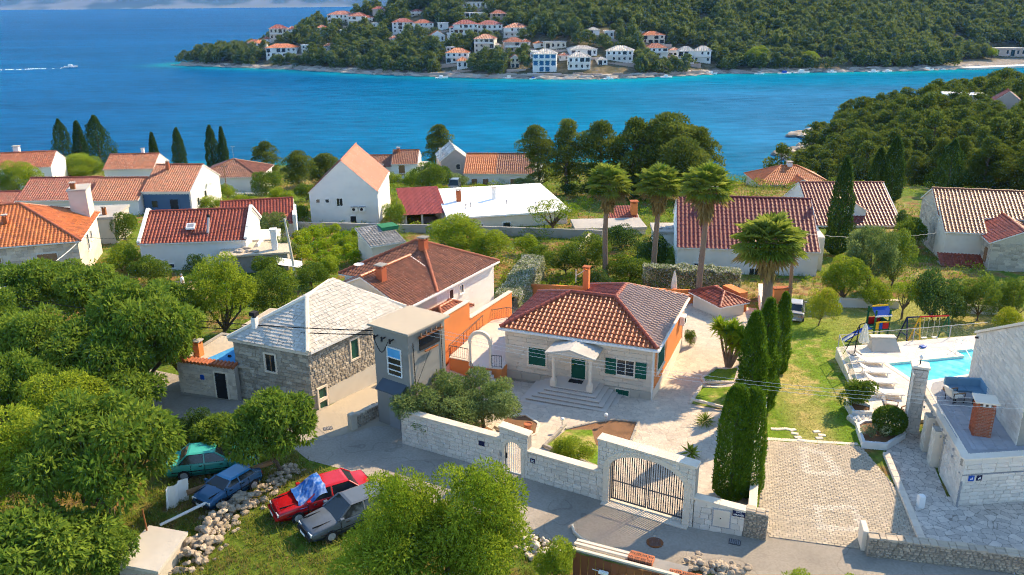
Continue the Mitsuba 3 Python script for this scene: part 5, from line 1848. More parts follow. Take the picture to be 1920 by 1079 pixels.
for i, u in enumerate((1.9, 3.4)):
    b = mkL()
    b.box(u, u + .55, -.30, 1.2, -.2, 2.2, C('mortar', .9))
    k = obj('pier', b, vk)
    mp = lambda: mkL()
    for bb in blocks(sbox(u, 0, u + .55, 2.15), mp, .2, (.26, .5), 'cream', -.30, .03, .012, toner=(.45, .62), mixr=(0, .5)):
        obj('stone_block', bb, k)
    b = mkL()
    b.box(u + .555, u + .58, -.30, 1.0, 0, 2.15, C('limestone', .6))
    obj('side_slab', b, k)
b = B()
hprism(b, Polygon(VF), 17.1, 17.45, C('whiteblock', .55))
obj('terrace_slab', b, vk)
b = B()
hprism(b, Polygon([(21.4, 34.35), (29.5, 35.1), (29.5, 44.0), (25.9, 43.0), (23.6, 42.2), (22.85, 41.0)]), 17.45, 17.462, C('grey', .75, .2))
obj('terrace_floor', b, vk)
ps = []
TF = Polygon([(21.95, 34.75), (24.2, 34.95), (25.55, 41.6), (23.95, 41.9), (23.1, 40.6)])
for i in range(-2, 16):
    for j in range(-2, 24):
        x, y = i * .5, j * .5
        p0 = np.array([21.0, 34.0]) + x * np.array([.98, -.1]) + y * np.array([.2, .98])
        c = Polygon([p0 + u_ * np.array([.98, -.1]) + v_ * np.array([.2, .98]) for u_, v_ in ((.008, .008), (.49, .008), (.49, .49), (.008, .49))]).intersection(TF)
        if c.geom_type == 'Polygon' and c.area > .02:
            b = B()
            hprism(b, c, 17.462, 17.478, C('grey', rg.uniform(.75, .95), rg.uniform(0, .3)))
            ps.append(b)
emit_pieces('floor_tile', ps, vk)
b = B((21.0, 33.9, 17.46), la)
b.box(.2, 7.6, -.42, -.02, -.02, .06, C('limestone', .75))
obj('edge_strip', b, vk)
# glass balustrade on the left edge
gk = thing('glass_balustrade', 'clear glass balustrade panels along the left edge of the villa terrace', 'balustrade')
for i in range(3):
    b = mkL()
    u0, u1 = .6 + i * 1.95, .6 + (i + 1) * 1.95 - .03
    b.poly([(u0, -.12, 1.75), (u1, -.12, 1.75), (u1, -.12, 3.15), (u0, -.12, 3.15)], C('white', .5))
    obj('glass_panel', b, gk, 'pane')
    b = mkL()
    for u in (u0 + .3, u1 - .3):
        b.box(u - .04, u + .04, -.14, -.06, 1.95, 2.05, C('grey', .6))
        b.box(u - .04, u + .04, -.14, -.06, 2.35, 2.45, C('grey', .6))
    b.box(u0, u1, -.135, -.105, 3.15, 3.17, C('grey', .7))
    obj('clamps', b, gk, stuff=True)
# upper storey
UP = Polygon([(24.25, 35.2), (29.5, 34.9), (29.5, 43.5), (26.05, 43.0)])
UPC = list(UP.exterior.coords)[:-1]
uz = lambda q: 20.1 + (43.0 - q[1]) * .487
b = B()
for q0, q1 in zip(UPC, UPC[1:] + UPC[:1]):
    b.poly([(*q0, 17.4), (*q1, 17.4), (*q1, uz(q1)), (*q0, uz(q0))], C('mortar', .95))
obj('upper_wall', b, vk)
L2, a2 = edge((26.05, 43.0), (24.25, 35.2))
mku = lambda: B((26.05, 43.0, 17.46), a2)
emit_pieces('upper_block', blocks(Polygon([(0, 0), (L2, 0), (L2, uz(UPC[0]) - 17.48), (0, 2.62)]), mku, .25, (.4, .8), 'whiteblock', 0, .03, .012, .1, (0, .7), (.4, .62)), vk, limit=300)
b = B()
sl_ = slab([(*q, uz(q) + .16) for q in list(UP.buffer(.12, join_style=2).exterior.coords)[:-1]], .15, C('limestone', .6))
v, f, u = sl_.arrays()
b.raw(v, f, u, False)
obj('roof', b, vk)
b = B((26.0, 42.6, 20.0), 0)
b.tube([(0, 0, 0), (-.25, 0, .02)], .06, C('black', .5), 6)
obj('lamp', b, vk)
b = mkf()
for x0, tx in ((.33, 'blue'), (.72, 'navy')):
    bb = mkf()
    bb.box(x0, x0 + .27, -.06, -.02, 1.48, 1.76, C(tx, .4))
    bb.box(x0 + .07, x0 + .13, -.066, -.06, 1.56, 1.62, C('white', .6))
    bb.box(x0 + .15, x0 + .2, -.066, -.06, 1.56, 1.68, C('white', .6))
    single('wall_plate', bb, ('square blue plate' if tx == 'blue' else 'square dark navy plate') + ' with white marks on the front wall of the villa', 'plate')
b = mkf()
b.tube([(-.03, -.08, 0.02), (-.03, -.08, 1.5)], .05, C('grey', .5), 8)
obj('downpipe', b, vk)
# tall fireplace pillar and second pillar
pk = thing('stone_pillar', 'tall stone fireplace pillar with pale cap and lamp left of the terrace glass', 'pillar')
mkp = lambda: B((22.42, 40.7, 14.9), 70)
b = mkp()
b.box(.02, .73, .02, .73, -.2, 4.05, C('mortar', .9))
obj('core', b, pk)
for bb in blocks(sbox(0, 0, .75, 4.0), lambda: B(B((22.42, 40.7, 14.9), 70).w((0, .75, 0)), -20 + 0), .22, (.25, .5), 'whiteblock', 0, .03, .012, toner=(.45, .6), mixr=(.1, .6)):
    obj('stone_block', bb, pk)
for bb in blocks(sbox(0, 0, .75, 4.0), mkp, .22, (.25, .5), 'whiteblock', 0, .03, .012, toner=(.45, .6), mixr=(.1, .6)):
    obj('stone_block', bb, pk)
for bb in blocks(sbox(0, 0, .75, 4.0), lambda: B(B((22.42, 40.7, 14.9), 70).w((0, .75, 0)), -110), .22, (.25, .5), 'whiteblock', 0, .03, .012, toner=(.45, .6), mixr=(.1, .6)):
    obj('stone_block', bb, pk)
b = mkp()
b.box(-.08, .84, -.08, .84, 4.05, 4.17, C('limestone', .65), .02)
obj('cap', b, pk)
b = mkp()
b.tube([(.4, .4, 4.17), (.4, .4, 4.5)], .03, C('black', .5))
b.lathe([(.03, 4.45), (.09, 4.5), (.1, 4.62), (.02, 4.7)], C('white', .7), (.4, .4, 0), 8)
obj('lamp', b, pk)
# brick chimney on the terrace
ck = thing('brick_chimney', 'red brick chimney with flat white cap standing on the villa terrace', 'chimney')
mkc = lambda i: B(B((22.62, 36.2, 17.47), -18).w([(0, 0, 0), (.82, 0, 0), (.82, .82, 0), (0, .82, 0)][i]), -18 + 90 * i)
b = mkc(0)
b.box(.02, .80, .02, .80, 0, 1.62, C('mortar', .8))
obj('core', b, ck)
for i in (0, 3):
    for bb in blocks(sbox(0, 0, .82, 1.6), lambda: mkc(i), .08, (.21, .21), 'brick', .02, .02, .012, toner=(.3, .7), bond=True):
        obj('brick', bb, ck)
for i in (1, 2):
    b = mkc(i)
    b.box(0, .82, .0, .02, 0, 1.6, C('brick', .5))
    obj('brickwork', b, ck)
b = mkc(0)
for x in (.06, .30, .54, .76):
    b.box(x - .05, x + .05, 0, .1, 1.62, 1.82, C('white' if x in (.30, .54) else 'brick', .5))
    b.box(x - .05, x + .05, .72, .82, 1.62, 1.82, C('brick', .5))
b.box(-.12, .94, -.12, .94, 1.82, 1.9, C('limestone', .7), .02)
obj('cap', b, ck)

# terrace furniture
sk = thing('corner_sofa', 'grey blue corner sofa with back cushions on the villa terrace', 'sofa')
mks = lambda: B((23.72, 41.35, 17.47), -8)
b = mks()
b.box(0, 1.95, -.75, 0, .02, .16, C('wood', .45))
b.box(1.2, 1.95, -2.9, -.75, .02, .16, C('wood', .45))
obj('base', b, sk)
for x0, x1, y0, y1 in ((0, .98, -.75, -.1), (.99, 1.94, -.75, -.1), (1.2, 1.94, -1.82, -.76), (1.2, 1.94, -2.9, -1.83)):
    b = mks()
    b.box(x0, x1, y0, y1, .16, .36, C('sofa', rg.uniform(.5, .6)), .04)
    obj('seat_cushion', b, sk)
for x0, x1, y0, y1 in ((0, .64, -.16, .02), (.65, 1.3, -.16, .02), (1.31, 1.94, -.16, .02), (1.78, 1.98, -1.1, -.2), (1.78, 1.98, -2.0, -1.12), (1.78, 1.98, -2.9, -2.02)):
    b = mks()
    b.box(x0, x1, y0, y1, .34, .80, C('sofa', rg.uniform(.7, .85)), .05)
    obj('back_cushion', b, sk)
tk_ = thing('coffee_table', 'low dark coffee table in front of the corner sofa', 'table')
b = mks()
b.box(.0, 1.0, -1.75, -1.05, .32, .37, C('grey', .35), .01)
obj('tabletop', b, tk_)
for x, y in ((.05, -1.7), (.95, -1.7), (.05, -1.1), (.95, -1.1)):
    b = mks()
    b.box(x - .03, x + .03, y - .03, y + .03, 0, .32, C('black', .6))
    obj('leg', b, tk_)


def armchair(o, ang, label, group=None, cush='cloth'):
    k = thing('garden_chair', label, 'chair', group)
    mk = lambda: B(o, ang)
    for x in (-.32, .32):
        for y in (-.32, .3):
            b = mk()
            b.tube([(x, y, 0), (x, y * 1.05, .58 if y < 0 else .62)], .025, C('black', .6), 6)
            obj('leg', b, k)
        b = mk()
        b.box(x - .035, x + .035, -.36, .34, .58, .62, C('wood', .5))
        obj('armrest', b, k)
    b = mk()
    b.box(-.3, .3, -.32, .3, .3, .42, C(cush, .5), .03)
    obj('seat', b, k)
    b = mk()
    b.raw([(-.3, .24, .40), (.3, .24, .40), (.3, .44, .88), (-.3, .44, .88), (-.3, .34, .36), (.3, .34, .36), (.3, .54, .86), (-.3, .54, .86)], [(0, 1, 2), (0, 2, 3), (5, 4, 7), (5, 7, 6), (0, 4, 5), (0, 5, 1), (1, 5, 6), (1, 6, 2), (2, 6, 7), (2, 7, 3), (3, 7, 4), (3, 4, 0)], C(cush, .45))
    obj('backrest', b, k)
    return k


armchair((23.62, 39.9, 17.47), 100, 'small dark framed terrace armchair at the left end of the corner sofa')
armchair((21.85, 43.0, 15.2), 60, 'dark framed garden armchair nearer the pool loungers', cush='grey')
armchair((22.65, 42.35, 15.2), -60, 'dark framed garden armchair beside the tall stone pillar', cush='grey')
b = B((22.2, 42.3, 15.2), 20)
b.box(-.3, .3, -.3, .3, .38, .42, C('wood', .4), .01)
for x in (-.26, .26):
    for y in (-.26, .26):
        b.box(x - .02, x + .02, y - .02, y + .02, 0, .38, C('black', .6))
single('side_table', b, 'low wooden table between the two dark garden armchairs', 'table')

# pool deck
PA = math.radians(11)
pu, pv = np.array([math.cos(PA), math.sin(PA)]), np.array([math.sin(PA), -math.cos(PA)])
p0 = np.array([24.65, 49.75])
pool = Polygon([p0, p0 + pu * 5.7, p0 + pu * 5.7 - pv * .9, p0 + pu * 8.6 - pv * .9, p0 + pu * 8.6 + pv * 5.5, p0 + pv * 5.5])
DECK = Polygon([(20.35, 43.9), (21.45, 48.3), (22.3, 52.55), (33.8, 54.6), (36, 45), (24, 42.2), (22.6, 41.9), (21.9, 40.7), (21.0, 42.3)])
b = B()
hprism(b, DECK.difference(pool), 13.6, 15.17, C('cream', .5))
struct('pool_deck', b)
ps = []
for i in range(-8, 26):
    for j in range(-10, 26):
        o = p0 + (i * .62 + (j % 2) * .31) * pu + j * .42 * pv
        c = Polygon([o + a_ * pu + b_ * pv for a_, b_ in ((.006, .006), (.614, .006), (.614, .414), (.006, .414))]).intersection(DECK.difference(pool.buffer(.32, join_style=2)))
        if c.geom_type == 'Polygon' and c.area > .02:
            bb = B()
            hprism(bb, c, 15.165, 15.195, C('deck', rg.uniform(.4, .62), rg.uniform(0, .7)))
            ps.append(bb)
emit_pieces('deck_tile', ps, 'pool_deck')
pk = thing('swimming_pool', 'turquoise swimming pool with pale coping and a steel handrail', 'pool')
b = B()
hprism(b, pool.buffer(.32, join_style=2).difference(pool), 15.1, 15.22, C('limestone', .72))
obj('coping', b, pk)
pal_pool = B()
c = list(pool.exterior.coords)
for p, q in zip(c[:-1], c[1:]):
    pal_pool.poly([(*p, 13.7), (*q, 13.7), (*q, 15.2), (*p, 15.2)], (0, 0))
v, f = trimesh.creation.triangulate_polygon(pool, engine='earcut')
pal_pool.raw(np.c_[v, np.full(len(v), 13.7)], f, (0, 0))


def pool_fn(p, n, uv):
    x, y = p.x * pu[0] + p.y * pu[1], p.x * pv[0] + p.y * pv[1]
    g = dr.minimum(dr.abs(x * 2 - dr.round(x * 2)), dr.abs(y * 2 - dr.round(y * 2)))
    return mix((.20, .62, .66), (.30, .72, .75), smoothstep(.02, .06, g))


scene['pool_mat'] = {'type': 'twosided', 'b': {'type': 'diffuse', 'reflectance': proc(pool_fn)}}
obj('basin', pal_pool, pk, 'pool_mat')


def pw_fn(p, n, uv):
    w = fbm(p.x * 1.3, p.y * 1.3, 2.0, 3)
    return mix((.05, .48, .55), (.14, .62, .68), smoothstep(.3, .7, w))


def pool_h(p, n, uv):
    return noise(p.x * 1.7, p.y * 1.7, 3.0) + .5 * noise(p.x * 4, p.y * 4, 1.0)


scene['water_mat'] = {'type': 'bumpmap', 'tex': proc(pool_h, eps=.05), 'scale': .06, 'b': {'type': 'twosided', 'b': {'type': 'principled', 'base_color': proc(pw_fn), 'roughness': .12, 'specular': .5}}}
b = B()
b.raw(np.c_[v, np.full(len(v), 15.06)], f, (0, 0))
obj('water', b, pk, 'water_mat')
for s in (0, .5):
    b = B()
    o = p0 + pu * (5.75 + s) - pv * .15
    b.tube([(*(o - pv * .9), 15.2), (*(o - pv * .9), 16.0), (*(o - pv * .6), 16.1), (*(o + pv * .7), 15.25), (*(o + pv * .75), 14.9)], .022, C('grey', .9), 6, False)
    obj('handrail', b, pk, 'steel')
# glass fence round the deck
gk = thing('glass_fence', 'low clear glass fence round the left and back edges of the pool deck', 'fence')
pts = [(20.55, 44.4), (21.5, 48.3), (22.38, 52.45), (25.2, 53.0), (28, 53.5), (30.8, 54.0), (33.6, 54.5)]
for p, q in zip(pts[:-1], pts[1:]):
    L, a = edge(p, q)
    b = B((*p, 15.17), a)
    b.poly([(.03, 0, .05), (L - .03, 0, .05), (L - .03, 0, .95), (.03, 0, .95)], C('white', .5))
    obj('glass_panel', b, gk, 'pane')
    b = B((*p, 15.17), a)
    b.box(-.025, .025, -.025, .025, 0, .98, C('grey', .8))
    b.box(0, L, -.015, .015, .95, .975, C('grey', .85))
    obj('post', b, gk, 'semi')

# loungers
for i, (hx, hy) in enumerate(((22.55, 49.9), (22.2, 48.3), (21.95, 46.8), (21.7, 45.2))):
    k = thing('sun_lounger', ['white sun lounger furthest from the villa, below the folded parasol', 'white sun lounger second from the folded parasol', 'white sun lounger third from the folded parasol', 'white sun lounger nearest the garden armchairs'][i], 'sun lounger', 'sun loungers along the pool deck')
    mk = lambda: B((hx, hy, 15.2), -8)
    b = mk()
    b.raw([(0, -.33, .62), (.62, -.33, .3), (.62, .33, .3), (0, .33, .62), (0, -.33, .57), (.62, -.33, .25), (.62, .33, .25), (0, .33, .57)], [(0, 1, 2), (0, 2, 3), (4, 6, 5), (4, 7, 6), (0, 4, 5), (0, 5, 1), (3, 2, 6), (3, 6, 7), (0, 3, 7), (0, 7, 4)], C('white', .6))
    obj('backrest', b, k)
    b = mk()
    b.box(.62, 1.75, -.30, .30, .26, .30, C('cloth', .45))
    obj('seat', b, k)
    b = mk()
    b.box(.0, 1.8, -.36, -.31, .22, .29, C('white', .6))
    b.box(.0, 1.8, .31, .36, .22, .29, C('white', .6))
    b.box(1.75, 1.8, -.31, .31, .22, .29, C('white', .6))
    obj('frame', b, k)
    for x in (.25, 1.6):
        for y in (-.34, .34):
            b = mk()
            b.box(x - .03, x + .03, y - .03, y + .03, 0, .22, C('white', .6))
            obj('leg', b, k)


def parasol(o, ang, label, hgt=2.1):
    k = thing('parasol', label, 'parasol')
    b = B(o, ang)
    b.tube([(0, 0, 0), (0, 0, .5), (.12, 0, hgt)], .035, C('black', .6), 6)
    obj('pole', b, k)
    b = B(o, ang)
    b.box(-.35, .35, -.35, .35, 0, .06, C('darkconcrete', .5), .01)
    obj('base', b, k)
    b = B(o, ang)
    g = np.linspace(0, 2 * math.pi, 17)[:-1]
    prof = [(.04, hgt + .05), (.12, hgt - .15), (.20, hgt - .7), (.30, hgt - 1.25), (.2, hgt - 1.35)]
    v = np.array([(.55 + r * math.cos(t_) * (1 + .25 * math.cos(8 * t_)), r * math.sin(t_) * (1 + .25 * math.cos(8 * t_)), z) for r, z in prof for t_ in g])
    f = [q for i in range(4) for j in range(16) for q in ((i * 16 + j, i * 16 + (j + 1) % 16, (i + 1) * 16 + (j + 1) % 16), (i * 16 + j, (i + 1) * 16 + (j + 1) % 16, (i + 1) * 16 + j))]
    b.raw(v, f, C('cloth', .6))
    obj('folded_canopy', b, k)
    b = B(o, ang)
    b.tube([(.12, 0, hgt), (.55, 0, hgt + .1)], .03, C('black', .6), 6)
    b.tube([(-.9, -.1, .1), (.12, 0, hgt)], .03, C('black', .6), 6)
    obj('arm', b, k)


parasol((23.1, 51.4, 15.2), 10, 'folded white cantilever parasol on black poles at the pool deck corner')
b = B((13.75, 66.5, 13.6))
b.lathe([(.12, 0), (.10, .5), (.28, .8), (.22, 1.8), (.03, 2.7)], C('cloth', .55, .5), (0, 0, 0), 10)
single('parasol', b, 'closed cream parasol standing behind the bungalow roof', 'parasol')

rk = thing('stone_block', 'wedge shaped stone clad block on the pool deck below the play tower', 'stone block')
b = B((24.4, 51.75, 15.19), -4)
b.raw([(0, -.1, 0), (1.9, -.1, 0), (1.9, .9, 0), (0, .9, 0), (.12, .55, .8), (1.68, .55, .8), (1.68, 1.0, .8), (.12, 1.0, .8)], [(0, 1, 5), (0, 5, 4), (1, 2, 6), (1, 6, 5), (2, 3, 7), (2, 7, 6), (3, 0, 4), (3, 4, 7), (4, 5, 6), (4, 6, 7)], C('rock', .85, .1))
obj('body', b, rk)
b = B((24.4, 51.75, 15.19), -4)
b.box(.05, 1.75, .5, 1.05, .8, .86, C('limestone', .6), .02)
obj('top_slab', b, rk)
b = B((28.2, 52.3, 15.2), 30)
b.ball((0, 0, .08), (.30, .12, .07), C('blue', .6), 1)
b.ball((.0, .2, .08), (.26, .08, .06), C('tarpblue', .5), 1)
single('pool_float', b, 'small blue pool toy lying on the pale deck', 'pool toy', None, 'semi', True)

# planters by the villa
def planter(label, poly, z0, z1, th=.16):
    k = thing('planter', label, 'planter')
    pg = Polygon(poly)
    b = B()
    hprism(b, pg.difference(pg.buffer(-th, join_style=2)), z0, z1, C('white', .5, .4))
    obj('wall', b, k)
    b = B()
    hprism(b, pg.buffer(-th * .9, join_style=2), z0, z1 - .12, C('soil', .4))
    obj('soil', b, k)


planter('long white planter round the ball shaped bush beside the villa pillar', [(18.75, 39.3), (20.0, 39.05), (21.5, 40.2), (20.9, 41.9), (19.75, 41.75), (19.2, 41.3)], 14.3, 15.4)
planter('short white planter with a leafy shrub at the near corner of the pool deck', [(19.5, 42.6), (20.6, 42.5), (21.0, 43.4), (19.65, 44.2)], 14.3, 15.5)
b = B((19.5, 41.9, 14.9), 10)
for i in range(26):
    b.ball((rg.uniform(-.15, 1.2), rg.uniform(-.2, .6), .38), rg.uniform(.05, .11), C('white', rg.uniform(.3, .6)), 1, .2, i)
b.box(-.2, 1.3, -.3, .7, 0, .35, C('cream', .5))
single('pebble_bed', b, 'bed of white pebbles between the two white planters', 'pebble bed')
b = B((19.32, 33.8, 14.9))
b.box(-.14, .14, -.14, .14, 0, .78, C('white', .6), .04)
single('bollard', b, 'small white square bollard on the flagged strip by the villa', 'bollard')

# playground
tk = thing('play_tower', 'colourful wooden play tower with green canopy, red and yellow panels', 'play tower')
mkt = lambda: B((26.75, 56.4, 14.1), 8)
for x, y in ((-.55, -.5), (.55, -.5), (-.55, .5), (.55, .5)):
    b = mkt()
    b.box(x - .05, x + .05, y - .05, y + .05, 0, 2.5, C('green', .2))
    obj('post', b, tk)
b = mkt()
b.box(-.6, .6, -.55, .55, .95, 1.05, C('green', .4))
obj('platform', b, tk)
for x0, x1, cl in ((-.5, -.25, 'yellow'), (-.22, .02, 'blue'), (.05, .5, 'red')):
    b = mkt()
    b.box(x0, x1, -.57, -.53, 1.05, 1.55, C(cl, .5))
    obj('panel', b, tk)
b = mkt()
b.box(-.55, .55, -.58, -.52, 1.55, 1.62, C('yellow', .6))
b.box(-.55, .55, .52, .58, 1.05, 1.6, C('red', .4))
b.box(.52, .58, -.5, .5, 1.05, 1.6, C('green', .4))
obj('rail', b, tk)
b = mkt()
b.raw([(-.65, -.6, 2.1), (.65, -.6, 2.1), (.65, 0, 2.6), (-.65, 0, 2.6)], [(0, 1, 2), (0, 2, 3)], C('blue', .35))
b.raw([(-.65, .6, 2.1), (.65, .6, 2.1), (.65, 0, 2.6), (-.65, 0, 2.6)], [(0, 1, 2), (0, 2, 3)], C('green', .8))
b.box(-.65, .65, -.62, -.58, 2.02, 2.12, C('white', .5))
b.box(-.6, .6, .0, .06, 2.5, 2.72, C('yellow', .5))
obj('canopy', b, tk)
b = mkt()
sl = np.linspace(0, 1, 9)
for s in (-1, 1):
    b.tube(np.c_[-.6 - 2.0 * sl, np.full(9, -.1 + .22 * s), 1.05 - .9 * sl + .12 * np.sin(sl * 3.14)], .04, C('blue', .6), 5)
for i in range(8):
    a_, c_ = sl[i], sl[i + 1]
    z_ = lambda t_: 1.02 - .9 * t_ + .12 * math.sin(t_ * 3.14)
    b.poly([(-.6 - 2 * a_, -.32, z_(a_)), (-.6 - 2 * a_, .12, z_(a_)), (-.6 - 2 * c_, .12, z_(c_)), (-.6 - 2 * c_, -.32, z_(c_))], C('blue' if i < 5 else 'cloth', .6))
obj('slide', b, tk)
sk = thing('swing_set', 'swing set with navy and yellow A-frames, red beam and white seats', 'swing set')
mkw = lambda: B((28.1, 54.95, 14.2), 5)
b = mkw()
b.tube([(.9, 0, 2.2), (3.1, 0, 2.2)], .06, C('red', .4), 8)
b.tube([(.0, 0, 2.2), (.9, 0, 2.2)], .06, C('navy', .6), 8)
obj('beam', b, sk)
for x, cl in ((0, 'navy'), (.95, 'yellow'), (3.1, 'green')):
    for s in (-1, 1):
        b = mkw()
        b.tube([(x, 0, 2.22), (x - .15, s * .75, 0)], .05, C(cl, .35 if cl == 'green' else .6), 6)
        obj('leg', b, sk)
    b = mkw()
    b.tube([(x - .08, -.42, .95), (x - .08, .42, .95)], .035, C(cl, .35), 6)
    obj('brace', b, sk)
b = mkw()
for i in range(6):
    b.tube([(.0, -.2, .3 + i * .3), (.9, -.2, .3 + i * .3)], .02, C('wood', .6), 5)
obj('ladder', b, sk)
for x in (1.5, 2.3):
    b = mkw()
    b.box(x - .2, x + .2, -.1, .1, .55, .6, C('white', .6), .01)
    k = obj('seat', b, sk)
    b = mkw()
    for s in (-.18, .18):
        b.tube([(x + s, 0, .6), (x + s, 0, 2.2)], .012, C('cloth', .6), 4)
    obj('rope', b, k)
# walls at the back of the lawn
for i, (p, q, lb) in enumerate((((27.0, 64.23, 13.69)[:2], (31.71, 63.61, 13.74)[:2], 'low grey rendered wall along the back of the lawn, left part'), ((35.19, 62.29, 13.83)[:2], (38.7, 61.66, 13.88)[:2], 'low grey rendered wall along the back of the lawn, right part'))):
    L, a = edge(p, q)
    b = B((*p, gz(*p) - .3), a)
    b.box(0, L, 0, .22, 0, 1.0, C('white', .35, .6))
    b.box(-.04, L + .04, -.04, .26, 1.0, 1.08, C('limestone', .5))
    single('boundary_wall', b, lb, 'wall')

# ------------------------------------------------------------------ TREES AND PLANTS
PROTO = {}


def leaf_arrays(rng, c, r, n, ll, lw, sp, up=.25, droop=.3, inner=.25, tip=.0, mixbase=None):
    """n leaves on the ellipsoidal clumps c (k, 3) with radii r (k, 3)"""
    k = len(c)
    wgt = (r.mean(1) ** 2)
    idx = rng.choice(k, n, p=wgt / wgt.sum())
    d = rng.normal(size=(n, 3))
    d[:, 2] += up
    d /= np.linalg.norm(d, axis=1, keepdims=True)
    rad = 1 - inner * rng.random(n) ** 1.5
    pos = c[idx] + d * r[idx] * rad[:, None]
    ax = d * .8 + rng.normal(size=(n, 3)) * .55
    ax[:, 2] -= droop
    ax /= np.linalg.norm(ax, axis=1, keepdims=True)
    side = np.cross(ax, d + rng.normal(size=(n, 3)) * .6)
    side /= np.linalg.norm(side, axis=1, keepdims=True) + 1e-9
    L = ll * rng.uniform(.65, 1.3, n)[:, None]
    W = lw * rng.uniform(.7, 1.25, n)[:, None]
    v = np.stack([pos, pos + ax * L * .45 + side * W / 2, pos + ax * L, pos + ax * L * .45 - side * W / 2], 1).reshape(-1, 3)
    i = np.arange(n)[:, None] * 4
    f = np.concatenate([i + [0, 1, 2], i + [0, 2, 3]])
    hue = rng.random(k)[idx] * .7 + rng.random(n) * .3
    uv = np.stack([LN[sp] + np.clip(rng.normal(.5, .16, n), .05, .95), hue], -1)
    return v, f, np.repeat(uv, 4, 0)


def clumps(rng, R, H, z0, k, cr, top=1.0, flat=.8, low=-.35):
    d = rng.normal(size=(k * 4, 3))
    d /= np.linalg.norm(d, axis=1, keepdims=True)
    d = d[d[:, 2] > low][:k]
    c = d * np.array([R, R, H / 2]) * rng.uniform(.62, .92, len(d))[:, None]
    c[:, 2] += z0 + H / 2
    r = np.stack([cr * rng.uniform(.7, 1.3, len(d))] * 3, -1) * [1, 1, flat]
    return c, r


def proto(name, crown, trunk=None, crown_mat='leaf'):
    g = {'type': 'shapegroup'}
    if trunk is not None:
        g['trunk'] = trunk.ply('surf', True)
    g['crown'] = crown.ply(crown_mat)
    scene['proto_' + name] = g
    PROTO[name] = g


def limbs(rng, b, top, targets, r0, col='bark', base=(0, 0, -.4), wob=.12, sides=6):
    top = np.array(top, float)
    mid = (np.array(base) + top) / 2 + rng.normal(size=3) * wob * [1, 1, 0]
    b.tube([base, mid, top], [r0 * 1.25, r0, r0 * .8], C(col, .5), sides + 2)
    for t in targets:
        m = top + (t - top) * .5 + rng.normal(size=3) * .12 * np.linalg.norm(t - top) * [1, 1, .4]
        b.tube([top - [0, 0, r0], m, t], [r0 * .62, r0 * .38, r0 * .12], C(col, .5), sides)


def broadleaf(name, seed, R, H, trunk_h, n, ll, lw, sp, k=26, cr=None, droop=.3, flat=.8, inner=.3, r0=.16, low=-.35):
    rng = np.random.default_rng(seed)
    c, r = clumps(rng, R, H, trunk_h, k, cr or R * .36, flat=flat, low=low)
    core = np.array([[0, 0, trunk_h + H * .5]])
    b = B()
    b.raw(*leaf_arrays(rng, c, r, int(n * .88), ll, lw, sp, .3, droop, inner))
    b.raw(*leaf_arrays(rng, core, np.array([[R * .62, R * .62, H * .36]]), int(n * .12), ll, lw, sp, .1, droop, .6))
    t = B()
    limbs(rng, t, (0, 0, trunk_h * .8 + .2), c[:10] * [.8, .8, 1] - [0, 0, cr * .3 if cr else R * .1], r0)
    proto(name, b, t)


# nominal sizes: the first number R is the crown radius, height = trunk_h + H
broadleaf('walnut_a', 1, 3.6, 4.6, 1.0, 15500, .36, .125, 'walnut', 44, .82, .5, .6, .10)
broadleaf('walnut_b', 2, 3.2, 4.0, 1.2, 12500, .36, .13, 'walnut', 38, .74, .55, .6, .10)
broadleaf('walnut_c', 3, 2.6, 3.4, .9, 9500, .32, .12, 'walnut', 30, .75, .45, .6, .14)
broadleaf('lime_a', 4, 2.7, 5.2, 1.0, 24000, .17, .062, 'lime', 40, .72, .25, .95)
broadleaf('lime_b', 5, 2.2, 4.0, .8, 17000, .17, .062, 'lime', 30, .66, .25, .95)
broadleaf('bush_a', 6, 1.5, 1.9, .1, 6500, .14, .07, 'bush', 20, .5, .2, low=-.6, r0=.06)
broadleaf('bush_b', 7, 1.3, 2.2, .2, 6500, .13, .06, 'lime', 20, .46, .2, low=-.6, r0=.06)
broadleaf('bush_c', 8, 1.5, 1.8, .1, 6500, .12, .06, 'darkbush', 20, .48, .2, low=-.6, r0=.06)
broadleaf('yellow_a', 9, 1.7, 2.4, .5, 6500, .14, .06, 'yellowgreen', 22, .5, .2, low=-.5, r0=.07)
broadleaf('citrus_a', 10, 1.9, 3.0, .5, 11000, .13, .065, 'bush', 28, .55, .2, low=-.5, r0=.08)
broadleaf('olive_a', 11, 1.9, 2.6, .7, 15000, .18, .052, 'olive', 26, .5, .1, inner=.5, low=-.5, r0=.12)
broadleaf('olive_b', 12, 1.6, 2.0, .5, 9500, .18, .052, 'olive', 20, .46, .1, inner=.5, low=-.5, r0=.10)
broadleaf('sparse_a', 13, 2.3, 2.6, 1.3, 3800, .15, .06, 'lime', 12, .55, .2, low=-.2, r0=.16)


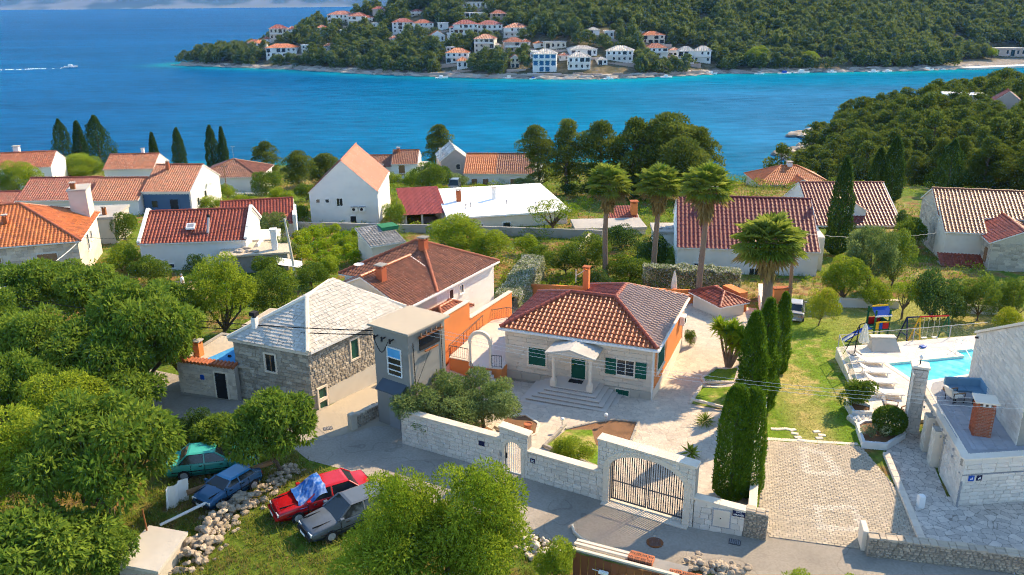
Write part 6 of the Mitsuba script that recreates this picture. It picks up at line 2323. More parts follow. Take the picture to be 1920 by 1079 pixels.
def pine(name, seed, R, H, trunk_h, n, ll, lw, k, cr, flat=.62, sp='pine', lean=.0, trunk=True):
    rng = np.random.default_rng(seed)
    z = rng.random(k) ** .8
    a = rng.random(k) * 6.283
    prof = np.sin(np.clip(z * .85 + .18, 0, 1) * math.pi) ** .6
    rr = R * prof * rng.uniform(.25, .95, k)
    c = np.stack([rr * np.cos(a) + lean * z, rr * np.sin(a), trunk_h + z * H], -1)
    r = np.stack([cr * rng.uniform(.6, 1.35, k)] * 3, -1) * [1, 1, flat]
    b = B()
    b.raw(*leaf_arrays(rng, c, r, n, ll, lw, sp, .75, -.25, .3))
    t = None
    if trunk:
        t = B()
        t.tube([(0, 0, -.6), (.15 + lean * .2, .05, trunk_h + H * .3), (lean * .8, 0, trunk_h + H * .85)], [.26, .18, .05], C('bark', .6), 7)
        for q in c[:12]:
            t.tube([(lean * .3, 0, max(.6, q[2] - .9)), q * [.6, .6, 1] - [0, 0, .35], q], [.09, .06, .02], C('bark', .6), 5)
    proto(name, b, t)


pine('pine_a', 21, 3.0, 6.4, 1.0, 13000, .30, .11, 52, 1.0)
pine('pine_b', 22, 2.6, 7.2, 1.4, 12000, .30, .11, 48, .95, lean=.7)
pine('pine_c', 23, 3.4, 5.6, .9, 15000, .30, .11, 60, 1.05)
pine('pine_d', 24, 2.2, 7.2, 1.0, 10000, .30, .11, 46, .85, .7)
for i in range(3):
    pine(f'midpine_{i}', 71 + i, 3.0, 5.0 + .6 * i, 1.0, 1700, .55, .26, 34, .95, .62, 'pine', lean=.3 * i)
for i in range(6):
    pine(f'farpine_{i}', 31 + i, 3.0, 4.6 + .5 * (i % 3), 1.0 + .4 * (i % 2), 420, 1.05, .62, 22, 1.0, .66, 'farpine', trunk=False)


def cypress(name, seed, R, H, n, sp='cypress', power=.75, ll=.20, lw=.075, top=.96, rough=.18):
    rng = np.random.default_rng(seed)
    z = rng.random(n) ** 1.15
    a = rng.random(n) * 6.283
    prof = np.minimum((1 - z ** 2.2) ** power, (z * 9 + .35))
    bump = 1 + rough * (meshkit.noise(np.stack([np.cos(a) * 2.2 + 5, np.sin(a) * 2.2, z * H * 1.1], -1), seed) - .5) * 2
    rr = R * prof * bump * (1 - .3 * rng.random(n) ** 2)
    pos = np.stack([rr * np.cos(a), rr * np.sin(a), z * H + .05], -1)
    out = np.stack([np.cos(a), np.sin(a), np.zeros(n)], -1)
    ax = out * .45 + [0, 0, 1.0] + rng.normal(size=(n, 3)) * .3
    ax /= np.linalg.norm(ax, axis=1, keepdims=True)
    side = np.cross(ax, out + rng.normal(size=(n, 3)) * .5)
    side /= np.linalg.norm(side, axis=1, keepdims=True)
    L = ll * rng.uniform(.6, 1.4, n)[:, None]
    W = lw * rng.uniform(.7, 1.3, n)[:, None]
    v = np.stack([pos, pos + ax * L * .45 + side * W / 2, pos + ax * L, pos + ax * L * .45 - side * W / 2], 1).reshape(-1, 3)
    i = np.arange(n)[:, None] * 4
    uv = np.stack([LN[sp] + np.clip(rng.normal(.5, .17, n), .05, .95), rng.random(n)], -1)
    b = B()
    b.raw(v, np.concatenate([i + [0, 1, 2], i + [0, 2, 3]]), np.repeat(uv, 4, 0))
    t = B()
    t.tube([(0, 0, -.5), (0, 0, H * .8)], [.14, .04], C('bark', .5), 6)
    proto(name, b, t)


cypress('cypress_a', 41, .62, 6.5, 7000)
cypress('cypress_b', 42, .85, 6.5, 8000, rough=.3)
cypress('cypress_c', 43, 1.5, 6.5, 9000, rough=.5, power=.9)
cypress('thuja_a', 44, .85, 5.8, 16000, 'thuja', power=.32, ll=.15, lw=.055, rough=.10)
cypress('thuja_b', 45, .62, 7.5, 13000, 'thuja', power=.55, ll=.18, lw=.06, rough=.42)


def palm(name, seed, H, fans=46, skirt=1.9, fr=1.0, base_r=.23):
    rng = np.random.default_rng(seed)
    t = B()
    zs = np.linspace(-.4, H, 26)
    t.tube(np.c_[.12 * np.sin(zs * .4), .08 * np.cos(zs * .5), zs], np.interp(zs, [-.4, .5, H], [base_r * 1.5, base_r, base_r * .72]) * (1 + .05 * (np.arange(26) % 2)), C('palmbark', .5), 10)
    g = {'type': 'shapegroup', 'trunk': t.ply('surf', True)}
    top = np.array([.12 * math.sin(H * .4), .08 * math.cos(H * .5), H])
    s = B()
    n = 420
    a = rng.random(n) * 6.283
    z = rng.random(n)
    o = np.stack([np.cos(a), np.sin(a), a * 0], -1)
    p = top + o * (.24 + .38 * (1 - z)[:, None] * rng.uniform(.3, 1, n)[:, None]) - [0, 0, 1] * (z * skirt)[:, None]
    ax = o * .25 + [0, 0, -1] + rng.normal(size=(n, 3)) * .16
    sd = np.cross(ax, o)
    L = rng.uniform(.45, .95, n)[:, None]
    W = rng.uniform(.05, .14, n)[:, None]
    v = np.stack([p, p + ax * L * .5 + sd * W, p + ax * L, p + ax * L * .5 - sd * W], 1).reshape(-1, 3)
    i = np.arange(n)[:, None] * 4
    s.raw(v, np.concatenate([i + [0, 1, 2], i + [0, 2, 3]]), np.repeat(np.stack([LN['dry'] + rng.uniform(.1, .9, n), rng.random(n) * .5], -1), 4, 0))
    g['dead_skirt'] = s.ply('leaf')
    b = B()
    for q in range(fans):
        az = q * 2.39996 + rng.uniform(-.2, .2)
        el = math.radians(np.interp(q / fans, [0, .25, 1], [84, 50, -38])) + rng.uniform(-.1, .1)
        d = np.array([math.cos(az) * math.cos(el), math.sin(az) * math.cos(el), math.sin(el)])
        pl = fr * rng.uniform(.65, .95)
        tip = top + d * pl + [0, 0, -.10 * (1 - math.sin(el))]
        sd = np.cross(d, [0, 0, 1.])
        sd /= np.linalg.norm(sd) + 1e-9
        up = np.cross(sd, d)
        sp = 'palm' if q < fans * .86 else 'dry'
        tone, hue = rng.uniform(.3, .7), rng.random()
        b.tube([top, (top + tip) / 2 + up * .05, tip], [.02, .015, .012], (LN[sp] + .6, .7), 4)
        m = 15
        for j in range(m):
            th = math.radians(-105 + 210 * j / (m - 1))
            bd = d * math.cos(th) + sd * math.sin(th)
            ln = fr * (.82 - .18 * abs(th) / 1.9) * rng.uniform(.85, 1.1)
            wv = np.cross(bd, up)
            m1 = tip + bd * ln * .55 + up * .03
            e = tip + bd * ln + [0, 0, -.16 * ln - .12 * rng.random()]
            w = .075 * fr
            b.raw([tip, m1 + wv * w, e, m1 - wv * w], [(0, 1, 2), (0, 2, 3)], (LN[sp] + np.clip(tone + rng.uniform(-.12, .12), .05, .95), hue))
    g['fronds'] = b.ply('leaf')
    scene['proto_' + name] = g


palm('palm_a', 51, 9.1, 54, 1.9, 1.3)
palm('palm_b', 52, 9.6, 58, 2.3, 1.3)
palm('palm_c', 53, 8.4, 66, 2.0, 1.45, .34)


def spiky(name, seed, n, L, w, stem=.0, sp='palm'):
    rng = np.random.default_rng(seed)
    b = B()
    heads = [(0, 0, stem)] if stem == 0 else [(rng.uniform(-.7, .7), rng.uniform(-.5, .5), stem * rng.uniform(.55, 1.1)) for _ in range(9)]
    for hx in heads:
        hx = np.array(hx)
        for q in range(n):
            az, el = q * 2.4, math.radians(np.interp(q / n, [0, 1], [85, -30]))
            d = np.array([math.cos(az) * math.cos(el), math.sin(az) * math.cos(el), math.sin(el)])
            sd = np.cross(d, [0, 0, 1.])
            sd /= np.linalg.norm(sd) + 1e-9
            l = L * rng.uniform(.8, 1.1)
            b.raw([hx, hx + d * l * .4 + sd * w, hx + d * l - [0, 0, .12 * l], hx + d * l * .4 - sd * w], [(0, 1, 2), (0, 2, 3)], (LN[sp] + rng.uniform(.3, .8), rng.random()))
    t = None
    if stem:
        t = B()
        for hx in heads:
            t.tube([(0, 0, -.3), (hx[0] * .6, hx[1] * .6, hx[2] * .5), hx], [.14, .09, .07], C('palmbark', .5), 6)
    proto(name, b, t)


spiky('yucca_tree', 61, 80, 1.0, .085, 2.7, 'vine')
spiky('yucca', 62, 60, 1.0, .045)
spiky('agave', 63, 26, .45, .06)


def hedge(name, seed, L, W, H, n, sp='hedge', white=.0):
    rng = np.random.default_rng(seed)
    u = rng.random((n, 3))
    f = rng.random(n)
    p = np.stack([(u[:, 0] - .5) * L, (u[:, 1] - .5) * W, u[:, 2] * H], -1)
    top = f < .45
    p[top, 2] = H * (1 - .06 * rng.random(top.sum()))
    sd = (f >= .45)
    p[sd, 1] = np.where(rng.random(sd.sum()) < .65, -W / 2, W / 2) * (1 - .1 * rng.random(sd.sum()))
    p += (meshkit.noise(p * 1.3 + seed, seed)[:, None] - .5) * .35
    nrm = np.where(top[:, None], [0, 0, 1.], np.stack([p[:, 0] * 0, np.sign(p[:, 1]), p[:, 0] * 0], -1))
    ax = nrm * .6 + rng.normal(size=(n, 3)) * .7
    ax /= np.linalg.norm(ax, axis=1, keepdims=True)
    s = np.cross(ax, rng.normal(size=(n, 3)))
    s /= np.linalg.norm(s, axis=1, keepdims=True)
    Ls = rng.uniform(.12, .24, n)[:, None]
    v = np.stack([p, p + ax * Ls * .5 + s * Ls * .28, p + ax * Ls, p + ax * Ls * .5 - s * Ls * .28], 1).reshape(-1, 3)
    i = np.arange(n)[:, None] * 4
    fl = rng.random(n) < white
    uv = np.stack([np.where(fl, LN['flower'], LN[sp]) + rng.uniform(.2, .85, n), rng.random(n) ** 1.5], -1)
    b = B()
    b.raw(v, np.concatenate([i + [0, 1, 2], i + [0, 2, 3]]), np.repeat(uv, 4, 0))
    return b


INST = {}


def plant(name, label, cat, pr, loc, scale=1.0, rot=None, group=None):
    k = thing(name, label, cat, group)
    s = [scale] * 3 if np.isscalar(scale) else list(scale)
    rot = RNG.uniform(0, 360) if rot is None else rot
    scene[k] = {'type': 'instance', 'to_world': T().translate([float(loc[0]), float(loc[1]), float(loc[2])]).rotate([0, 0, 1], float(rot)).scale([float(x) for x in s]), 'g': {'type': 'ref', 'id': 'proto_' + pr}}
    return k


NOM = {'walnut_a': (3.9, 5.7), 'walnut_b': (3.5, 5.3), 'walnut_c': (2.9, 4.4), 'lime_a': (2.9, 6.3), 'lime_b': (2.4, 4.9), 'bush_a': (1.6, 2.1), 'bush_b': (1.45, 2.4), 'bush_c': (1.6, 2.0), 'yellow_a': (1.85, 3.0), 'citrus_a': (2.1, 3.6), 'olive_a': (2.1, 3.6), 'olive_b': (1.8, 2.8), 'sparse_a': (2.4, 4.0),
       'pine_a': (3.1, 7.8), 'pine_b': (2.8, 8.8), 'pine_c': (3.5, 6.9), 'pine_d': (2.4, 8.3), 'cypress_a': (.62, 6.5), 'cypress_b': (.85, 6.5), 'cypress_c': (1.5, 6.5), 'thuja_a': (.85, 5.8), 'thuja_b': (.62, 7.5)}


def fitp(name, label, cat, pr, t, group=None, zs=None):
    """t = (x, y, ground z, height, crown radius) in metres"""
    x, y, z, hgt, r = t
    R, H0 = NOM[pr]
    hgt = zs or hgt
    return plant(name, label, cat, pr, (x, y, z - .05), (r / R, r / R, hgt / H0), group=group)


# foreground left
fitp('walnut_tree', 'big dense walnut tree in front of the turquoise car at lower left', 'tree', 'walnut_a', (-18.75, 33.04, 15.0, 6.48, 3.58))
fitp('yellow_green_tree', 'yellowish feathery tree at the left behind the big foreground walnut', 'tree', 'lime_b', (-22.22, 34.11, 15.0, 5.29, 2.92))
fitp('walnut_tree', 'dense green tree filling the bottom left corner', 'tree', 'walnut_b', (-19.04, 27.4, 15.0, 4.01, 3.19))
fitp('walnut_tree', 'smaller dark green tree at the bottom edge left of the concrete roofed shed', 'tree', 'walnut_c', (-16.92, 28.66, 15.0, 2.85, 1.43))
fitp('fig_tree', 'rounded bright tree between the road and the turquoise car', 'tree', 'walnut_b', (-12.12, 37.03, 15.0, 4.65, 2.44))
fitp('fig_tree', 'low leafy tree left of the rounded road side tree', 'tree', 'walnut_c', (-15.61, 39.33, 15.0, 2.3, 1.6))
fitp('shrub', 'dark shrub on the road edge in front of the annexe', 'shrub', 'bush_c', (-17.37, 40.91, 15.0, 1.92, 1.03))
fitp('ash_tree', 'tall yellow green tree in the bottom centre, right crown', 'tree', 'lime_a', (-1.51, 27.33, 15.0, 6.58, 2.34))
fitp('ash_tree', 'tall yellow green tree in the bottom centre, left crown', 'tree', 'lime_a', (-4.52, 27.37, 15.0, 6.24, 2.02))
fitp('ash_tree', 'lower yellow green crown at the bottom edge in front of the two tall ones', 'tree', 'lime_b', (-3.26, 26.44, 15.0, 4.41, 3.42))
fitp('shrub', 'leafy shrub beside the stone heap at the bottom centre', 'shrub', 'bush_b', (1.67, 28.74, 15.0, 2.29, 0.88))
fitp('shrub', 'tips of a leafy shrub at the bottom edge below the road', 'shrub', 'bush_b', (11.04, 27.32, 15.0, 1.65, 0.96))
fitp('shrub', 'second shrub tip at the bottom edge right of the first', 'shrub', 'bush_b', (13.17, 27.29, 15.0, 1.49, 0.64))
GRP = 'trees of the green belt at the left'
LBL = ['upper left tree of the left belt under the orange roofed house', 'small round crown of the left belt right of the upper left tree', 'biggest crown of the left belt, left of the annexe', 'broad crown at the middle of the left edge', 'crown of the left belt just left of the white slab roof fruit tree', 'broad dark crown in the middle of the left belt', 'crown at the left edge above the bare brushwood', 'lower crown of the left belt above the big foreground walnut', 'small crown of the belt touching the annexe', 'crown cut by the left frame edge, halfway up', 'crown between the brushwood and the feathery yellow tree', 'small crown at the top left corner of the belt', 'small crown below the stone wall of the orange roofed house']
for i, (pr, t) in enumerate((('walnut_b', (-37.41, 60.03, 14.0, 5.46, 3.51)), ('walnut_c', (-32.12, 59.83, 14.01, 5.21, 3.09)), ('walnut_a', (-22.85, 46.7, 14.8, 7.36, 3.8)), ('walnut_a', (-28.4, 45.57, 14.88, 6.18, 3.4)), ('walnut_b', (-24.44, 54.99, 14.25, 5.28, 2.67)), ('walnut_a', (-24.47, 43.85, 15.0, 5.51, 3.44)), ('walnut_b', (-26.71, 40.18, 15.0, 5.64, 2.47)),
                            ('walnut_c', (-22.07, 41.95, 15.0, 3.82, 2.56)), ('lime_b', (-21.34, 48.85, 14.64, 4.35, 1.55)), ('walnut_b', (-35.04, 51.19, 14.46, 5.87, 2.69)), ('lime_b', (-23.79, 39.03, 15.0, 4.81, 2.55)), ('walnut_c', (-44.79, 69.43, 13.31, 2.87, 2.12)), ('walnut_c', (-39.24, 69.23, 13.32, 3.46, 2.59)))):
    fitp('walnut_tree', LBL[i], 'tree', pr, t, GRP)
fitp('citrus_tree', 'round yellow green fruit tree left of the white slab roof', 'tree', 'lime_b', (-21.31, 57.15, 14.14, 6.35, 2.47))
fitp('citrus_tree', 'smaller fruit tree just left of the top of the white slab roof', 'tree', 'citrus_a', (-18.53, 60.54, 13.96, 4.85, 2.08))
fitp('shrub', 'round shrub under the small window of the skylight house', 'shrub', 'bush_a', (-33.65, 73.62, 13.0, 2.71, 1.87))
fitp('shrub', 'climbing shrub against the wall of the skylight house', 'shrub', 'bush_c', (-30.06, 75.46, 12.87, 2.47, 1.15))
fitp('shrub', 'yellow vine shrub between the orange roofed house and the skylight house', 'shrub', 'bush_b', (-38.96, 78.84, 12.67, 2.97, 2.12))
fitp('shrub', 'green shrub behind the orange roofed house below the blue loggia', 'shrub', 'bush_a', (-44.41, 92.29, 11.89, 3.54, 1.38))
fitp('round_tree', 'bright round tree in front of the house at the far left edge', 'tree', 'lime_b', (-74.79, 124.42, 9.47, 5.96, 3.26))
fitp('round_tree', 'broad bright tree below the dark cypresses at left', 'tree', 'lime_b', (-79.22, 150.47, 6.7, 5.32, 4.89))
fitp('olive_tree', 'small grey olive tree between the far left house and the cypresses', 'tree', 'olive_b', (-82.17, 147.75, 7.0, 4.1, 2.4))
for lb, pr, t in (('broad double headed cypress, leftmost of the dark group', 'cypress_c', (-101.35, 187.88, 2.27, 11.17, 2.43)), ('narrow cypress between the two broad conifers at the left', 'cypress_a', (-97.03, 187.28, 2.34, 10.68, 1.57)), ('largest dark conifer of the left group', 'cypress_c', (-90.86, 183.06, 2.87, 11.83, 3.32)),
                  ('slim cypress at the right end of the worn clay roof', 'cypress_a', (-76.65, 178.05, 3.49, 8.3, 1.04)), ('ragged cypress behind the blue loggia house', 'cypress_b', (-69.03, 172.43, 4.2, 9.24, 1.4)), ('left cypress of the pair above the brown hip roof', 'cypress_b', (-66.02, 183.26, 2.84, 9.59, 1.48)), ('right cypress of the pair above the brown hip roof', 'cypress_a', (-63.43, 182.96, 2.88, 9.23, 1.01)),
                  ('tall lone cypress in front of the pale purple roof', 'cypress_b', (34.01, 83.25, 12.42, 10.1, 1.28))):
    fitp('cypress', lb, 'cypress', pr, t)
fitp('pine_tree', 'small pale pine against the water right of the brown hip roof', 'tree', 'pine_a', (-45.14, 152.29, 6.49, 7.19, 2.87))
fitp('pine_tree', 'left of the two pines above the pink roofed house', 'tree', 'pine_c', (-35.57, 137.37, 8.17, 6.26, 3.13))
fitp('pine_tree', 'right of the two pines above the pink roofed house', 'tree', 'pine_c', (-32.37, 143.32, 7.5, 5.41, 3.73))
fitp('pine_tree', 'pine with a bare stem behind the small grey stone house', 'tree', 'pine_b', (-15.26, 170.32, 4.46, 9.2, 3.42))
for lb, pr, t in (('leftmost pine of the shore group, ragged crown', 'pine_b', (4.6, 128.69, 9.11, 10.19, 3.53)), ('slim tall pine second from left in the shore group', 'pine_d', (8.63, 125.95, 9.34, 11.28, 3.13)), ('pine third from left in the shore group', 'pine_a', (13.44, 124.53, 9.46, 11.07, 4.56)),
                  ('dense pine behind the second palm', 'pine_a', (18.53, 123.0, 9.59, 11.5, 4.51)), ('broadest pine of the shore group, rounded crown', 'pine_c', (22.89, 121.68, 9.7, 12.13, 6.77)), ('rightmost pine of the shore group', 'pine_c', (27.62, 121.37, 9.73, 10.18, 3.82)), ('lower pine crown filling the gap in front of the broadest pine', 'pine_c', (24.01, 115.27, 10.25, 9.2, 4.54))):
    fitp('pine_tree', lb, 'tree', pr, t)
G2 = 'garden shrubs between the houses'
L2 = ['bush right of the brown hip roof house', 'bush below the vine arbour, left', 'bush below the vine arbour, right', 'bush at the gable of the blue loggia house', 'bush in front of the brown hip roof house', 'grey olive bush right of the long dark red roof', 'lower olive bush beside the pale wooden pole', 'bush at the right wall of the pink roofed house', 'bush left of the pink roofed gable', 'large bush between balcony house and grey stone house', 'bush left of the large one by the balcony house', 'bush below the balcony of the clay roofed house', 'olive bush beside the blue grey van', 'olive bush in front of the half brown roof', 'small bush right of the van', 'small bush behind the white flat roof, left', 'dark bush below the leftmost shore pines', 'dark bush below the middle shore pines', 'bush below the broadest shore pine', 'dark bush under the slim shore pine', 'bush left of the cream villa by the water', 'bush behind the ridge of the deep purple roof', 'bush between pale purple roof and right stone house', 'small bush nearest the right stone house', 'dark bush behind the pale purple roof gable', 'bush above the long dark red roof', 'bush left of the balcony house', 'citrus bush left of the first palm', 'dark bush right of the first palm', 'dark bush right of the second palm', 'citrus bush in the garden above the bungalow chimney', 'bush between the first and second palms', 'bush below the bare tree', 'bush left of the citrus above the chimney', 'bush behind the top of the brown hip roof', 'bush left of the brown hip roof by the shed', 'bush right of the bright tree by the brown roof', 'dark bush at the orange wall behind the bungalow', 'bush at the left end of the long white hedge', 'bush by the lowest red roof of the row', 'bush below the pink roofed house wall', 'bush beside the concrete store room', 'bush between store room and brown roof', 'bush in the vine rows near the pole', 'olive bush behind the small grey sheet shed']
for i, (pr, t) in enumerate((('bush_a', (-38.92, 129.71, 9.02, 3.66, 2.54)), ('bush_b', (-42.36, 115.17, 10.25, 1.99, 2.27)), ('bush_b', (-38.76, 117.0, 10.1, 1.54, 2.3)), ('bush_a', (-49.56, 132.84, 8.68, 2.34, 1.73)), ('bush_b', (-43.6, 125.85, 9.35, 2.23, 1.65)), ('olive_a', (-26.93, 90.75, 11.98, 4.0, 1.99)), ('olive_b', (-23.6, 82.64, 12.45, 2.85, 1.66)), ('bush_b', (-14.42, 99.16, 11.48, 3.75, 1.48)), ('bush_a', (-30.64, 121.68, 9.7, 2.66, 1.59)),
                            ('bush_a', (-12.78, 129.82, 9.02, 4.77, 2.97)), ('bush_b', (-17.02, 138.38, 8.06, 3.08, 2.03)), ('bush_b', (-20.73, 142.31, 7.62, 2.42, 1.85)), ('olive_b', (-9.74, 137.68, 8.14, 2.72, 2.69)), ('olive_b', (2.18, 125.24, 9.4, 2.82, 2.7)), ('bush_b', (-4.52, 129.3, 9.06, 1.45, 1.69)), ('bush_b', (-10.93, 124.93, 9.43, 2.07, 1.63)), ('bush_c', (12.96, 122.29, 9.65, 2.59, 2.8)), ('bush_c', (17.89, 120.26, 9.82, 3.2, 2.76)), ('bush_a', (22.49, 121.68, 9.7, 2.74, 2.39)), ('bush_c', (9.53, 124.73, 9.45, 1.9, 2.45)),
                            ('bush_b', (32.42, 112.73, 10.46, 1.5, 1.48)), ('bush_b', (30.76, 121.17, 9.75, 1.6, 1.98)), ('bush_a', (42.21, 84.89, 12.32, 3.57, 1.7)), ('bush_b', (46.03, 89.93, 12.02, 2.14, 1.2)), ('bush_c', (45.28, 92.9, 11.85, 2.8, 1.08)), ('bush_b', (-33.29, 118.12, 10.01, 2.74, 1.94)), ('bush_b', (-23.15, 126.87, 9.27, 1.67, 1.66)),
                            ('citrus_a', (7.14, 75.15, 12.89, 4.22, 2.54)), ('bush_c', (11.88, 86.12, 12.25, 2.66, 2.3)), ('bush_c', (14.16, 79.05, 12.66, 3.29, 1.59)), ('citrus_a', (5.18, 76.27, 12.83, 2.82, 2.06)), ('bush_a', (10.98, 73.41, 13.02, 2.38, 2.23)), ('bush_b', (1.45, 84.49, 12.34, 2.23, 1.41)), ('bush_a', (2.7, 79.46, 12.64, 2.1, 1.34)), ('bush_a', (-16.09, 93.11, 11.84, 1.46, 1.55)), ('bush_b', (-17.79, 87.26, 12.18, 1.8, 1.46)), ('bush_a', (1.29, 75.36, 12.88, 2.23, 1.02)), ('bush_c', (7.67, 70.34, 13.24, 1.99, 1.43)), ('bush_b', (13.39, 70.14, 13.26, 2.23, 1.19)),
                            ('bush_b', (-63.74, 112.63, 10.47, 2.07, 1.48)), ('bush_a', (-27.07, 102.44, 11.29, 2.4, 1.35)), ('bush_a', (-23.49, 76.27, 12.83, 2.11, 1.54)), ('bush_a', (-18.41, 72.18, 13.11, 2.27, 1.71)), ('bush_b', (-17.77, 76.07, 12.84, 2.22, 1.28)), ('olive_b', (-15.73, 87.15, 12.19, 1.8, 1.45)))):
    fitp('garden_shrub', L2[i], 'shrub', pr, t, G2)
fitp('fruit_tree', 'bright leafy tree behind the ridge of the brown hip roof', 'tree', 'lime_b', (-5.77, 82.02, 12.49, 4.8, 3.3))
fitp('fruit_tree', 'bright tree right of the brown hip roof', 'tree', 'lime_b', (-2.24, 79.66, 12.63, 3.75, 2.14))
fitp('bare_tree', 'open branched tree with sparse leaves in front of the white flat roof', 'tree', 'sparse_a', (4.8, 93.72, 11.8, 4.51, 3.05))
fitp('olive_tree', 'grey green tree right of the lone cypress', 'tree', 'olive_a', (31.04, 68.3, 13.39, 6.49, 2.56))
fitp('fruit_tree', 'green tree with dark crown behind the olive right of the lone cypress', 'tree', 'citrus_a', (33.74, 69.43, 13.31, 5.53, 2.12))
fitp('fruit_tree', 'bright yellow green tree at the right gable of the deep purple roof', 'tree', 'lime_b', (27.79, 65.34, 13.61, 4.06, 1.9))
fitp('small_tree', 'small yellowish tree standing alone on the lawn', 'tree', 'yellow_a', (23.68, 59.32, 14.03, 3.08, 1.43))
for i, (pr, t) in enumerate((('bush_c', (32.53, 59.94, 14.0, 4.14, 1.96)), ('citrus_a', (36.31, 60.24, 13.98, 3.68, 1.66)), ('citrus_a', (38.9, 59.83, 14.01, 3.66, 1.44)), ('bush_a', (34.56, 60.64, 13.95, 3.0, 1.25)), ('bush_b', (29.66, 63.4, 13.75, 2.61, 1.3)), ('sparse_a', (30.62, 60.75, 13.95, 3.23, 1.25)), ('bush_c', (38.82, 61.88, 13.86, 2.41, 1.06)))):
    fitp('garden_tree', ['dark dense round bush tree behind the swing set', 'round green tree at the back wall, second from the right edge', 'green tree of the lawn row at the right edge', 'low green bush tree between the dark bush tree and the right edge', 'yellow green bush left of the play tower by the low wall', 'thin bare stemmed tree behind the play tower', 'low dark bush between the two right hand lawn trees'][i], 'tree', pr, t, 'trees at the back of the lawn')
fitp('shrub', 'yellow green shrub at the right edge of the lawn', 'shrub', 'yellow_a', (36.7, 56.54, 14.17, 2.19, 1.37))
# bungalow garden
fitp('olive_tree', 'silvery olive tree behind the front wall, right half of the pair', 'tree', 'olive_a', (-1.76, 42.47, 14.67, 3.57, 2.29))
fitp('olive_tree', 'silvery olive tree beside the grey tower, left half of the pair', 'tree', 'olive_a', (-4.46, 41.85, 14.99, 3.43, 2.48))
fitp('olive_tree', 'low silvery olive in the middle of the pair behind the front wall', 'tree', 'olive_b', (-3.08, 41.5, 14.9, 2.6, 1.94))
fitp('shrub', 'leafy shrub behind the front wall left of the big gateway', 'shrub', 'bush_b', (3.21, 37.97, 14.98, 1.77, 1.11))
fitp('shrub', 'low shrub behind the front wall near the small gateway', 'shrub', 'bush_b', (2.4, 38.5, 14.97, 1.17, 0.7))
plant('yucca_tree', 'branched yucca with spiky yellow green heads beside the cypress hedge', 'yucca', 'yucca_tree', (14.79, 51.97, 13.99), 1.0)
plant('yucca', 'spiky yucca behind the bungalow near the white flowering hedge', 'yucca', 'yucca', (2.98, 70.45, 13.23), 1.1)
plant('agave', 'small spiky plant in the drive beside the clipped cypress', 'plant', 'agave', (9.5, 39.05, 14.95), 1.6)
plant('agave', 'spiky plant leaning out from the cypress hedge onto the drive', 'plant', 'yucca', (11.15, 42.97, 14.75), .8)
plant('agave', 'small round plant in a pot in the soil bed', 'plant', 'agave', (0.84, 42.15, 14.95), .8)
fitp('shrub', 'small shrub at the back corner of the bungalow side wall', 'shrub', 'bush_a', (12.9, 55.65, 14.02, 1.32, 0.43))
for lb, pr, t in (('broad clipped cypress column nearest the road, left side', 'thuja_a', (10.5, 34.73, 15.0, 5.96, 0.85)), ('broad clipped cypress column nearest the road, right side', 'thuja_a', (11.33, 34.94, 15.0, 5.73, 0.75)), ('tall dark cypress just behind the clipped columns', 'thuja_b', (13.31, 42.03, 14.93, 6.9, 0.78)),
                  ('second tall dark cypress behind the clipped columns', 'thuja_b', (14.46, 43.43, 15.0, 7.07, 0.74)), ('tall cypress right of the big palm trunk', 'cypress_b', (15.91, 46.6, 14.8, 5.1, 0.59)), ('last tall cypress of the hedge by the white wall', 'thuja_b', (17.5, 49.86, 14.56, 5.6, 0.6))):
    fitp('cypress_column', lb, 'cypress', pr, t)
for lb, pr, g, top in (('tall slim palm, leftmost of the row behind the bungalow', 'palm_a', (8.7, 73.11, 13.04), 22.35), ('tall palm second from left, with a thick dead skirt', 'palm_b', (13.03, 71.98, 13.12), 22.54), ('tall palm third from left, beside the purple roof', 'palm_b', (15.59, 64.94, 13.64), 23.8), ('big palm nearest the camera above the cypress hedge', 'palm_c', (17.25, 53.14, 14.32), 22.62)):
    plant('palm_tree', lb, 'palm', pr, g, (1.15, 1.15, (top - g[2]) / {'palm_a': 9.1, 'palm_b': 9.6, 'palm_c': 8.4}[pr]))
# hedges
for lb, p, q, w_, h_ in (('white flowering hedge between the orange wall and the garden path behind the bungalow', (-0.37, 63.1, 13.77)[:2], (2.01, 73.72, 12.99)[:2], 1.9, 2.1), ('long clipped hedge with white flowers below the purple roofed house', (11.64, 69.63, 13.29)[:2], (19.73, 67.9, 13.42)[:2], 1.5, 2.4)):
    L, a = edge(p, q)
    b = hedge('h', 3, L, w_, h_, 26000, 'hedge', .28)
    v, f, u = b.arrays()
    bb = B(((p[0] + q[0]) / 2, (p[1] + q[1]) / 2, gz((p[0] + q[0]) / 2, (p[1] + q[1]) / 2)), a)
    bb.raw(v, f, u)
    single('hedge', bb, lb, 'hedge', None, 'leaf')
# villa bushes
rng = np.random.default_rng(77)
b = B((20.64, 40.48, 15.5))
b.raw(*leaf_arrays(rng, np.array([[0, 0, .55]]), np.array([[.85, .85, .72]]), 7000, .12, .07, 'bush', .2, .0, .12))
single('ball_bush', b, 'ball shaped clipped bush in the white planter by the villa', 'shrub', None, 'leaf')
b = B((20.27, 43.68, 15.5))
b.raw(*leaf_arrays(rng, rng.normal(size=(12, 3)) * [.4, .4, .25] + [0, 0, .6], np.full((12, 3), .4), 3600, .16, .08, 'bush', .3, .1, .3))
single('leafy_shrub', b, 'leafy bright shrub in the small planter at the pool deck corner', 'shrub', None, 'leaf')
b = B((19.9, 40.16, 15.45))
b.raw(*leaf_arrays(rng, rng.normal(size=(6, 3)) * [.4, .3, .1] + [-.1, 0, .2], np.full((6, 3), .22), 900, .10, .06, 'hedge', .3, .1, .3))
single('flowering_plant', b, 'low pale flowering plant beside the ball bush', 'plant', None, 'leaf')
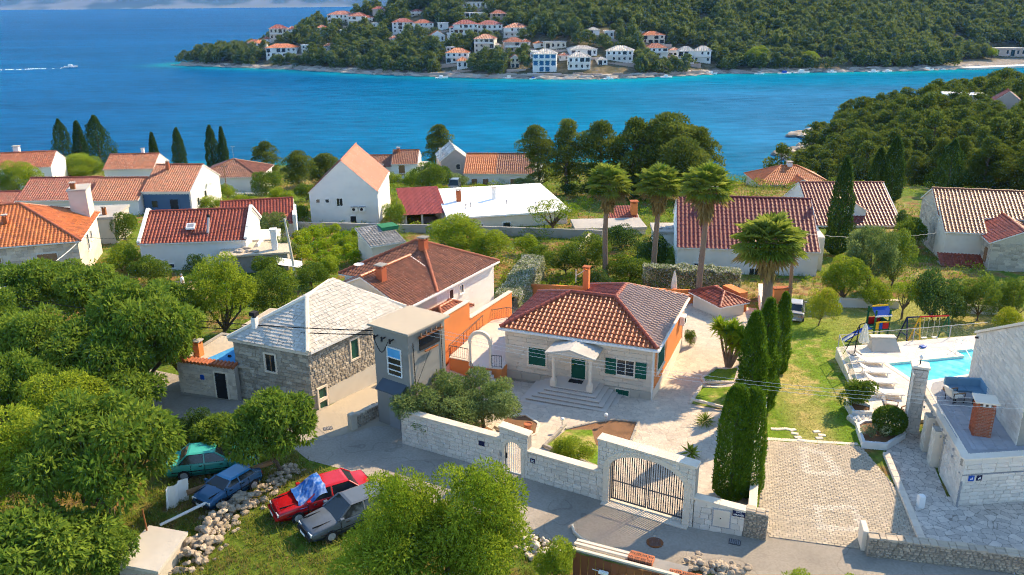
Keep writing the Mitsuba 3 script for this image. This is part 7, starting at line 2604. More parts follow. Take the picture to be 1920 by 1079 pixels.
# dry brushwood at the left
rng = np.random.default_rng(8)
b = B((-28.55, 42.68, 15.0))
for i in range(90):
    a_, e_ = rng.uniform(0, 6.28), rng.uniform(.15, 1.2)
    d = np.array([math.cos(a_) * math.cos(e_), math.sin(a_) * math.cos(e_), math.sin(e_)])
    p = rng.normal(size=3) * [1.1, .8, .2] + [0, 0, .4]
    b.tube([p, p + d * .9 + rng.normal(size=3) * .15, p + d * 1.7 + rng.normal(size=3) * .3], [.03, .02, .008], C('deadfrond', rng.uniform(.2, .6), .5), 4)
single('brushwood', b, 'tangle of bare grey brushwood in shade at the left edge', 'brushwood')
# vineyard rows
rows = [((-24.1, 87.46, 12.17), (-21.08, 95.67, 11.69)), ((-22.31, 83.05, 12.43), (-18.09, 93.21, 11.83)), ((-20.55, 80.28, 12.59), (-14.58, 89.21, 12.07)), ((-18.29, 78.53, 12.69), (-12.92, 85.82, 12.27)), ((-24.71, 91.56, 11.93), (-22.89, 95.77, 11.68))]
rng = np.random.default_rng(12)
for ri, (p, q) in enumerate(rows):
    p, q = np.array(p), np.array(q)
    n = int(np.linalg.norm(q - p) / .8)
    cc = np.array([p + (q - p) * i / n + rng.normal(size=3) * [.2, .2, .1] + [0, 0, .75] for i in range(n + 1)])
    cc[:, 2] = ground(cc[:, 0], cc[:, 1]) + .7
    b = B()
    b.raw(*leaf_arrays(rng, cc, np.tile([.55, .55, .6], (len(cc), 1)) * rng.uniform(.7, 1.2, (len(cc), 1)), 380 * len(cc), .16, .12, 'vine', .3, .2, .5))
    single('vine_row', b, ('first', 'second', 'third', 'fourth', 'shortest')[ri] + ' row of bright vines behind the brown roofed house, counted from the left', 'vines', 'vine rows', 'leaf')
# weeds, tall grass and ground cover: nobody could count it
def tufts(rng, poly, n, hgt, sp, w=.02, blades=6, spread=.14):
    pg = Polygon(poly)
    x0, y0, x1, y1 = pg.bounds
    pts = []
    import shapely
    while len(pts) < n:
        c = np.c_[rng.uniform(x0, x1, n), rng.uniform(y0, y1, n)]
        pts += list(c[shapely.contains_xy(pg, c[:, 0], c[:, 1])])
    p = np.repeat(np.array(pts[:n]), blades, 0)
    m = len(p)
    p = p + rng.normal(size=(m, 2)) * spread
    base = np.c_[p, ground(p[:, 0], p[:, 1])]
    d = np.c_[rng.normal(size=(m, 2)) * .45, np.ones(m)]
    h_ = hgt * rng.uniform(.4, 1.3, m)[:, None]
    a = rng.random(m) * 6.28
    s = np.stack([np.cos(a), np.sin(a), a * 0], -1) * w
    v = np.stack([base - s, base + s, base + d * h_], 1).reshape(-1, 3)
    uv = np.stack([LN[sp] + np.clip(rng.normal(.5, .2, m), .05, .95), rng.random(m)], -1)
    return v, np.arange(3 * m).reshape(-1, 3), np.repeat(uv, 3, 0)


rng = np.random.default_rng(14)
FG = [(-22, 25), (2, 25), (2.5, 30.8), (-3.5, 34.2), (-7.3, 36.6), (-10.9, 38.3), (-13, 40.6), (-20, 43.2), (-34, 48), (-34, 30)]
b = B()
b.raw(*tufts(rng, FG, 7000, .30, 'grass', .022))
b.raw(*tufts(rng, FG, 2600, .26, 'dry', .02))
k = struct('wild_grass', b, 'leaf', label='wild grass and weeds on the slope below the road', cat='grass', kind='stuff')
b = B()
b.raw(*tufts(rng, LAWN, 12000, .07, 'grass', .02, 5))
struct('lawn_grass', b, 'leaf', label='short patchy grass of the lawn', cat='grass', kind='stuff')
b = B()
b.raw(*tufts(rng, [(-50, 52), (-6, 52), (-8, 100), (-60, 100)], 5000, .35, 'grass', .03, 5))
b.raw(*tufts(rng, [(-6, 66), (45, 66), (45, 100), (-8, 100)], 5000, .4, 'grass', .03, 5))
b.raw(*tufts(rng, [(-100, 100), (60, 100), (40, 165), (-110, 190)], 8000, .6, 'grass', .06, 4, .5))
struct('meadow_grass', b, 'leaf', label='tall weeds between the houses on the slope', cat='grass', kind='stuff')
cl = []
for pg_, n in (([(-50, 50), (-24, 54), (-8, 62), (-10, 100), (-60, 100)], 230), ([(-6, 67), (20, 66), (20, 84), (-12, 84)], 200), ([(26, 68), (42, 64), (48, 78), (30, 84)], 60), ([(-110, 100), (60, 100), (45, 160), (-110, 190)], 460), ([(-20, 78), (18, 80), (14, 98), (-24, 98)], 130), ([(22, 92), (34, 96), (76, 92), (80, 150), (40, 165), (18, 168)], 330), ([(-34, 100), (20, 104), (20, 140), (-34, 146)], 160), ([(-34, 30), (-14, 30), (-12, 40), (-30, 48)], 70)):
    P_ = Polygon(pg_)
    x0, y0, x1, y1 = P_.bounds
    for _ in range(n):
        x, y = rng.uniform(x0, x1), rng.uniform(y0, y1)
        if P_.contains(Point(x, y)):
            cl.append((x, y))
HOUSES = [(h_.bounds) for h_ in ()]
cl = np.array(cl)
cz = ground(cl[:, 0], cl[:, 1])
keep = cz > .6
cl, cz = cl[keep], cz[keep]
rr = rng.uniform(.35, 1.0, len(cl)) * np.interp(cl[:, 1], [40, 160], [.8, 1.6])
b = B()
h_ = rng.random(len(cl)) < .55
for m_, sp_, n_ in ((h_, 'bush', 62000), (~h_, 'vine', 52000)):
    b.raw(*leaf_arrays(rng, np.c_[cl, cz + rr * .35][m_], np.stack([rr, rr, rr * .8], -1)[m_], n_, .22, .12, sp_, .4, .1, .4))
struct('undergrowth', b, 'leaf', label='low scrub and undergrowth covering the slope', cat='undergrowth', kind='stuff')

# ------------------------------------------------------------------ VEHICLES, POLES, WIRES AND SMALL THINGS
def car(name, label, o, ang, col, cat='car', L=4.4, W=1.68, H=1.38, boxy=0.0, glass='darkglass', roofcol=None):
    k = thing(name, label, cat)
    mk = lambda: B(o, ang)
    s = L / 4.4
    hw = W / 2
    sec = [(-2.2, .80, .34, .80), (-2.1, .95, .26, .90), (-1.5, 1.0, .24, .93), (-.6, 1.0, .22, .92), (.5, 1.0, .22, .90), (1.0, .99, .22, .88), (1.7, .96, .24, .80), (2.08, .88, .28, .70), (2.2, .74, .34, .60)]
    rings = []
    for x, w, z0, z1 in sec:
        w *= hw
        rings.append([(x * s, -w * .9, z0), (x * s, -w, (z0 + z1) / 2), (x * s, -w * .97, z1 - .06), (x * s, -w * .86, z1), (x * s, 0, z1 + .03), (x * s, w * .86, z1), (x * s, w * .97, z1 - .06), (x * s, w, (z0 + z1) / 2), (x * s, w * .9, z0)])
    v = np.array(rings).reshape(-1, 3)
    m = 9
    f = []
    for i in range(len(sec) - 1):
        for j in range(m):
            q = (j + 1) % m
            f += [(i * m + j, (i + 1) * m + j, (i + 1) * m + q), (i * m + j, (i + 1) * m + q, i * m + q)]
    f += [(0, j + 1, j) for j in range(1, m - 1)] + [((len(sec) - 1) * m, (len(sec) - 1) * m + j, (len(sec) - 1) * m + j + 1) for j in range(1, m - 1)]
    b = mk()
    b.raw(v, f, C(col, .5))
    obj('body', b, k, 'gloss', True)
    # cabin
    xb0, xb1, xt0, xt1 = (-1.62 + .0) * s, .98 * s, (-1.12 - .35 * boxy) * s, .28 * s
    zb, zt, wb, wt = .90, H, hw * .93, hw * .74
    b = mk()
    c4 = [(xt0, -wt, zt - .04), (xt1, -wt, zt - .04), (xt1, wt, zt - .04), (xt0, wt, zt - .04), (xt0 + .12, -wt * .8, zt), (xt1 - .12, -wt * .8, zt), (xt1 - .12, wt * .8, zt), (xt0 + .12, wt * .8, zt)]
    b.raw(c4, [(0, 1, 5), (0, 5, 4), (1, 2, 6), (1, 6, 5), (2, 3, 7), (2, 7, 6), (3, 0, 4), (3, 4, 7), (4, 5, 6), (4, 6, 7)], C(roofcol or col, .55))
    for sy in (-1, 1):
        for (xa, xc) in ((xb0, xt0), (-.28 * s, -.28 * s), (xb1, xt1)):
            b.tube([(xa, sy * wb, zb - .02), (xc, sy * wt, zt - .05)], .045, C(col, .45), 5)
    obj('roof', b, k, 'gloss')
    b = mk()
    b.poly([(xb1, -wb, zb), (xb1, wb, zb), (xt1, wt, zt - .05), (xt1, -wt, zt - .05)], C(glass, .6))
    obj('windscreen', b, k, 'glass_dark')
    b = mk()
    b.poly([(xb0, wb, zb), (xb0, -wb, zb), (xt0, -wt, zt - .05), (xt0, wt, zt - .05)], C(glass, .6))
    obj('rear_window', b, k, 'glass_dark')
    for sy in (-1, 1):
        for x0, x1, y0, y1 in ((xb0, -.30 * s, xt0, -.30 * s), (-.26 * s, xb1, -.26 * s, xt1)):
            b = mk()
            b.poly([(x0, sy * wb, zb), (x1, sy * wb, zb), (y1, sy * wt, zt - .06), (y0, sy * wt, zt - .06)], C(glass, .5))
            obj('side_window', b, k, 'glass_dark')
        b = mk()
        b.box(.72 * s, .9 * s, sy * (hw + .04) - .08, sy * (hw + .04) + .08, .92, 1.04, C(col, .4), .02)
        obj('mirror', b, k, 'gloss')
        b = mk()
        b.box(2.0 * s, 2.17 * s, sy * hw * .62 - .17, sy * hw * .62 + .17, .52, .66, C('white', .6), .02)
        obj('headlight', b, k, 'gloss')
        b = mk()
        b.box(-2.2 * s, -2.1 * s, sy * hw * .66 - .15, sy * hw * .66 + .15, .60, .74, C('red', .5), .02)
        obj('tail_light', b, k, 'gloss')
        for x in (-1.32 * s, 1.32 * s):
            b = mk()
            g = np.linspace(0, 6.2832, 17)[:-1]
            ring = lambda r, y: [(x + r * math.cos(t_), y, .30 + r * math.sin(t_)) for t_ in g]
            y0, y1 = sy * (hw - .17), sy * (hw + .015)
            vv = ring(.30, y0) + ring(.30, y1) + ring(.19, y1)
            b.raw(vv, [q for j in range(16) for q in ((j, (j + 1) % 16, 16 + (j + 1) % 16), (j, 16 + (j + 1) % 16, 16 + j), (16 + j, 16 + (j + 1) % 16, 32 + (j + 1) % 16), (16 + j, 32 + (j + 1) % 16, 32 + j))], C('black', .6))
            wk = obj('wheel', b, k)
            b = mk()
            b.poly(ring(.19, sy * (hw + .01)), C('grey', .6))
            obj('rim', b, wk, 'semi')
    b = mk()
    b.box(2.13 * s, 2.215 * s, -hw * .42, hw * .42, .53, .64, C('black', .7), .01)
    obj('grille', b, k)
    for sx in (-1, 1):
        b = mk()
        b.box(sx * 2.28 * s - .01, sx * 2.28 * s + .01, -.24, .24, .38, .48, C('white', .6))
        obj('number_plate', b, k)
    b = mk()
    for sy in (-1, 1):
        for x in (-.95 * s, -.28 * s, .86 * s):
            b.box(x - .012, x + .012, sy * hw * .985 - .012, sy * hw * .985 + .018 * sy + .012, .36, .86, C('black', .5))
        for x in (-.45 * s, .55 * s):
            b.box(x - .1, x + .06, sy * hw * .99 - .02, sy * hw * .99 + .03, .74, .78, C('black', .6))
        b.box(-1.9 * s, 1.8 * s, sy * hw - .012, sy * hw + .012, .50, .54, C('black', .6))
    for y in (-.5, .5):
        b.box(1.05 * s, 2.0 * s, y - .008, y + .008, .80, .872, C('black', .4))
    obj('seams_and_trim', b, k, stuff=True)
    b = mk()
    b.box(2.14 * s, 2.27 * s, -hw * .8, hw * .8, .34, .50, C('black', .6) if boxy else C(col, .4), .03)
    b.box(-2.28 * s, -2.16 * s, -hw * .82, hw * .82, .36, .54, C('black', .6) if boxy else C(col, .4), .03)
    obj('bumpers', b, k, 'semi', stuff=True)
    return k, mk


o = (-9.23, 34.38, 15.35)
k, mk = car('parked_car', 'glossy red saloon car with a blue and white tarp over its windscreen', (o[0], o[1], 15.02), 210, 'carred', L=4.7, W=1.75)
b = mk()
rngt = np.random.default_rng(3)
xs_, ys_ = np.linspace(-.05, 1.30, 12), np.linspace(-.80, .86, 12)
vv = []
for x in xs_:
    for y in ys_:
        z = np.interp(x, [-.05, .28, .98, 1.3], [1.42, 1.40, .97, .93]) - max(0, abs(y) - .66) * 1.4 + rngt.uniform(0, .035)
        vv.append((x + rngt.uniform(-.03, .03), y, z + .03))
b.raw(vv, [q for i in range(11) for j in range(11) for q in ((i * 12 + j, (i + 1) * 12 + j, (i + 1) * 12 + j + 1), (i * 12 + j, (i + 1) * 12 + j + 1, i * 12 + j + 1))], np.array([C('tarpblue', rngt.uniform(.35, .65), rngt.choice([0, .1, .75])) for _ in vv]))
single('tarp', b, 'crumpled blue and white tarp spread over the windscreen of the red car', 'tarp')
o = (-7.54, 33.0, 15.35)
k, mk = car('parked_car', 'old slate grey boxy saloon parked nearest the camera beside the red car', (o[0], o[1], 15.02), 216, 'cargrey', boxy=1.0, H=1.42, L=4.7, W=1.72)
o = (-15.6, 37.72, 15.3)
k, mk = car('parked_car', 'dusty turquoise coupe half hidden under the walnut tree', (o[0], o[1], gz(o[0], o[1]) + .02), 12, 'carteal')
o = (-14.08, 35.41, 15.3)
k, mk = car('wrecked_car', 'stripped faded blue car wreck without hood beside the turquoise coupe', (o[0], o[1], gz(o[0], o[1]) - .05), 238, 'carblue', L=3.3, W=1.45, H=1.15, boxy=1.0, roofcol='tarpcyan')
o = (-9.33, 134.25, 8.52)
k, mk = car('parked_van', 'blue grey van parked between shrubs behind the white flat roof', o, 265, 'cargrey', 'van', 4.2, 1.75, 1.75, 1.0)
o = (22.54, 62.08, 13.85)
k, mk = car('parked_car', 'grey car with dark glass behind the orange fireplace at the lawn corner', o, 70, 'grey', L=4.0)
b = B((-16.44, 33.91, 15.0), 60)
n = 7
v = [(x * .2, .12 * math.sin(x * 1.9) + .2 * (1 - z), 1.3 * z) for z in (0, .33, .66, 1) for x in range(n)]
b.raw(v, [q for i in range(3) for j in range(n - 1) for q in ((i * n + j, i * n + j + 1, (i + 1) * n + j + 1), (i * n + j, (i + 1) * n + j + 1, (i + 1) * n + j))], C('white', .75))
single('silver_sheet', b, 'silvery crumpled sheet hanging under the big walnut tree left of the car wreck', 'sheet', None, 'semi')
b = B((-14.66, 37.26, 15.0), 35)
for i in range(6):
    b.box(-1.6 + .3 * i, -1.4 + .3 * i, -.1, 2.2, .02 + .03 * i, .06 + .03 * i, C('wood', rngt.uniform(.3, .7)), .01)
b.tube([(-2.4, -1.3, .5), (1.8, -1.6, .9)], .14, C('wood', .7), 8)
single('timber', b, 'loose planks and a log lying by the car wreck', 'timber')
b = B((-16.29, 32.5, 15.3), 0)
b.tube([(0, 0, 0), (2.3, 1.9, .35)], .07, C('white', .6), 6)
single('pipe', b, 'long white pipe lying between the concrete shed and the car wreck', 'pipe')

# concrete roofed shed at the bottom left
k = thing('shed', 'small shed with stained flat concrete roof and a rusty pole at lower left', 'shed')
RF = [(-16.75, 28.9), (-16.27, 31.5), (-14.36, 30.97), (-14.6, 28.3)]
b = B()
b.prism([(x, y) for x, y in Polygon(RF).buffer(-.15, join_style=2).exterior.coords[:-1]], 14.0, 15.85, C('oldplaster', .35, .5))
obj('wall', b, k)
b = B()
b.prism(RF, 15.85, 16.0, C('concrete', .72))
obj('roof', b, k)
b = B((-16.2, 31.11, 16.0), 0)
b.tube([(0, 0, -.2), (-.05, .0, 1.1)], .035, C('rust', .5), 6)
obj('rusty_pole', b, k)
# rubble retaining wall below the cars
def rocks(name, label, pts, n, w, size, zr, col='rock', cat='stones', seed=0, kind=None):
    rng = np.random.default_rng(seed)
    pts = [np.array(p, float) for p in pts]
    L_ = [np.linalg.norm(b_ - a_) for a_, b_ in zip(pts[:-1], pts[1:])]
    out = []
    for _ in range(n):
        t_ = rng.random() * sum(L_)
        i = 0
        while t_ > L_[i]:
            t_ -= L_[i]
            i += 1
        p = pts[i] + (pts[i + 1] - pts[i]) * t_ / L_[i]
        q = rng.normal(size=2) * w
        z = gz(p[0] + q[0], p[1] + q[1]) + rng.random() * zr * math.exp(-(q @ q) / (2 * w * w))
        s_ = size * rng.uniform(.5, 1.5)
        bb = B((p[0] + q[0], p[1] + q[1], z), rng.uniform(0, 360))
        bb.ball((0, 0, 0), (s_, s_ * rng.uniform(.6, .9), s_ * rng.uniform(.4, .7)), C(col, rng.uniform(.3, .8), rng.uniform(0, .8)), 1, .35, int(rng.integers(1000)))
        out.append(bb)
    k = thing(name, label, cat)
    emit_pieces('stone', out, k)


rocks('stone_wall', 'tumbled dry stone terrace wall running up from the shed to the road', [(-14.19, 30.0, 15.0)[:2], (-13.64, 33.31, 15.0)[:2], (-12.84, 34.83, 15.0)[:2]], 240, .45, .17, .9, 'drystone', 'wall', 3)
rocks('stone_heap', 'heap of loose pale stones on the road edge beside the rounded fig tree', [(-12.25, 35.51, 15.0)[:2], (-11.61, 37.73, 15.0)[:2]], 110, .35, .13, .4, 'drystone', 'stones', 4)
rocks('stone_heap', 'heap of white stones at the bottom centre between two shrubs', [(0.85, 31.27, 15.0)[:2], (1.52, 30.32, 15.0)[:2]], 90, .4, .13, .5, 'limestone', 'stones', 5)
rocks('stone_heap', 'scatter of rubble along the road edge at the bottom, right of the orange bricks', [(7.43, 29.63, 15.0)[:2], (9.7, 29.14, 15.0)[:2]], 150, .28, .12, .35, 'drystone', 'stones', 6)
# plank shed with brick stacks at the bottom edge
p, q = (2.45, 29.1), (6.7, 27.2)
L, a = edge(p, q)
k = thing('wooden_shed', 'brown plank sided shed top with white beams at the bottom edge', 'shed')
mk = lambda: B((*p, 14.6), a)
for i in range(14):
    b = mk()
    b.box(i * L / 14 + .01, (i + 1) * L / 14 - .01, 0, .04, -2.2, 1.55 + rngt.uniform(-.03, .03), C('rust', rngt.uniform(.3, .6), rngt.uniform(.2, .7)))
    obj('plank', b, k)
for y, z in ((.05, 1.62), (.35, 1.66), (.65, 1.60)):
    b = mk()
    b.box(-.1, L * (.66 if y > .3 else .95), y, y + .16, z, z + .08, C('limestone', .6, .3), .01)
    obj('beam', b, k)
b = mk()
b.raw([(0, .05, 1.58), (L, .05, 1.58), (L, 1.0, 1.55), (0, 1.0, 1.55)], [(0, 1, 2), (0, 2, 3)], C('darkconcrete', .5))
obj('roof', b, k)
b = mk()
b.tube([(.9, -.15, 1.1), (1.35, -.2, 1.12)], .02, C('white', .5))
b.box(1.2, 1.6, -.28, -.12, 1.06, 1.18, C('white', .7), .03)
single('wall_lamp', b, 'white lamp on an arm fixed to the brown plank shed', 'lamp')


def brick_stack(label, o, ang, nx, ny, nz):
    k = thing('brick_stack', label, 'bricks')
    for i in range(nx):
        for j in range(ny):
            for z in range(nz):
                b = B(o, ang)
                x0, y0, z0 = i * .26 + rngt.uniform(-.01, .01), j * .27 + rngt.uniform(-.02, .02), z * .20
                b.box(x0, x0 + .24, y0, y0 + .25, z0, z0 + .19, C('terracotta', rngt.uniform(.4, .75)), .008)
                for u in (.05, .12, .19):
                    for w_ in (.04, .11):
                        b.box(x0 + u - .025, x0 + u + .025, y0 - .004, y0 + .01, z0 + w_, z0 + w_ + .05, C('black', .9))
                        b.box(x0 + u - .025, x0 + u + .025, y0 + w_, y0 + w_ + .05, z0 + .188, z0 + .194, C('black', .9))
                obj('brick', b, k)


brick_stack('stack of orange hollow clay blocks on the plank shed', B((2.45, 29.1, 16.2), a).w((2.25, .3, 0)), a, 4, 2, 1)
brick_stack('second stack of orange clay blocks standing on end right of the first', B((2.45, 29.1, 15.9), a).w((4.0, .2, 0)), a + 4, 5, 1, 2)

# road furniture
b = B((6.28, 31.24, 15.02))
b.lathe([(0, .03), (.36, .03), (.38, .02), (.38, 0)], C('rust', .12), (0, 0, 0), 24)
for i in range(-3, 4):
    b.box(-.25, .25, i * .08 - .012, i * .08 + .012, .03, .038, C('iron', .7))
single('manhole_cover', b, 'round dark iron manhole cover in the road shade below the big gate', 'manhole cover')
for lb, o, a_ in (('square iron drain grate in the road below the street sign', (9.85, 31.23, 15.02), -20), ('small square drain cover on the sunny road left of the tower', (-10.55, 41.99, 15.02), 20)):
    k = thing('drain_grate', lb, 'drain')
    b = B(o, a_)
    b.box(-.26, .26, -.2, .2, 0, .022, C('iron', .5))
    obj('frame', b, k)
    for i in range(6):
        b = B(o, a_)
        b.box(-.22 + i * .08, -.18 + i * .08, -.16, .16, .022, .03, C('grey', .3))
        obj('bar', b, k)
k = thing('kerb', 'curved pale kerb edge at the road side below the big gate', 'kerb')
cv = [(2.68, 32.52, 15.0)[:2], (2.72, 31.99, 15.0)[:2], (3.01, 31.47, 15.0)[:2], (3.68, 30.96, 15.0)[:2], (4.58, 30.61, 15.0)[:2]]
for p_, q_ in zip(cv[:-1], cv[1:]):
    L_, a_ = edge(p_, q_)
    b = B((*p_, 14.95), a_)
    b.box(0, L_, -.05, .05, 0, .2, C('limestone', .5), .01)
    obj('kerb_stone', b, k)
# garden lamps and pots
for lb, o in (('little globe garden lamp at the near edge of the central bed', (2.8, 42.3, 14.85)), ('garden lamp on the bare soil side of the central bed', (5.38, 42.95, 14.75))):
    k = thing('garden_lamp', lb, 'lamp')
    b = B(o)
    b.tube([(0, 0, 0), (0, 0, .38)], .03, C('grey', .6), 6)
    obj('post', b, k)
    b = B(o)
    b.ball((0, 0, .47), .12, C('white', .7), 2)
    obj('globe', b, k, 'gloss', True)
b = B((0.84, 41.9, 14.95))
b.lathe([(0, 0), (.18, 0), (.24, .3), (.26, .32), (.22, .33), (.2, .28), (0, .28)], C('terracotta', .5), (0, 0, 0), 14)
single('flower_pot', b, 'terracotta pot in the round soil bed beside the olive tree', 'pot')
b = B((13.16, 55.7, 14.4))
b.lathe([(0, 0), (.2, 0), (.26, .4), (.22, .4), (.2, .34), (0, .34)], C('cream', .5), (0, 0, 0), 12)
single('flower_pot', b, 'pale pot by the rear corner of the bungalow', 'pot')

# poles
def pole(label, base, top, r=.11, col='wood', arms=0, cat='pole', name='utility_pole'):
    k = thing(name, label, cat)
    b = B()
    base, top = np.array(base, float), np.array(top, float)
    b.tube([base - [0, 0, .4], (base + top) / 2, top], [r * 1.2, r, r * .8], C(col, .6), 8)
    obj('shaft', b, k)
    for i in range(arms):
        b = B(tuple(top - [0, 0, .25 + .35 * i]), 20)
        b.box(-.5, .5, -.04, .04, -.04, .04, C('iron', .6))
        for x in (-.45, 0, .45):
            b.lathe([(.03, .04), (.055, .08), (.03, .12), (.05, .16), (0, .2)], C('wood', .2), (x, 0, 0), 6)
        obj('cross_arm', b, k)
    return top


g = (22.19, 62.18, 13.84)
PT = pole('tall leaning wooden pole with insulators right of the big palm', g, np.array((22.92, 64.82, 20.0)), .15, 'wood', 2)
g3 = (-20.88, 76.17, 12.83)
P3 = pole('pale wooden pole beside the vine rows', g3, (g3[0] - .55, g3[1], 18.66), .12, 'oldplaster', 1)
gl = (-36.63, 55.82, 14.21)
PL_ = pole('dark wooden pole among the trees at the left edge', gl, (gl[0] - .5, gl[1], 17.51 + 1.2), .13, 'wood', 1)
g = (-43.84, 125.85, 9.35)
P4_ = pole('thin dark pole in front of the brown hip roof house', g, (g[0], g[1], g[2] + 5.2), .08, 'wood', 1)
g = (-14.37, 101.82, 11.33)
pole('thin grey pole beside the pink roofed house', g, (g[0], g[1], g[2] + 3.6), .06, 'grey', 0)
g = (9.04, 136.06, 8.32)
pole('thin white lamp pole in front of the shore pines', g, (g[0], g[1], g[2] + 3.4), .05, 'white', 0, 'lamp post', 'lamp_post')
g = (-32.84, 54.68, 14.27)
k = thing('street_lamp', 'grey street lamp standing in the trees at the left', 'street lamp')
b = B(g)
b.tube([(0, 0, -.5), (-.12, 0, 2.6)], .07, C('grey', .9), 8)
obj('post', b, k)
b = B(g)
b.box(-.55, .02, -.12, .12, 2.6, 2.72, C('white', .5), .03)
obj('lamp_head', b, k)


def wire(label, p, q, sag, r=.018, col='black', group=None):
    p, q = np.array(p, float), np.array(q, float)
    t_ = np.linspace(0, 1, 25)[:, None]
    pts = p + (q - p) * t_ - np.array([0, 0, 1]) * sag * 4 * t_ * (1 - t_)
    b = B()
    b.tube(pts, r, C(col, .5), 4)
    single('wire', b, label, 'cable', group)


TLp = np.array(B((-5.65, 41.32, 15), 55).w((.3, 2.9, 5.5)))
wire('upper black cable from the grey tower across the slab roof to the left', TLp, (PL_[0], PL_[1], PL_[2] - .2), .5, .03)
wire('lower black cable from the grey tower across the slab roof to the left', TLp - [0, 0, .25], (PL_[0] + .2, PL_[1], PL_[2] - .9), .5, .03)
TRp = [B((-5.65, 41.32, 15), 55).w((1.0 + .45 * i, -.25, 5.75)) for i in range(3)]
for i in range(3):
    wire(('first', 'second', 'third')[i] + ' of three thin pale wires from the grey tower to the right edge', TRp[i], (32.0 + i * .2, 33.0 + i * 1.2, 20.3 - .35 * i), 1.2, .008, 'white')
wire('white cable from the orange roofed house down to the left trees', B((-54.9, 72.4, 12.8), 17).w((14, -.05, 3.6)), (PL_[0], PL_[1], PL_[2]), .6, .03, 'white')
wire('pale wire from the leaning pole past the lone cypress to the right stone house', PT, (43.0, 80.5, 15.5), .5, .011, 'white')
wire('dark wire from the vine row pole to the orange roofed house', P3, B((-54.9, 72.4, 12.8), 17).w((14, .5, 4.0)), .8, .016)

# person on the path by the skylight house
import manifold3d as m3
def capsule_figure(o, ang, J, bones, refine=.05):
    parts = []
    for a_, b_, in bones:
        sp = []
        for jn in (a_, b_):
            x, y, z, r = J[jn]
            sp.append(m3.Manifold.sphere(r, 14).translate((x, y, z)))
        parts.append(m3.Manifold.batch_hull(sp))
    man = m3.Manifold.batch_boolean(parts, m3.OpType.Add).refine_to_length(refine)
    mm = man.to_mesh()
    tm = trimesh.Trimesh(mm.vert_properties[:, :3], mm.tri_verts, process=True)
    trimesh.smoothing.filter_taubin(tm, iterations=6)
    return tm


pk = thing('person', 'person in a white shirt and dark shorts walking on the garden path', 'person')
gx, gy, gz_ = (-29.77, 71.06, 13.19)
J = {'hip': (0, 0, .92, .13), 'chest': (.02, 0, 1.28, .15), 'neck': (.03, 0, 1.48, .06), 'head': (.05, 0, 1.60, .105), 'chin': (.10, 0, 1.54, .06), 'hl': (0, .09, .88, .10), 'hr': (0, -.09, .88, .10), 'kl': (.14, .1, .48, .065), 'kr': (-.04, -.1, .48, .065), 'al': (.06, .1, .07, .045), 'ar': (-.22, -.1, .12, .045), 'tl': (.22, .1, .04, .04), 'tr': (-.08, -.1, .04, .04),
     'sl': (.02, .19, 1.40, .07), 'sr': (.02, -.19, 1.40, .07), 'el': (-.08, .25, 1.14, .05), 'er': (.06, -.25, 1.14, .05), 'wl': (.02, .25, .92, .036), 'wr': (.22, -.24, .96, .036), 'fl': (.07, .25, .85, .03), 'fr': (.29, -.24, .93, .03)}
bones = [('hip', 'chest'), ('chest', 'neck'), ('neck', 'head'), ('head', 'chin'), ('hip', 'hl'), ('hip', 'hr'), ('hl', 'kl'), ('hr', 'kr'), ('kl', 'al'), ('kr', 'ar'), ('al', 'tl'), ('ar', 'tr'), ('chest', 'sl'), ('chest', 'sr'), ('sl', 'sr'), ('sl', 'el'), ('sr', 'er'), ('el', 'wl'), ('er', 'wr'), ('wl', 'fl'), ('wr', 'fr')]
for sfx, s_ in (('l', 1), ('r', -1)):
    w_ = np.array(J['f' + sfx][:3])
    for i in range(4):
        J[f'g{sfx}{i}'] = (w_[0] + .05 + .012 * (1.5 - abs(i - 1.5)), w_[1] + .02 * (i - 1.5), w_[2] - .07, .010)
        bones.append(('f' + sfx, f'g{sfx}{i}'))
    J[f'th{sfx}'] = (w_[0] + .055, w_[1] - .03 * s_, w_[2] - .01, .011)
    bones.append(('f' + sfx, f'th{sfx}'))
tm = capsule_figure(None, 0, J, bones)
b = B((gx, gy, gz_), 200)
b.mesh(tm, C('skin', .5))
obj('body', b, pk, 'surf', True)
Js = {**{q: J[q] for q in J}, 'hip': (0, 0, .90, .155), 'chest': (.02, 0, 1.28, .172), 'sl': (.02, .19, 1.40, .088), 'sr': (.02, -.19, 1.40, .088), 'el': (-.05, .235, 1.20, .07), 'er': (.045, -.235, 1.20, .07)}
b = B((gx, gy, gz_), 200)
b.mesh(capsule_figure(None, 0, Js, [('hip', 'chest'), ('chest', 'sl'), ('chest', 'sr'), ('sl', 'el'), ('sr', 'er')]), C('white', .7))
obj('shirt', b, pk, 'surf', True)
Jt = {**J, 'hip': (0, 0, .86, .16), 'hl': (.01, .09, .84, .115), 'hr': (0, -.09, .84, .115), 'kl': (.12, .1, .56, .09), 'kr': (-.03, -.1, .56, .09)}
b = B((gx, gy, gz_), 200)
b.mesh(capsule_figure(None, 0, Jt, [('hip', 'hl'), ('hip', 'hr'), ('hl', 'kl'), ('hr', 'kr')]), C('navy', .6))
obj('shorts', b, pk, 'surf', True)
b = B((gx, gy, gz_), 200)
b.ball((.035, 0, 1.64), (.115, .11, .10), C('grey', .6), 2)
obj('hair', b, pk, 'surf', True)
struct('path', drape([(-32.33, 71.9, 12.9)[:2], (-32.02, 74.92, 12.8)[:2], (-29.34, 74.54, 12.8)[:2], (-27.78, 72.22, 12.9)[:2], (-29.85, 70.54, 12.95)[:2]], .05, 1.0, C('dryground', .8)))
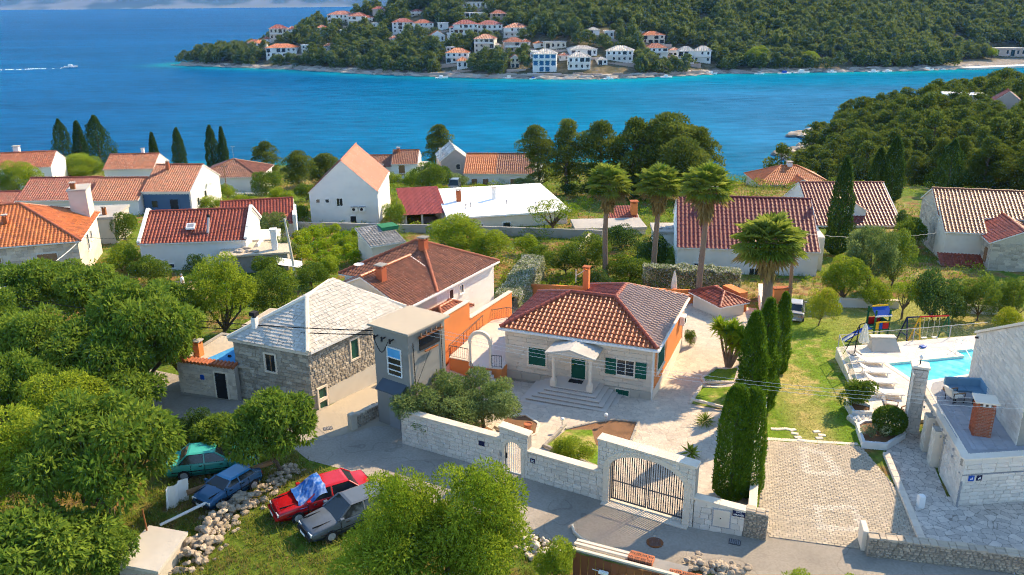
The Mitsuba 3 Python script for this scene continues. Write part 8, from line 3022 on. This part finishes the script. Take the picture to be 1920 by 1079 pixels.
# retaining walls across the slope
for lb, p_, q_, hgt, col in (('long low grey concrete wall below the pink roofed house and the white flat roof', (-26.42, 98.44, 11.53), (-3.42, 94.95, 11.73), 1.0, 'concrete'), ('low stone wall leading down from the bare tree to the palm', (6.79, 82.43, 12.46), (10.49, 96.8, 11.62), .7, 'limestone'), ('grey wall below the open branched tree', (-3.4, 94.34, 11.77), (10.31, 91.46, 11.93), 1.1, 'concrete')):
    n = 8
    k = thing('retaining_wall', lb, 'wall')
    P0_, P1_ = np.array(p_[:2]), np.array(q_[:2])
    for i in range(n):
        a0, a1 = P0_ + (P1_ - P0_) * i / n, P0_ + (P1_ - P0_) * (i + 1) / n
        L_, a_ = edge(a0, a1)
        b = B((*a0, gz(*a0) - .3), a_)
        b.box(0, L_ + .02, 0, .3, 0, hgt + .3, C(col, rngt.uniform(.45, .6), rngt.uniform(0, .5)), .02)
        obj('wall_section', b, k)

# ------------------------------------------------------------------ THE OTHER SHORE: houses, wood, rocks, boats; the right-hand hill; haze
rf = np.random.default_rng(99)
FH = [  # label, (x, y, z, width, height), roof kind, roof colour, wall, floors
    ('white house with red roof high above the tip of the headland', (-153.3, 574.3, 14.0, 11.3, 9.6), 'hip', 'redtile', 'cream', 2),
    ('long red roofed house on the crest, left of the tall pine', (-113.4, 581.3, 24.0, 16.4, 7.8), 'hip', 'redtile', 'white', 2),
    ('small red roofed house low on the tip of the headland', (-168.5, 570.8, 9.2, 9.2, 5.3), 'hip', 'claytile', 'cream', 1),
    ('small white house among pines near the tip of the headland', (-162.3, 560.7, 8.4, 9.0, 6.2), 'hip', 'orangetile', 'white', 2),
    ('long terraced house with orange roof above the tip rocks', (-141.8, 534.0, 5.3, 18.6, 8.0), 'hip', 'orangetile', 'white', 2),
    ('red roofed house on the crest right of the tall pine', (-100.1, 570.1, 22.9, 11.9, 8.0), 'hip', 'redtile', 'white', 2),
    ('small red roofed house at the top of the crest', (-86.6, 580.1, 29.2, 8.5, 5.3), 'hip', 'redtile', 'pinkstone', 1),
    ('three storey white house with red roof left of its twin', (-65.6, 534.7, 19.2, 13.2, 8.5), 'hip', 'redtile', 'white', 3),
    ('white balconied house with red roof right of its twin', (-52.4, 531.2, 20.4, 11.8, 6.5), 'hip', 'claytile', 'white', 2),
    ('little house with bright orange roof among dark pines', (-42.0, 504.8, 14.7, 8.4, 5.9), 'gable', 'orangetile', 'white', 1),
    ('modern white flat roofed house high on the slope', (-21.6, 538.2, 25.6, 11.9, 4.9), 'flat', 'white', 'white', 2),
    ('grey house with small red roof near the top of the slope', (-6.4, 534.3, 25.5, 9.2, 6.5), 'hip', 'claytile', 'pinkstone', 2),
    ('wide white house with several red roofs, left of the village centre', (-25.4, 504.4, 16.4, 14.3, 10.6), 'hip', 'redtile', 'white', 3),
    ('house with the biggest red hip roof in the village', (-11.7, 506.2, 18.5, 15.0, 8.1), 'hip', 'redtile', 'white', 2),
    ('white house with pale red hip roof at the right of the big red roof', (3.1, 495.9, 17.6, 13.4, 7.6), 'hip', 'claytile', 'white', 2),
    ('pinkish three storey house with balconies', (-14.2, 476.1, 10.1, 11.2, 10.0), 'hip', 'claytile', 'cream', 3),
    ('beige house with broken roofline right of the pinkish house', (2.6, 471.9, 10.8, 11.1, 7.6), 'hip', 'claytile', 'pinkstone', 2),
    ('orange roofed house on terraces just above the shore', (-28.8, 466.9, 5.7, 12.2, 7.6), 'hip', 'orangetile', 'white', 2),
    ('small orange roofed house in front of the terraced one', (-25.4, 456.5, 3.1, 5.7, 6.3), 'hip', 'orangetile', 'white', 1),
    ('modern white house with big blue windows on the shore', (17.7, 439.3, 2.7, 12.1, 11.2), 'hip', 'slabroof', 'white', 3),
    ('white hip roofed house on the shore right of the blue windowed one', (35.6, 440.1, 3.6, 11.5, 8.5), 'hip', 'slabroof', 'white', 2),
    ('long white house with pale roof behind the hip roofed one', (39.4, 456.9, 9.1, 14.2, 5.4), 'hip', 'slabroof', 'white', 1),
    ('long white flat house with many windows', (57.7, 453.0, 6.5, 14.1, 7.9), 'hip', 'slabroof', 'white', 2),
    ('white house with balconies and red roof near the right end of the village', (79.5, 465.5, 7.7, 12.1, 7.2), 'hip', 'claytile', 'white', 2),
    ('orange hip roofed house above the balconied one', (81.2, 488.0, 13.8, 12.7, 6.6), 'hip', 'orangetile', 'cream', 2),
    ('small white house alone in the dark pines', (47.3, 487.9, 18.7, 6.6, 4.2), 'hip', 'slabroof', 'white', 1),
    ('long low pale wall like building in the village centre', (25.0, 469.6, 12.4, 11.6, 3.5), 'flat', 'concrete', 'cream', 1),
    ('tiny house with orange roof beside the long pale building', (16.2, 474.0, 12.8, 5.3, 3.5), 'hip', 'orangetile', 'white', 1),
    ('left one of the white twin hip roofed villas', (95.3, 464.0, 4.9, 8.7, 8.4), 'hip', 'slabroof', 'white', 2),
    ('right one of the white twin hip roofed villas', (104.7, 467.5, 4.5, 9.3, 8.7), 'hip', 'slabroof', 'white', 2),
    ('long low beach building with dark openings at the far right', (302.3, 521.7, 2.8, 20.8, 4.5), 'flat', 'concrete', 'pinkstone', 1),
    ('long pale modern house at the very top of the slope', (-21.4, 564.2, 32.8, 17.2, 3.8), 'flat', 'concrete', 'white', 1),
    ('small white house half hidden at the left of the crest', (-104.8, 553.4, 16.9, 6.8, 3.4), 'flat', 'white', 'white', 1),
    ('white terraced house with dark openings left of the village centre', (-31.0, 504.4, 15.8, 10.0, 3.7), 'flat', 'white', 'white', 1),
    ('beige stone house end among pines near the shore', (2.7, 448.3, 4.1, 4.5, 7.3), 'gable', 'claytile', 'cream', 2)]
NF = len(FH)
FH += [('small pale house half hidden among the pines across the bay', t, kd, rc, 'white', 1 + (t[4] > 4)) for t, kd, rc in (((-160.9, 572.5, 11.4, 5.7, 4.9), 'hip', 'claytile'), ((-144.5, 576.2, 16.9, 5.3, 5.7), 'hip', 'redtile'), ((-123.0, 565.3, 17.9, 6.3, 5.6), 'hip', 'claytile'), ((-125.8, 532.8, 7.8, 5.9, 4.6), 'flat', 'white'), ((-111.6, 530.4, 9.0, 5.3, 4.6), 'hip', 'orangetile'), ((-92.9, 571.7, 24.8, 6.3, 4.2), 'hip', 'redtile'), ((-84.6, 551.9, 20.0, 5.1, 4.4), 'flat', 'white'), ((-69.5, 517.1, 13.7, 5.1, 4.5), 'hip', 'claytile'), ((-40.1, 528.1, 21.0, 5.8, 3.9), 'flat', 'white'), ((-33.1, 519.5, 19.4, 5.8, 4.5), 'hip', 'redtile'), ((-7.7, 477.0, 11.1, 5.9, 4.7), 'hip', 'slabroof'), ((8.6, 476.5, 12.7, 5.3, 4.7), 'hip', 'claytile'), ((13.3, 457.9, 7.6, 5.1, 4.0), 'flat', 'white'), ((28.7, 452.9, 7.3, 5.1, 3.9), 'hip', 'claytile'), ((55.8, 485.6, 17.0, 5.4, 3.6), 'flat', 'white'), ((74.5, 494.6, 17.1, 5.5, 3.7), 'hip', 'slabroof'), ((89.9, 473.3, 8.2, 5.3, 4.1), 'hip', 'claytile'), ((-33.1, 479.9, 8.9, 4.8, 4.2), 'flat', 'white'), ((48.3, 446.4, 5.4, 5.0, 3.9), 'hip', 'slabroof'), ((-60.2, 561.4, 28.6, 6.9, 4.1), 'hip', 'redtile'))]
foot = []
for i, (lb, (x, y, z, w, hh), kind, rc, wc, fl) in enumerate(FH):
    ang = math.degrees(math.atan2(-x, y)) * .5 + rf.uniform(-12, 12)
    d = max(6, min(w * .75, 11))
    rise = 0 if kind == 'flat' else min(hh * .3, 2.2)
    wh = max(2.4, hh - rise)
    c_, s_ = math.cos(math.radians(ang)), math.sin(math.radians(ang))
    h = House('villa_house', lb, (x - w / 2 * c_, y - w / 2 * s_, z), ang, 'house', None if i < NF else 'small pale houses among the pines')
    h.block(0, w, 0, d, 0, wh, wc, kind, rc, math.degrees(math.atan(rise / (d / 2))) if rise else 20, .45, 'x' if kind != 'gable' else 'y', seed=200 + i, tw=.9, tl=1.1, h=.14, base=4, caps=False)
    n = max(2, int(w / 2.7))
    fh = wh / fl
    for f_ in range(fl):
        for j in range(n):
            if rf.random() < .15:
                continue
            big = lb.startswith('modern white house') or rf.random() < .3
            u = w * (j + .5) / n
            b = h.face('f', 0, u, f_ * fh + (.15 if big else fh * .32))
            ww, h2 = (w / n * .36 if big else .55), (fh * .78 if big else fh * .45)
            b.box(-ww, ww, -.06, .1, 0, h2, C('carblue' if lb.startswith('modern white house') else 'darkglass', .55))
            obj('window', b, h.k, 'glass_dark')
        if f_ and rf.random() < .7:
            b = h.b()
            b.box(.3, w - .3, -1.3, 0, f_ * fh - .12, f_ * fh, C('white', .5))
            b.box(.3, w - .3, -1.3, -1.22, f_ * fh, f_ * fh + .8, C('white', .45))
            obj('balcony', b, h.k)
    for j in range(2):
        b = h.face('r' if x < 20 else 'l', w if x < 20 else 0, (d * (j + .5) / 2) * (1 if x < 20 else -1), wh * .45)
        b.box(-.5, .5, -.05, .1, 0, 1.2, C('darkglass', .5))
        obj('window', b, h.k, 'glass_dark')
    foot.append((x, y, w))
    if rf.random() < .6 and z > 1.5:
        b = h.b()
        b.box(-2.5, w + 3, -5.0, -4.6, -4, -.2, C('pinkstone', rf.uniform(.3, .7), rf.uniform(0, .6)))
        obj('terrace_wall', b, h.k)
foot = np.array(foot)
# sea wall strips, jetties and shore rocks
for i, (p_, q_, hh) in enumerate(((P2, Q2, H2) for P2, Q2, H2 in ((( -48, 452), (-20, 443), 1.6), ((12, 434), (62, 431), 2.2), ((66, 434), (100, 448), 1.8), ((110, 455), (150, 457), 1.2)))):
    L, a = edge(p_, q_)
    k = thing('sea_wall', ['low stone sea wall below the terraced orange roofed house', 'long stone sea wall below the blue windowed house', 'stone sea wall below the white hip roofed houses', 'low sea wall below the twin villas'][i], 'wall')
    n = int(L / 5)
    for j in range(n):
        b = B((*p_, 0), a)
        b.box(L * j / n, L * (j + 1) / n - .1, 0, 1.2, -1, hh * rf.uniform(.75, 1.2), C('pinkstone', rf.uniform(.3, .6), rf.uniform(.2, .9)), .05)
        obj('wall_section', b, k)
b = B()
c = HEAD[:14]
for p_, q_ in zip(c[:-2], c[1:-1]):
    L = np.linalg.norm(q_ - p_)
    nrm = np.array([-(q_ - p_)[1], (q_ - p_)[0]]) / L
    for _ in range(int(L * 1.5)):
        t_ = p_ + (q_ - p_) * rf.random() + nrm * rf.uniform(-2.5, 6)
        s_ = rf.uniform(.6, 2.2)
        bb = B((*t_, max(headh(*t_), 0) + .1), rf.uniform(-35, 20))
        bb.ball((0, 0, 0), (s_ * 1.6, s_ * .8, s_ * rf.uniform(.25, .55)), C('rock', rf.uniform(.35, .95), rf.uniform(0, .7)), 1, .35, int(rf.integers(999)))
        v, f, u = bb.arrays()
        b.raw(v, f, u, False)
struct('shore_rocks', b, label='broken rocks along the far shore', cat='rocks', kind='stuff')
b = B()
for _ in range(420):
    i = rf.integers(0, 11)
    p_, q_ = HILL[i], HILL[(i + 1) % len(HILL)]
    t_ = p_ + (q_ - p_) * rf.random() + rf.normal(size=2) * 1.6
    s_ = rf.uniform(.5, 1.8)
    bb = B((*t_, max(gz(*t_), 0) + rf.uniform(0, .5)), rf.uniform(0, 60))
    bb.ball((0, 0, 0), (s_ * 1.6, s_, s_ * rf.uniform(.3, .6)), C('rock', rf.uniform(.3, .9), rf.uniform(0, .8)), 1, .35, int(rf.integers(999)))
    v, f, u = bb.arrays()
    b.raw(v, f, u, False)
struct('shore_rocks', b, label='layered rocks on the near right shore', cat='rocks', kind='stuff')
k = thing('boat_canopy', 'white flat canopy on thin posts above the rocks of the right shore', 'canopy')
o = np.array((103.56, 250.67, 2.0))
b = B(o, 15)
b.box(-3.4, 3.4, -1.6, 1.6, 2.2, 2.35, C('white', .8))
obj('roof', b, k)
for x in (-3.2, 3.2):
    for y in (-1.4, 1.4):
        b = B(o, 15)
        b.tube([(x, y, -2), (x, y, 2.2)], .09, C('white', .5), 5)
        obj('post', b, k)
b = B((*(272.31, 472.4, 1.0)[:2], 0), 18)
b.box(-26, 30, -3, 5, -1, .9, C('deck', .6, .3))
struct('beach', b)

# boats
def boat(lb, o, ang, L, cover='white', cat='boat'):
    k = thing('motor_boat', lb, cat)
    hw = L * .17
    st = [(-.5, .9, 0), (-.2, 1, 0), (.15, .9, .02), (.38, .5, .06), (.5, .04, .12)]
    v = [q for x, w_, dz in st for q in ((x * L, -hw * w_, .55 + dz * L * .4), (x * L, -hw * w_ * .75, -.1), (x * L, hw * w_ * .75, -.1), (x * L, hw * w_, .55 + dz * L * .4))]
    f = [q for i in range(4) for j in range(4) for q in ((i * 4 + j, (i + 1) * 4 + j, (i + 1) * 4 + (j + 1) % 4), (i * 4 + j, (i + 1) * 4 + (j + 1) % 4, i * 4 + (j + 1) % 4))] + [(0, 1, 2), (0, 2, 3)]
    b = B(o, ang)
    b.raw(v, f, C('white', .75))
    obj('hull', b, k, 'semi')
    b = B(o, ang)
    b.box(-L * .18, L * .12, -hw * .6, hw * .6, .5, .5 + L * .16, C(cover, .6), .08)
    obj('cabin', b, k)
    b = B(o, ang)
    b.raw([(L * .13, -hw * .55, .6), (L * .13, hw * .55, .6), (L * .06, hw * .5, .55 + L * .17), (L * .06, -hw * .5, .55 + L * .17)], [(0, 1, 2), (0, 2, 3)], C('darkglass', .5))
    obj('windscreen', b, k, 'glass_dark')


for lb, o, a, L, cv in (('small white boat moored below the terraced orange roof', (-35.31, 439.35, 0.0), 5, 6.5, 'white'), ('low beige boat moored left of the blue windowed house', (-0.39, 434.3, 0.0), -4, 6.5, 'cloth'), ('tiny boat moored right below the blue windowed house', (11.69, 428.6, 0.0), 30, 4, 'blue'),
                        ('white boat moored below the long flat house', (49.11, 424.86, 0.0), 10, 5, 'white'), ('white boat moored below the balconied house at the village end', (78.91, 430.79, 0.0), 8, 6, 'white'), ('long white boat at the left end of the right moorings', (105.65, 448.56, 0.0), 3, 6.5, 'white'),
                        ('small grey topped boat, second of the right moorings', (130.42, 445.91, 0.0), -6, 5, 'grey'), ('white motor boat with blue stripe, middle of the right moorings', (143.6, 446.14, 0.0), 5, 7, 'blue'), ('largest white motor boat of the right moorings', (153.83, 450.03, 0.0), 6, 8.5, 'white'),
                        ('small boat close to the pale shore rocks at right', (169.85, 449.98, 0.0), 0, 5, 'white'), ('white boat left of the last two at the right shore', (192.19, 450.92, 0.0), 0, 6, 'white'), ('white boat near the right shore beside its neighbour', (199.89, 451.78, 0.0), 15, 5.5, 'white'), ('tall white cruiser near the beach', (224.74, 459.48, 0.0), 10, 7.5, 'white'), ('small boat nearest the beach', (233.48, 462.07, 0.0), -20, 4, 'grey')):
    boat(lb, (o[0], o[1], 0), a, L, cv)
boat('white speed boat with a foaming wake on the open sea at the left', (*(-275.93, 538.55, -0.0)[:2], .2), 20, 8.0)
b = B((*(-275.5, 536.34, 0.0)[:2], .03), 20)
n = 30
for i in range(n):
    x0, x1 = -4 - i * 1.5, -4 - (i + 1) * 1.5
    w0, w1 = 1.1 + i * .035, 1.1 + (i + 1) * .035
    j_ = .25 * math.sin(i * 1.7)
    if rf.random() < .9 - i * .012:
        b.raw([(x0, -w0 + j_, 0), (x0, w0 + j_, 0), (x1, w1 + j_, 0), (x1, -w1 + j_, 0)], [(0, 1, 2), (0, 2, 3)], C('foam', rf.uniform(.4, .8)))
struct('wake_foam', b, label='white foam wake behind the speed boat', cat='foam', kind='stuff')

# woods: nearest pines one by one, the rest as stuff
def wood(pts, zf, smin, smax, protos, thingname, label, group, nthing, stuffname, stufflabel):
    pts = pts[np.argsort(np.linalg.norm(pts, axis=1))]
    z = zf(pts[:, 0], pts[:, 1])
    m = 0
    for i, (p_, z_) in enumerate(zip(pts, z)):
        s_ = rf.uniform(smin, smax)
        pr = protos(p_)
        tw_ = T().translate([float(p_[0]), float(p_[1]), float(z_) - .4]).rotate([0, 0, 1], float(rf.uniform(0, 360))).scale([s_ * rf.uniform(.85, 1.15), s_ * rf.uniform(.85, 1.15), s_ * rf.uniform(.8, 1.15)])
        if i < nthing:
            k = thing(thingname, label, 'tree', group)
        else:
            k = f'{stuffname}__{m:04d}'
            m += 1
        scene[k] = {'type': 'instance', 'to_world': tw_, 'g': {'type': 'ref', 'id': 'proto_' + pr}}
    if m:
        labels[stuffname] = {'label': stufflabel, 'category': 'wood', 'kind': 'stuff'}


st = 4.3
gx_, gy_ = np.meshgrid(np.arange(-225, 420, st), np.arange(420, 720, st))
pt = np.c_[gx_.ravel(), gy_.ravel()] + rf.uniform(-1.9, 1.9, (gx_.size, 2))
dd = inpoly_dist(HEAD, pt[:, 0], pt[:, 1])
hz = headh(pt[:, 0], pt[:, 1])
ok = (dd > 3.0) & (hz < 44) & (np.abs(pt[:, 0]) < pt[:, 1] * .64 + 10)
dx = np.abs(pt[:, None, 0] - foot[None, :, 0])
dy = pt[:, None, 1] - foot[None, :, 1]
ok &= ~((dx < foot[None, :, 2] * .5 + 2.5) & (dy < foot[None, :, 2] * .7 + 2) & (dy > -13)).any(1)
ok &= meshkit.noise(np.c_[pt * .06, pt[:, 0] * 0], 4) > .20
ok &= ~((pt[:, 0] > 245) & (pt[:, 1] < 520) & (dd < 22))
wood(pt[ok], headh, .78, 1.4, lambda p_: f'farpine_{rf.integers(0, 6)}', 'pine_tree', 'dark pine in the front rows of the wood across the bay', 'front row pines across the bay', 120, 'pine_wood', 'dense dark pine wood covering the hill across the bay')
for i, (px, py, w_) in enumerate(((1415, 122, 46), (1517, 122, 38), (1475, 118, 28), (1585, 122, 22), (1612, 118, 24), (1660, 121, 24), (1750, 121, 26), (1860, 108, 24))):
    pass
for lb, t in (('light green round tree on the far shore right of the twin villas', (133.8, 462.5, 2.4, 13.8, 10.4)), ('second light green round tree further right on the far shore', (162.4, 464.5, 2.6, 10.4, 7.5)), ('pale green shrub like tree near the beach', (288.2, 513.4, 1.6, 8.3, 6.4))):
    plant('round_tree', lb, 'tree', 'lime_b', t[:3], (t[3] / 4.8, t[3] / 4.8, t[4] / 4.9))
gx_, gy_ = np.meshgrid(np.arange(56, 300, 3.9), np.arange(100, 330, 3.9))
pt = np.c_[gx_.ravel(), gy_.ravel()] + rf.uniform(-1.6, 1.6, (gx_.size, 2))
dd = inpoly_dist(HILL, pt[:, 0], pt[:, 1])
ok = (dd > 3.5) & (np.abs(pt[:, 0]) < pt[:, 1] * .68 + 8) & (gz and ground(pt[:, 0], pt[:, 1]) > .8) & ~((pt[:, 1] < 112) & (pt[:, 0] < 72))
hs_ = np.array([(112.7, 210.42, 10.2)[:2], (115.05, 195.77, 10.82)[:2]])
for q in hs_:
    ok &= ~((np.abs(pt[:, 0] - q[0]) < 5) & (pt[:, 1] - q[1] < 6) & (pt[:, 1] - q[1] > -11))
wood(pt[ok], ground, .62, 1.05, lambda p_: ('pine_' + 'abd'[rf.integers(0, 3)]) if p_[1] < 150 else f'midpine_{rf.integers(0, 3)}', 'pine_tree', 'pine of the wood on the near right-hand shore', 'pines on the right-hand shore', 165, 'shore_wood', 'far part of the pine wood on the right-hand shore')
for lb, t in (('tall dark cypress at the left front of the right-hand wood', (54.3, 116.49, 10.14, 9.23, 1.53)), ('second tall cypress in front of the right-hand wood', (52.93, 118.12, 10.01, 7.47, 1.32)), ('dry greyish conifer in the front of the right-hand wood', (66.69, 124.53, 9.46, 8.06, 2.44))):
    fitp('cypress', lb, 'cypress', 'cypress_c' if 'dry' in lb else 'cypress_b', t)
h = House('villa_house', 'white flat roofed house peeping out of the right-hand wood', (hs_[0][0], hs_[0][1], gz(*hs_[0])), -20)
h.block(-4, 5, 0, 6, 0, 4.2, 'white', 'flat', 'white', seed=301)
h.win('f', 0, 1, 1.5, 1.2, 1.2)
h = House('villa_house', 'red roofed house peeping out of the right-hand wood', (hs_[1][0], hs_[1][1], gz(*hs_[1])), -25)
h.block(-3, 4, 0, 7, 0, 3.4, 'pinkstone', 'gable', 'redtile', 38, .3, 'y', seed=302, tw=.5)

# ------------------------------------------------------------------ air
scene['haze_air'] = {'type': 'homogeneous', 'albedo': {'type': 'rgb', 'value': [.90, .94, .98]}, 'sigma_t': {'type': 'rgb', 'value': [HAZE * .4, HAZE, HAZE * 2.2]}}
scene['haze'] = {'type': 'cube', 'to_world': T().translate([0, 3700, 340]).scale([6800, 4300, 355]), 'bsdf': {'type': 'null'}, 'interior': {'type': 'ref', 'id': 'haze_air'}}
labels['haze'] = {'kind': 'stuff', 'label': 'thin blue summer haze over the bay', 'category': 'haze'}
scene['camera']['medium'] = {'type': 'ref', 'id': 'haze_air'}
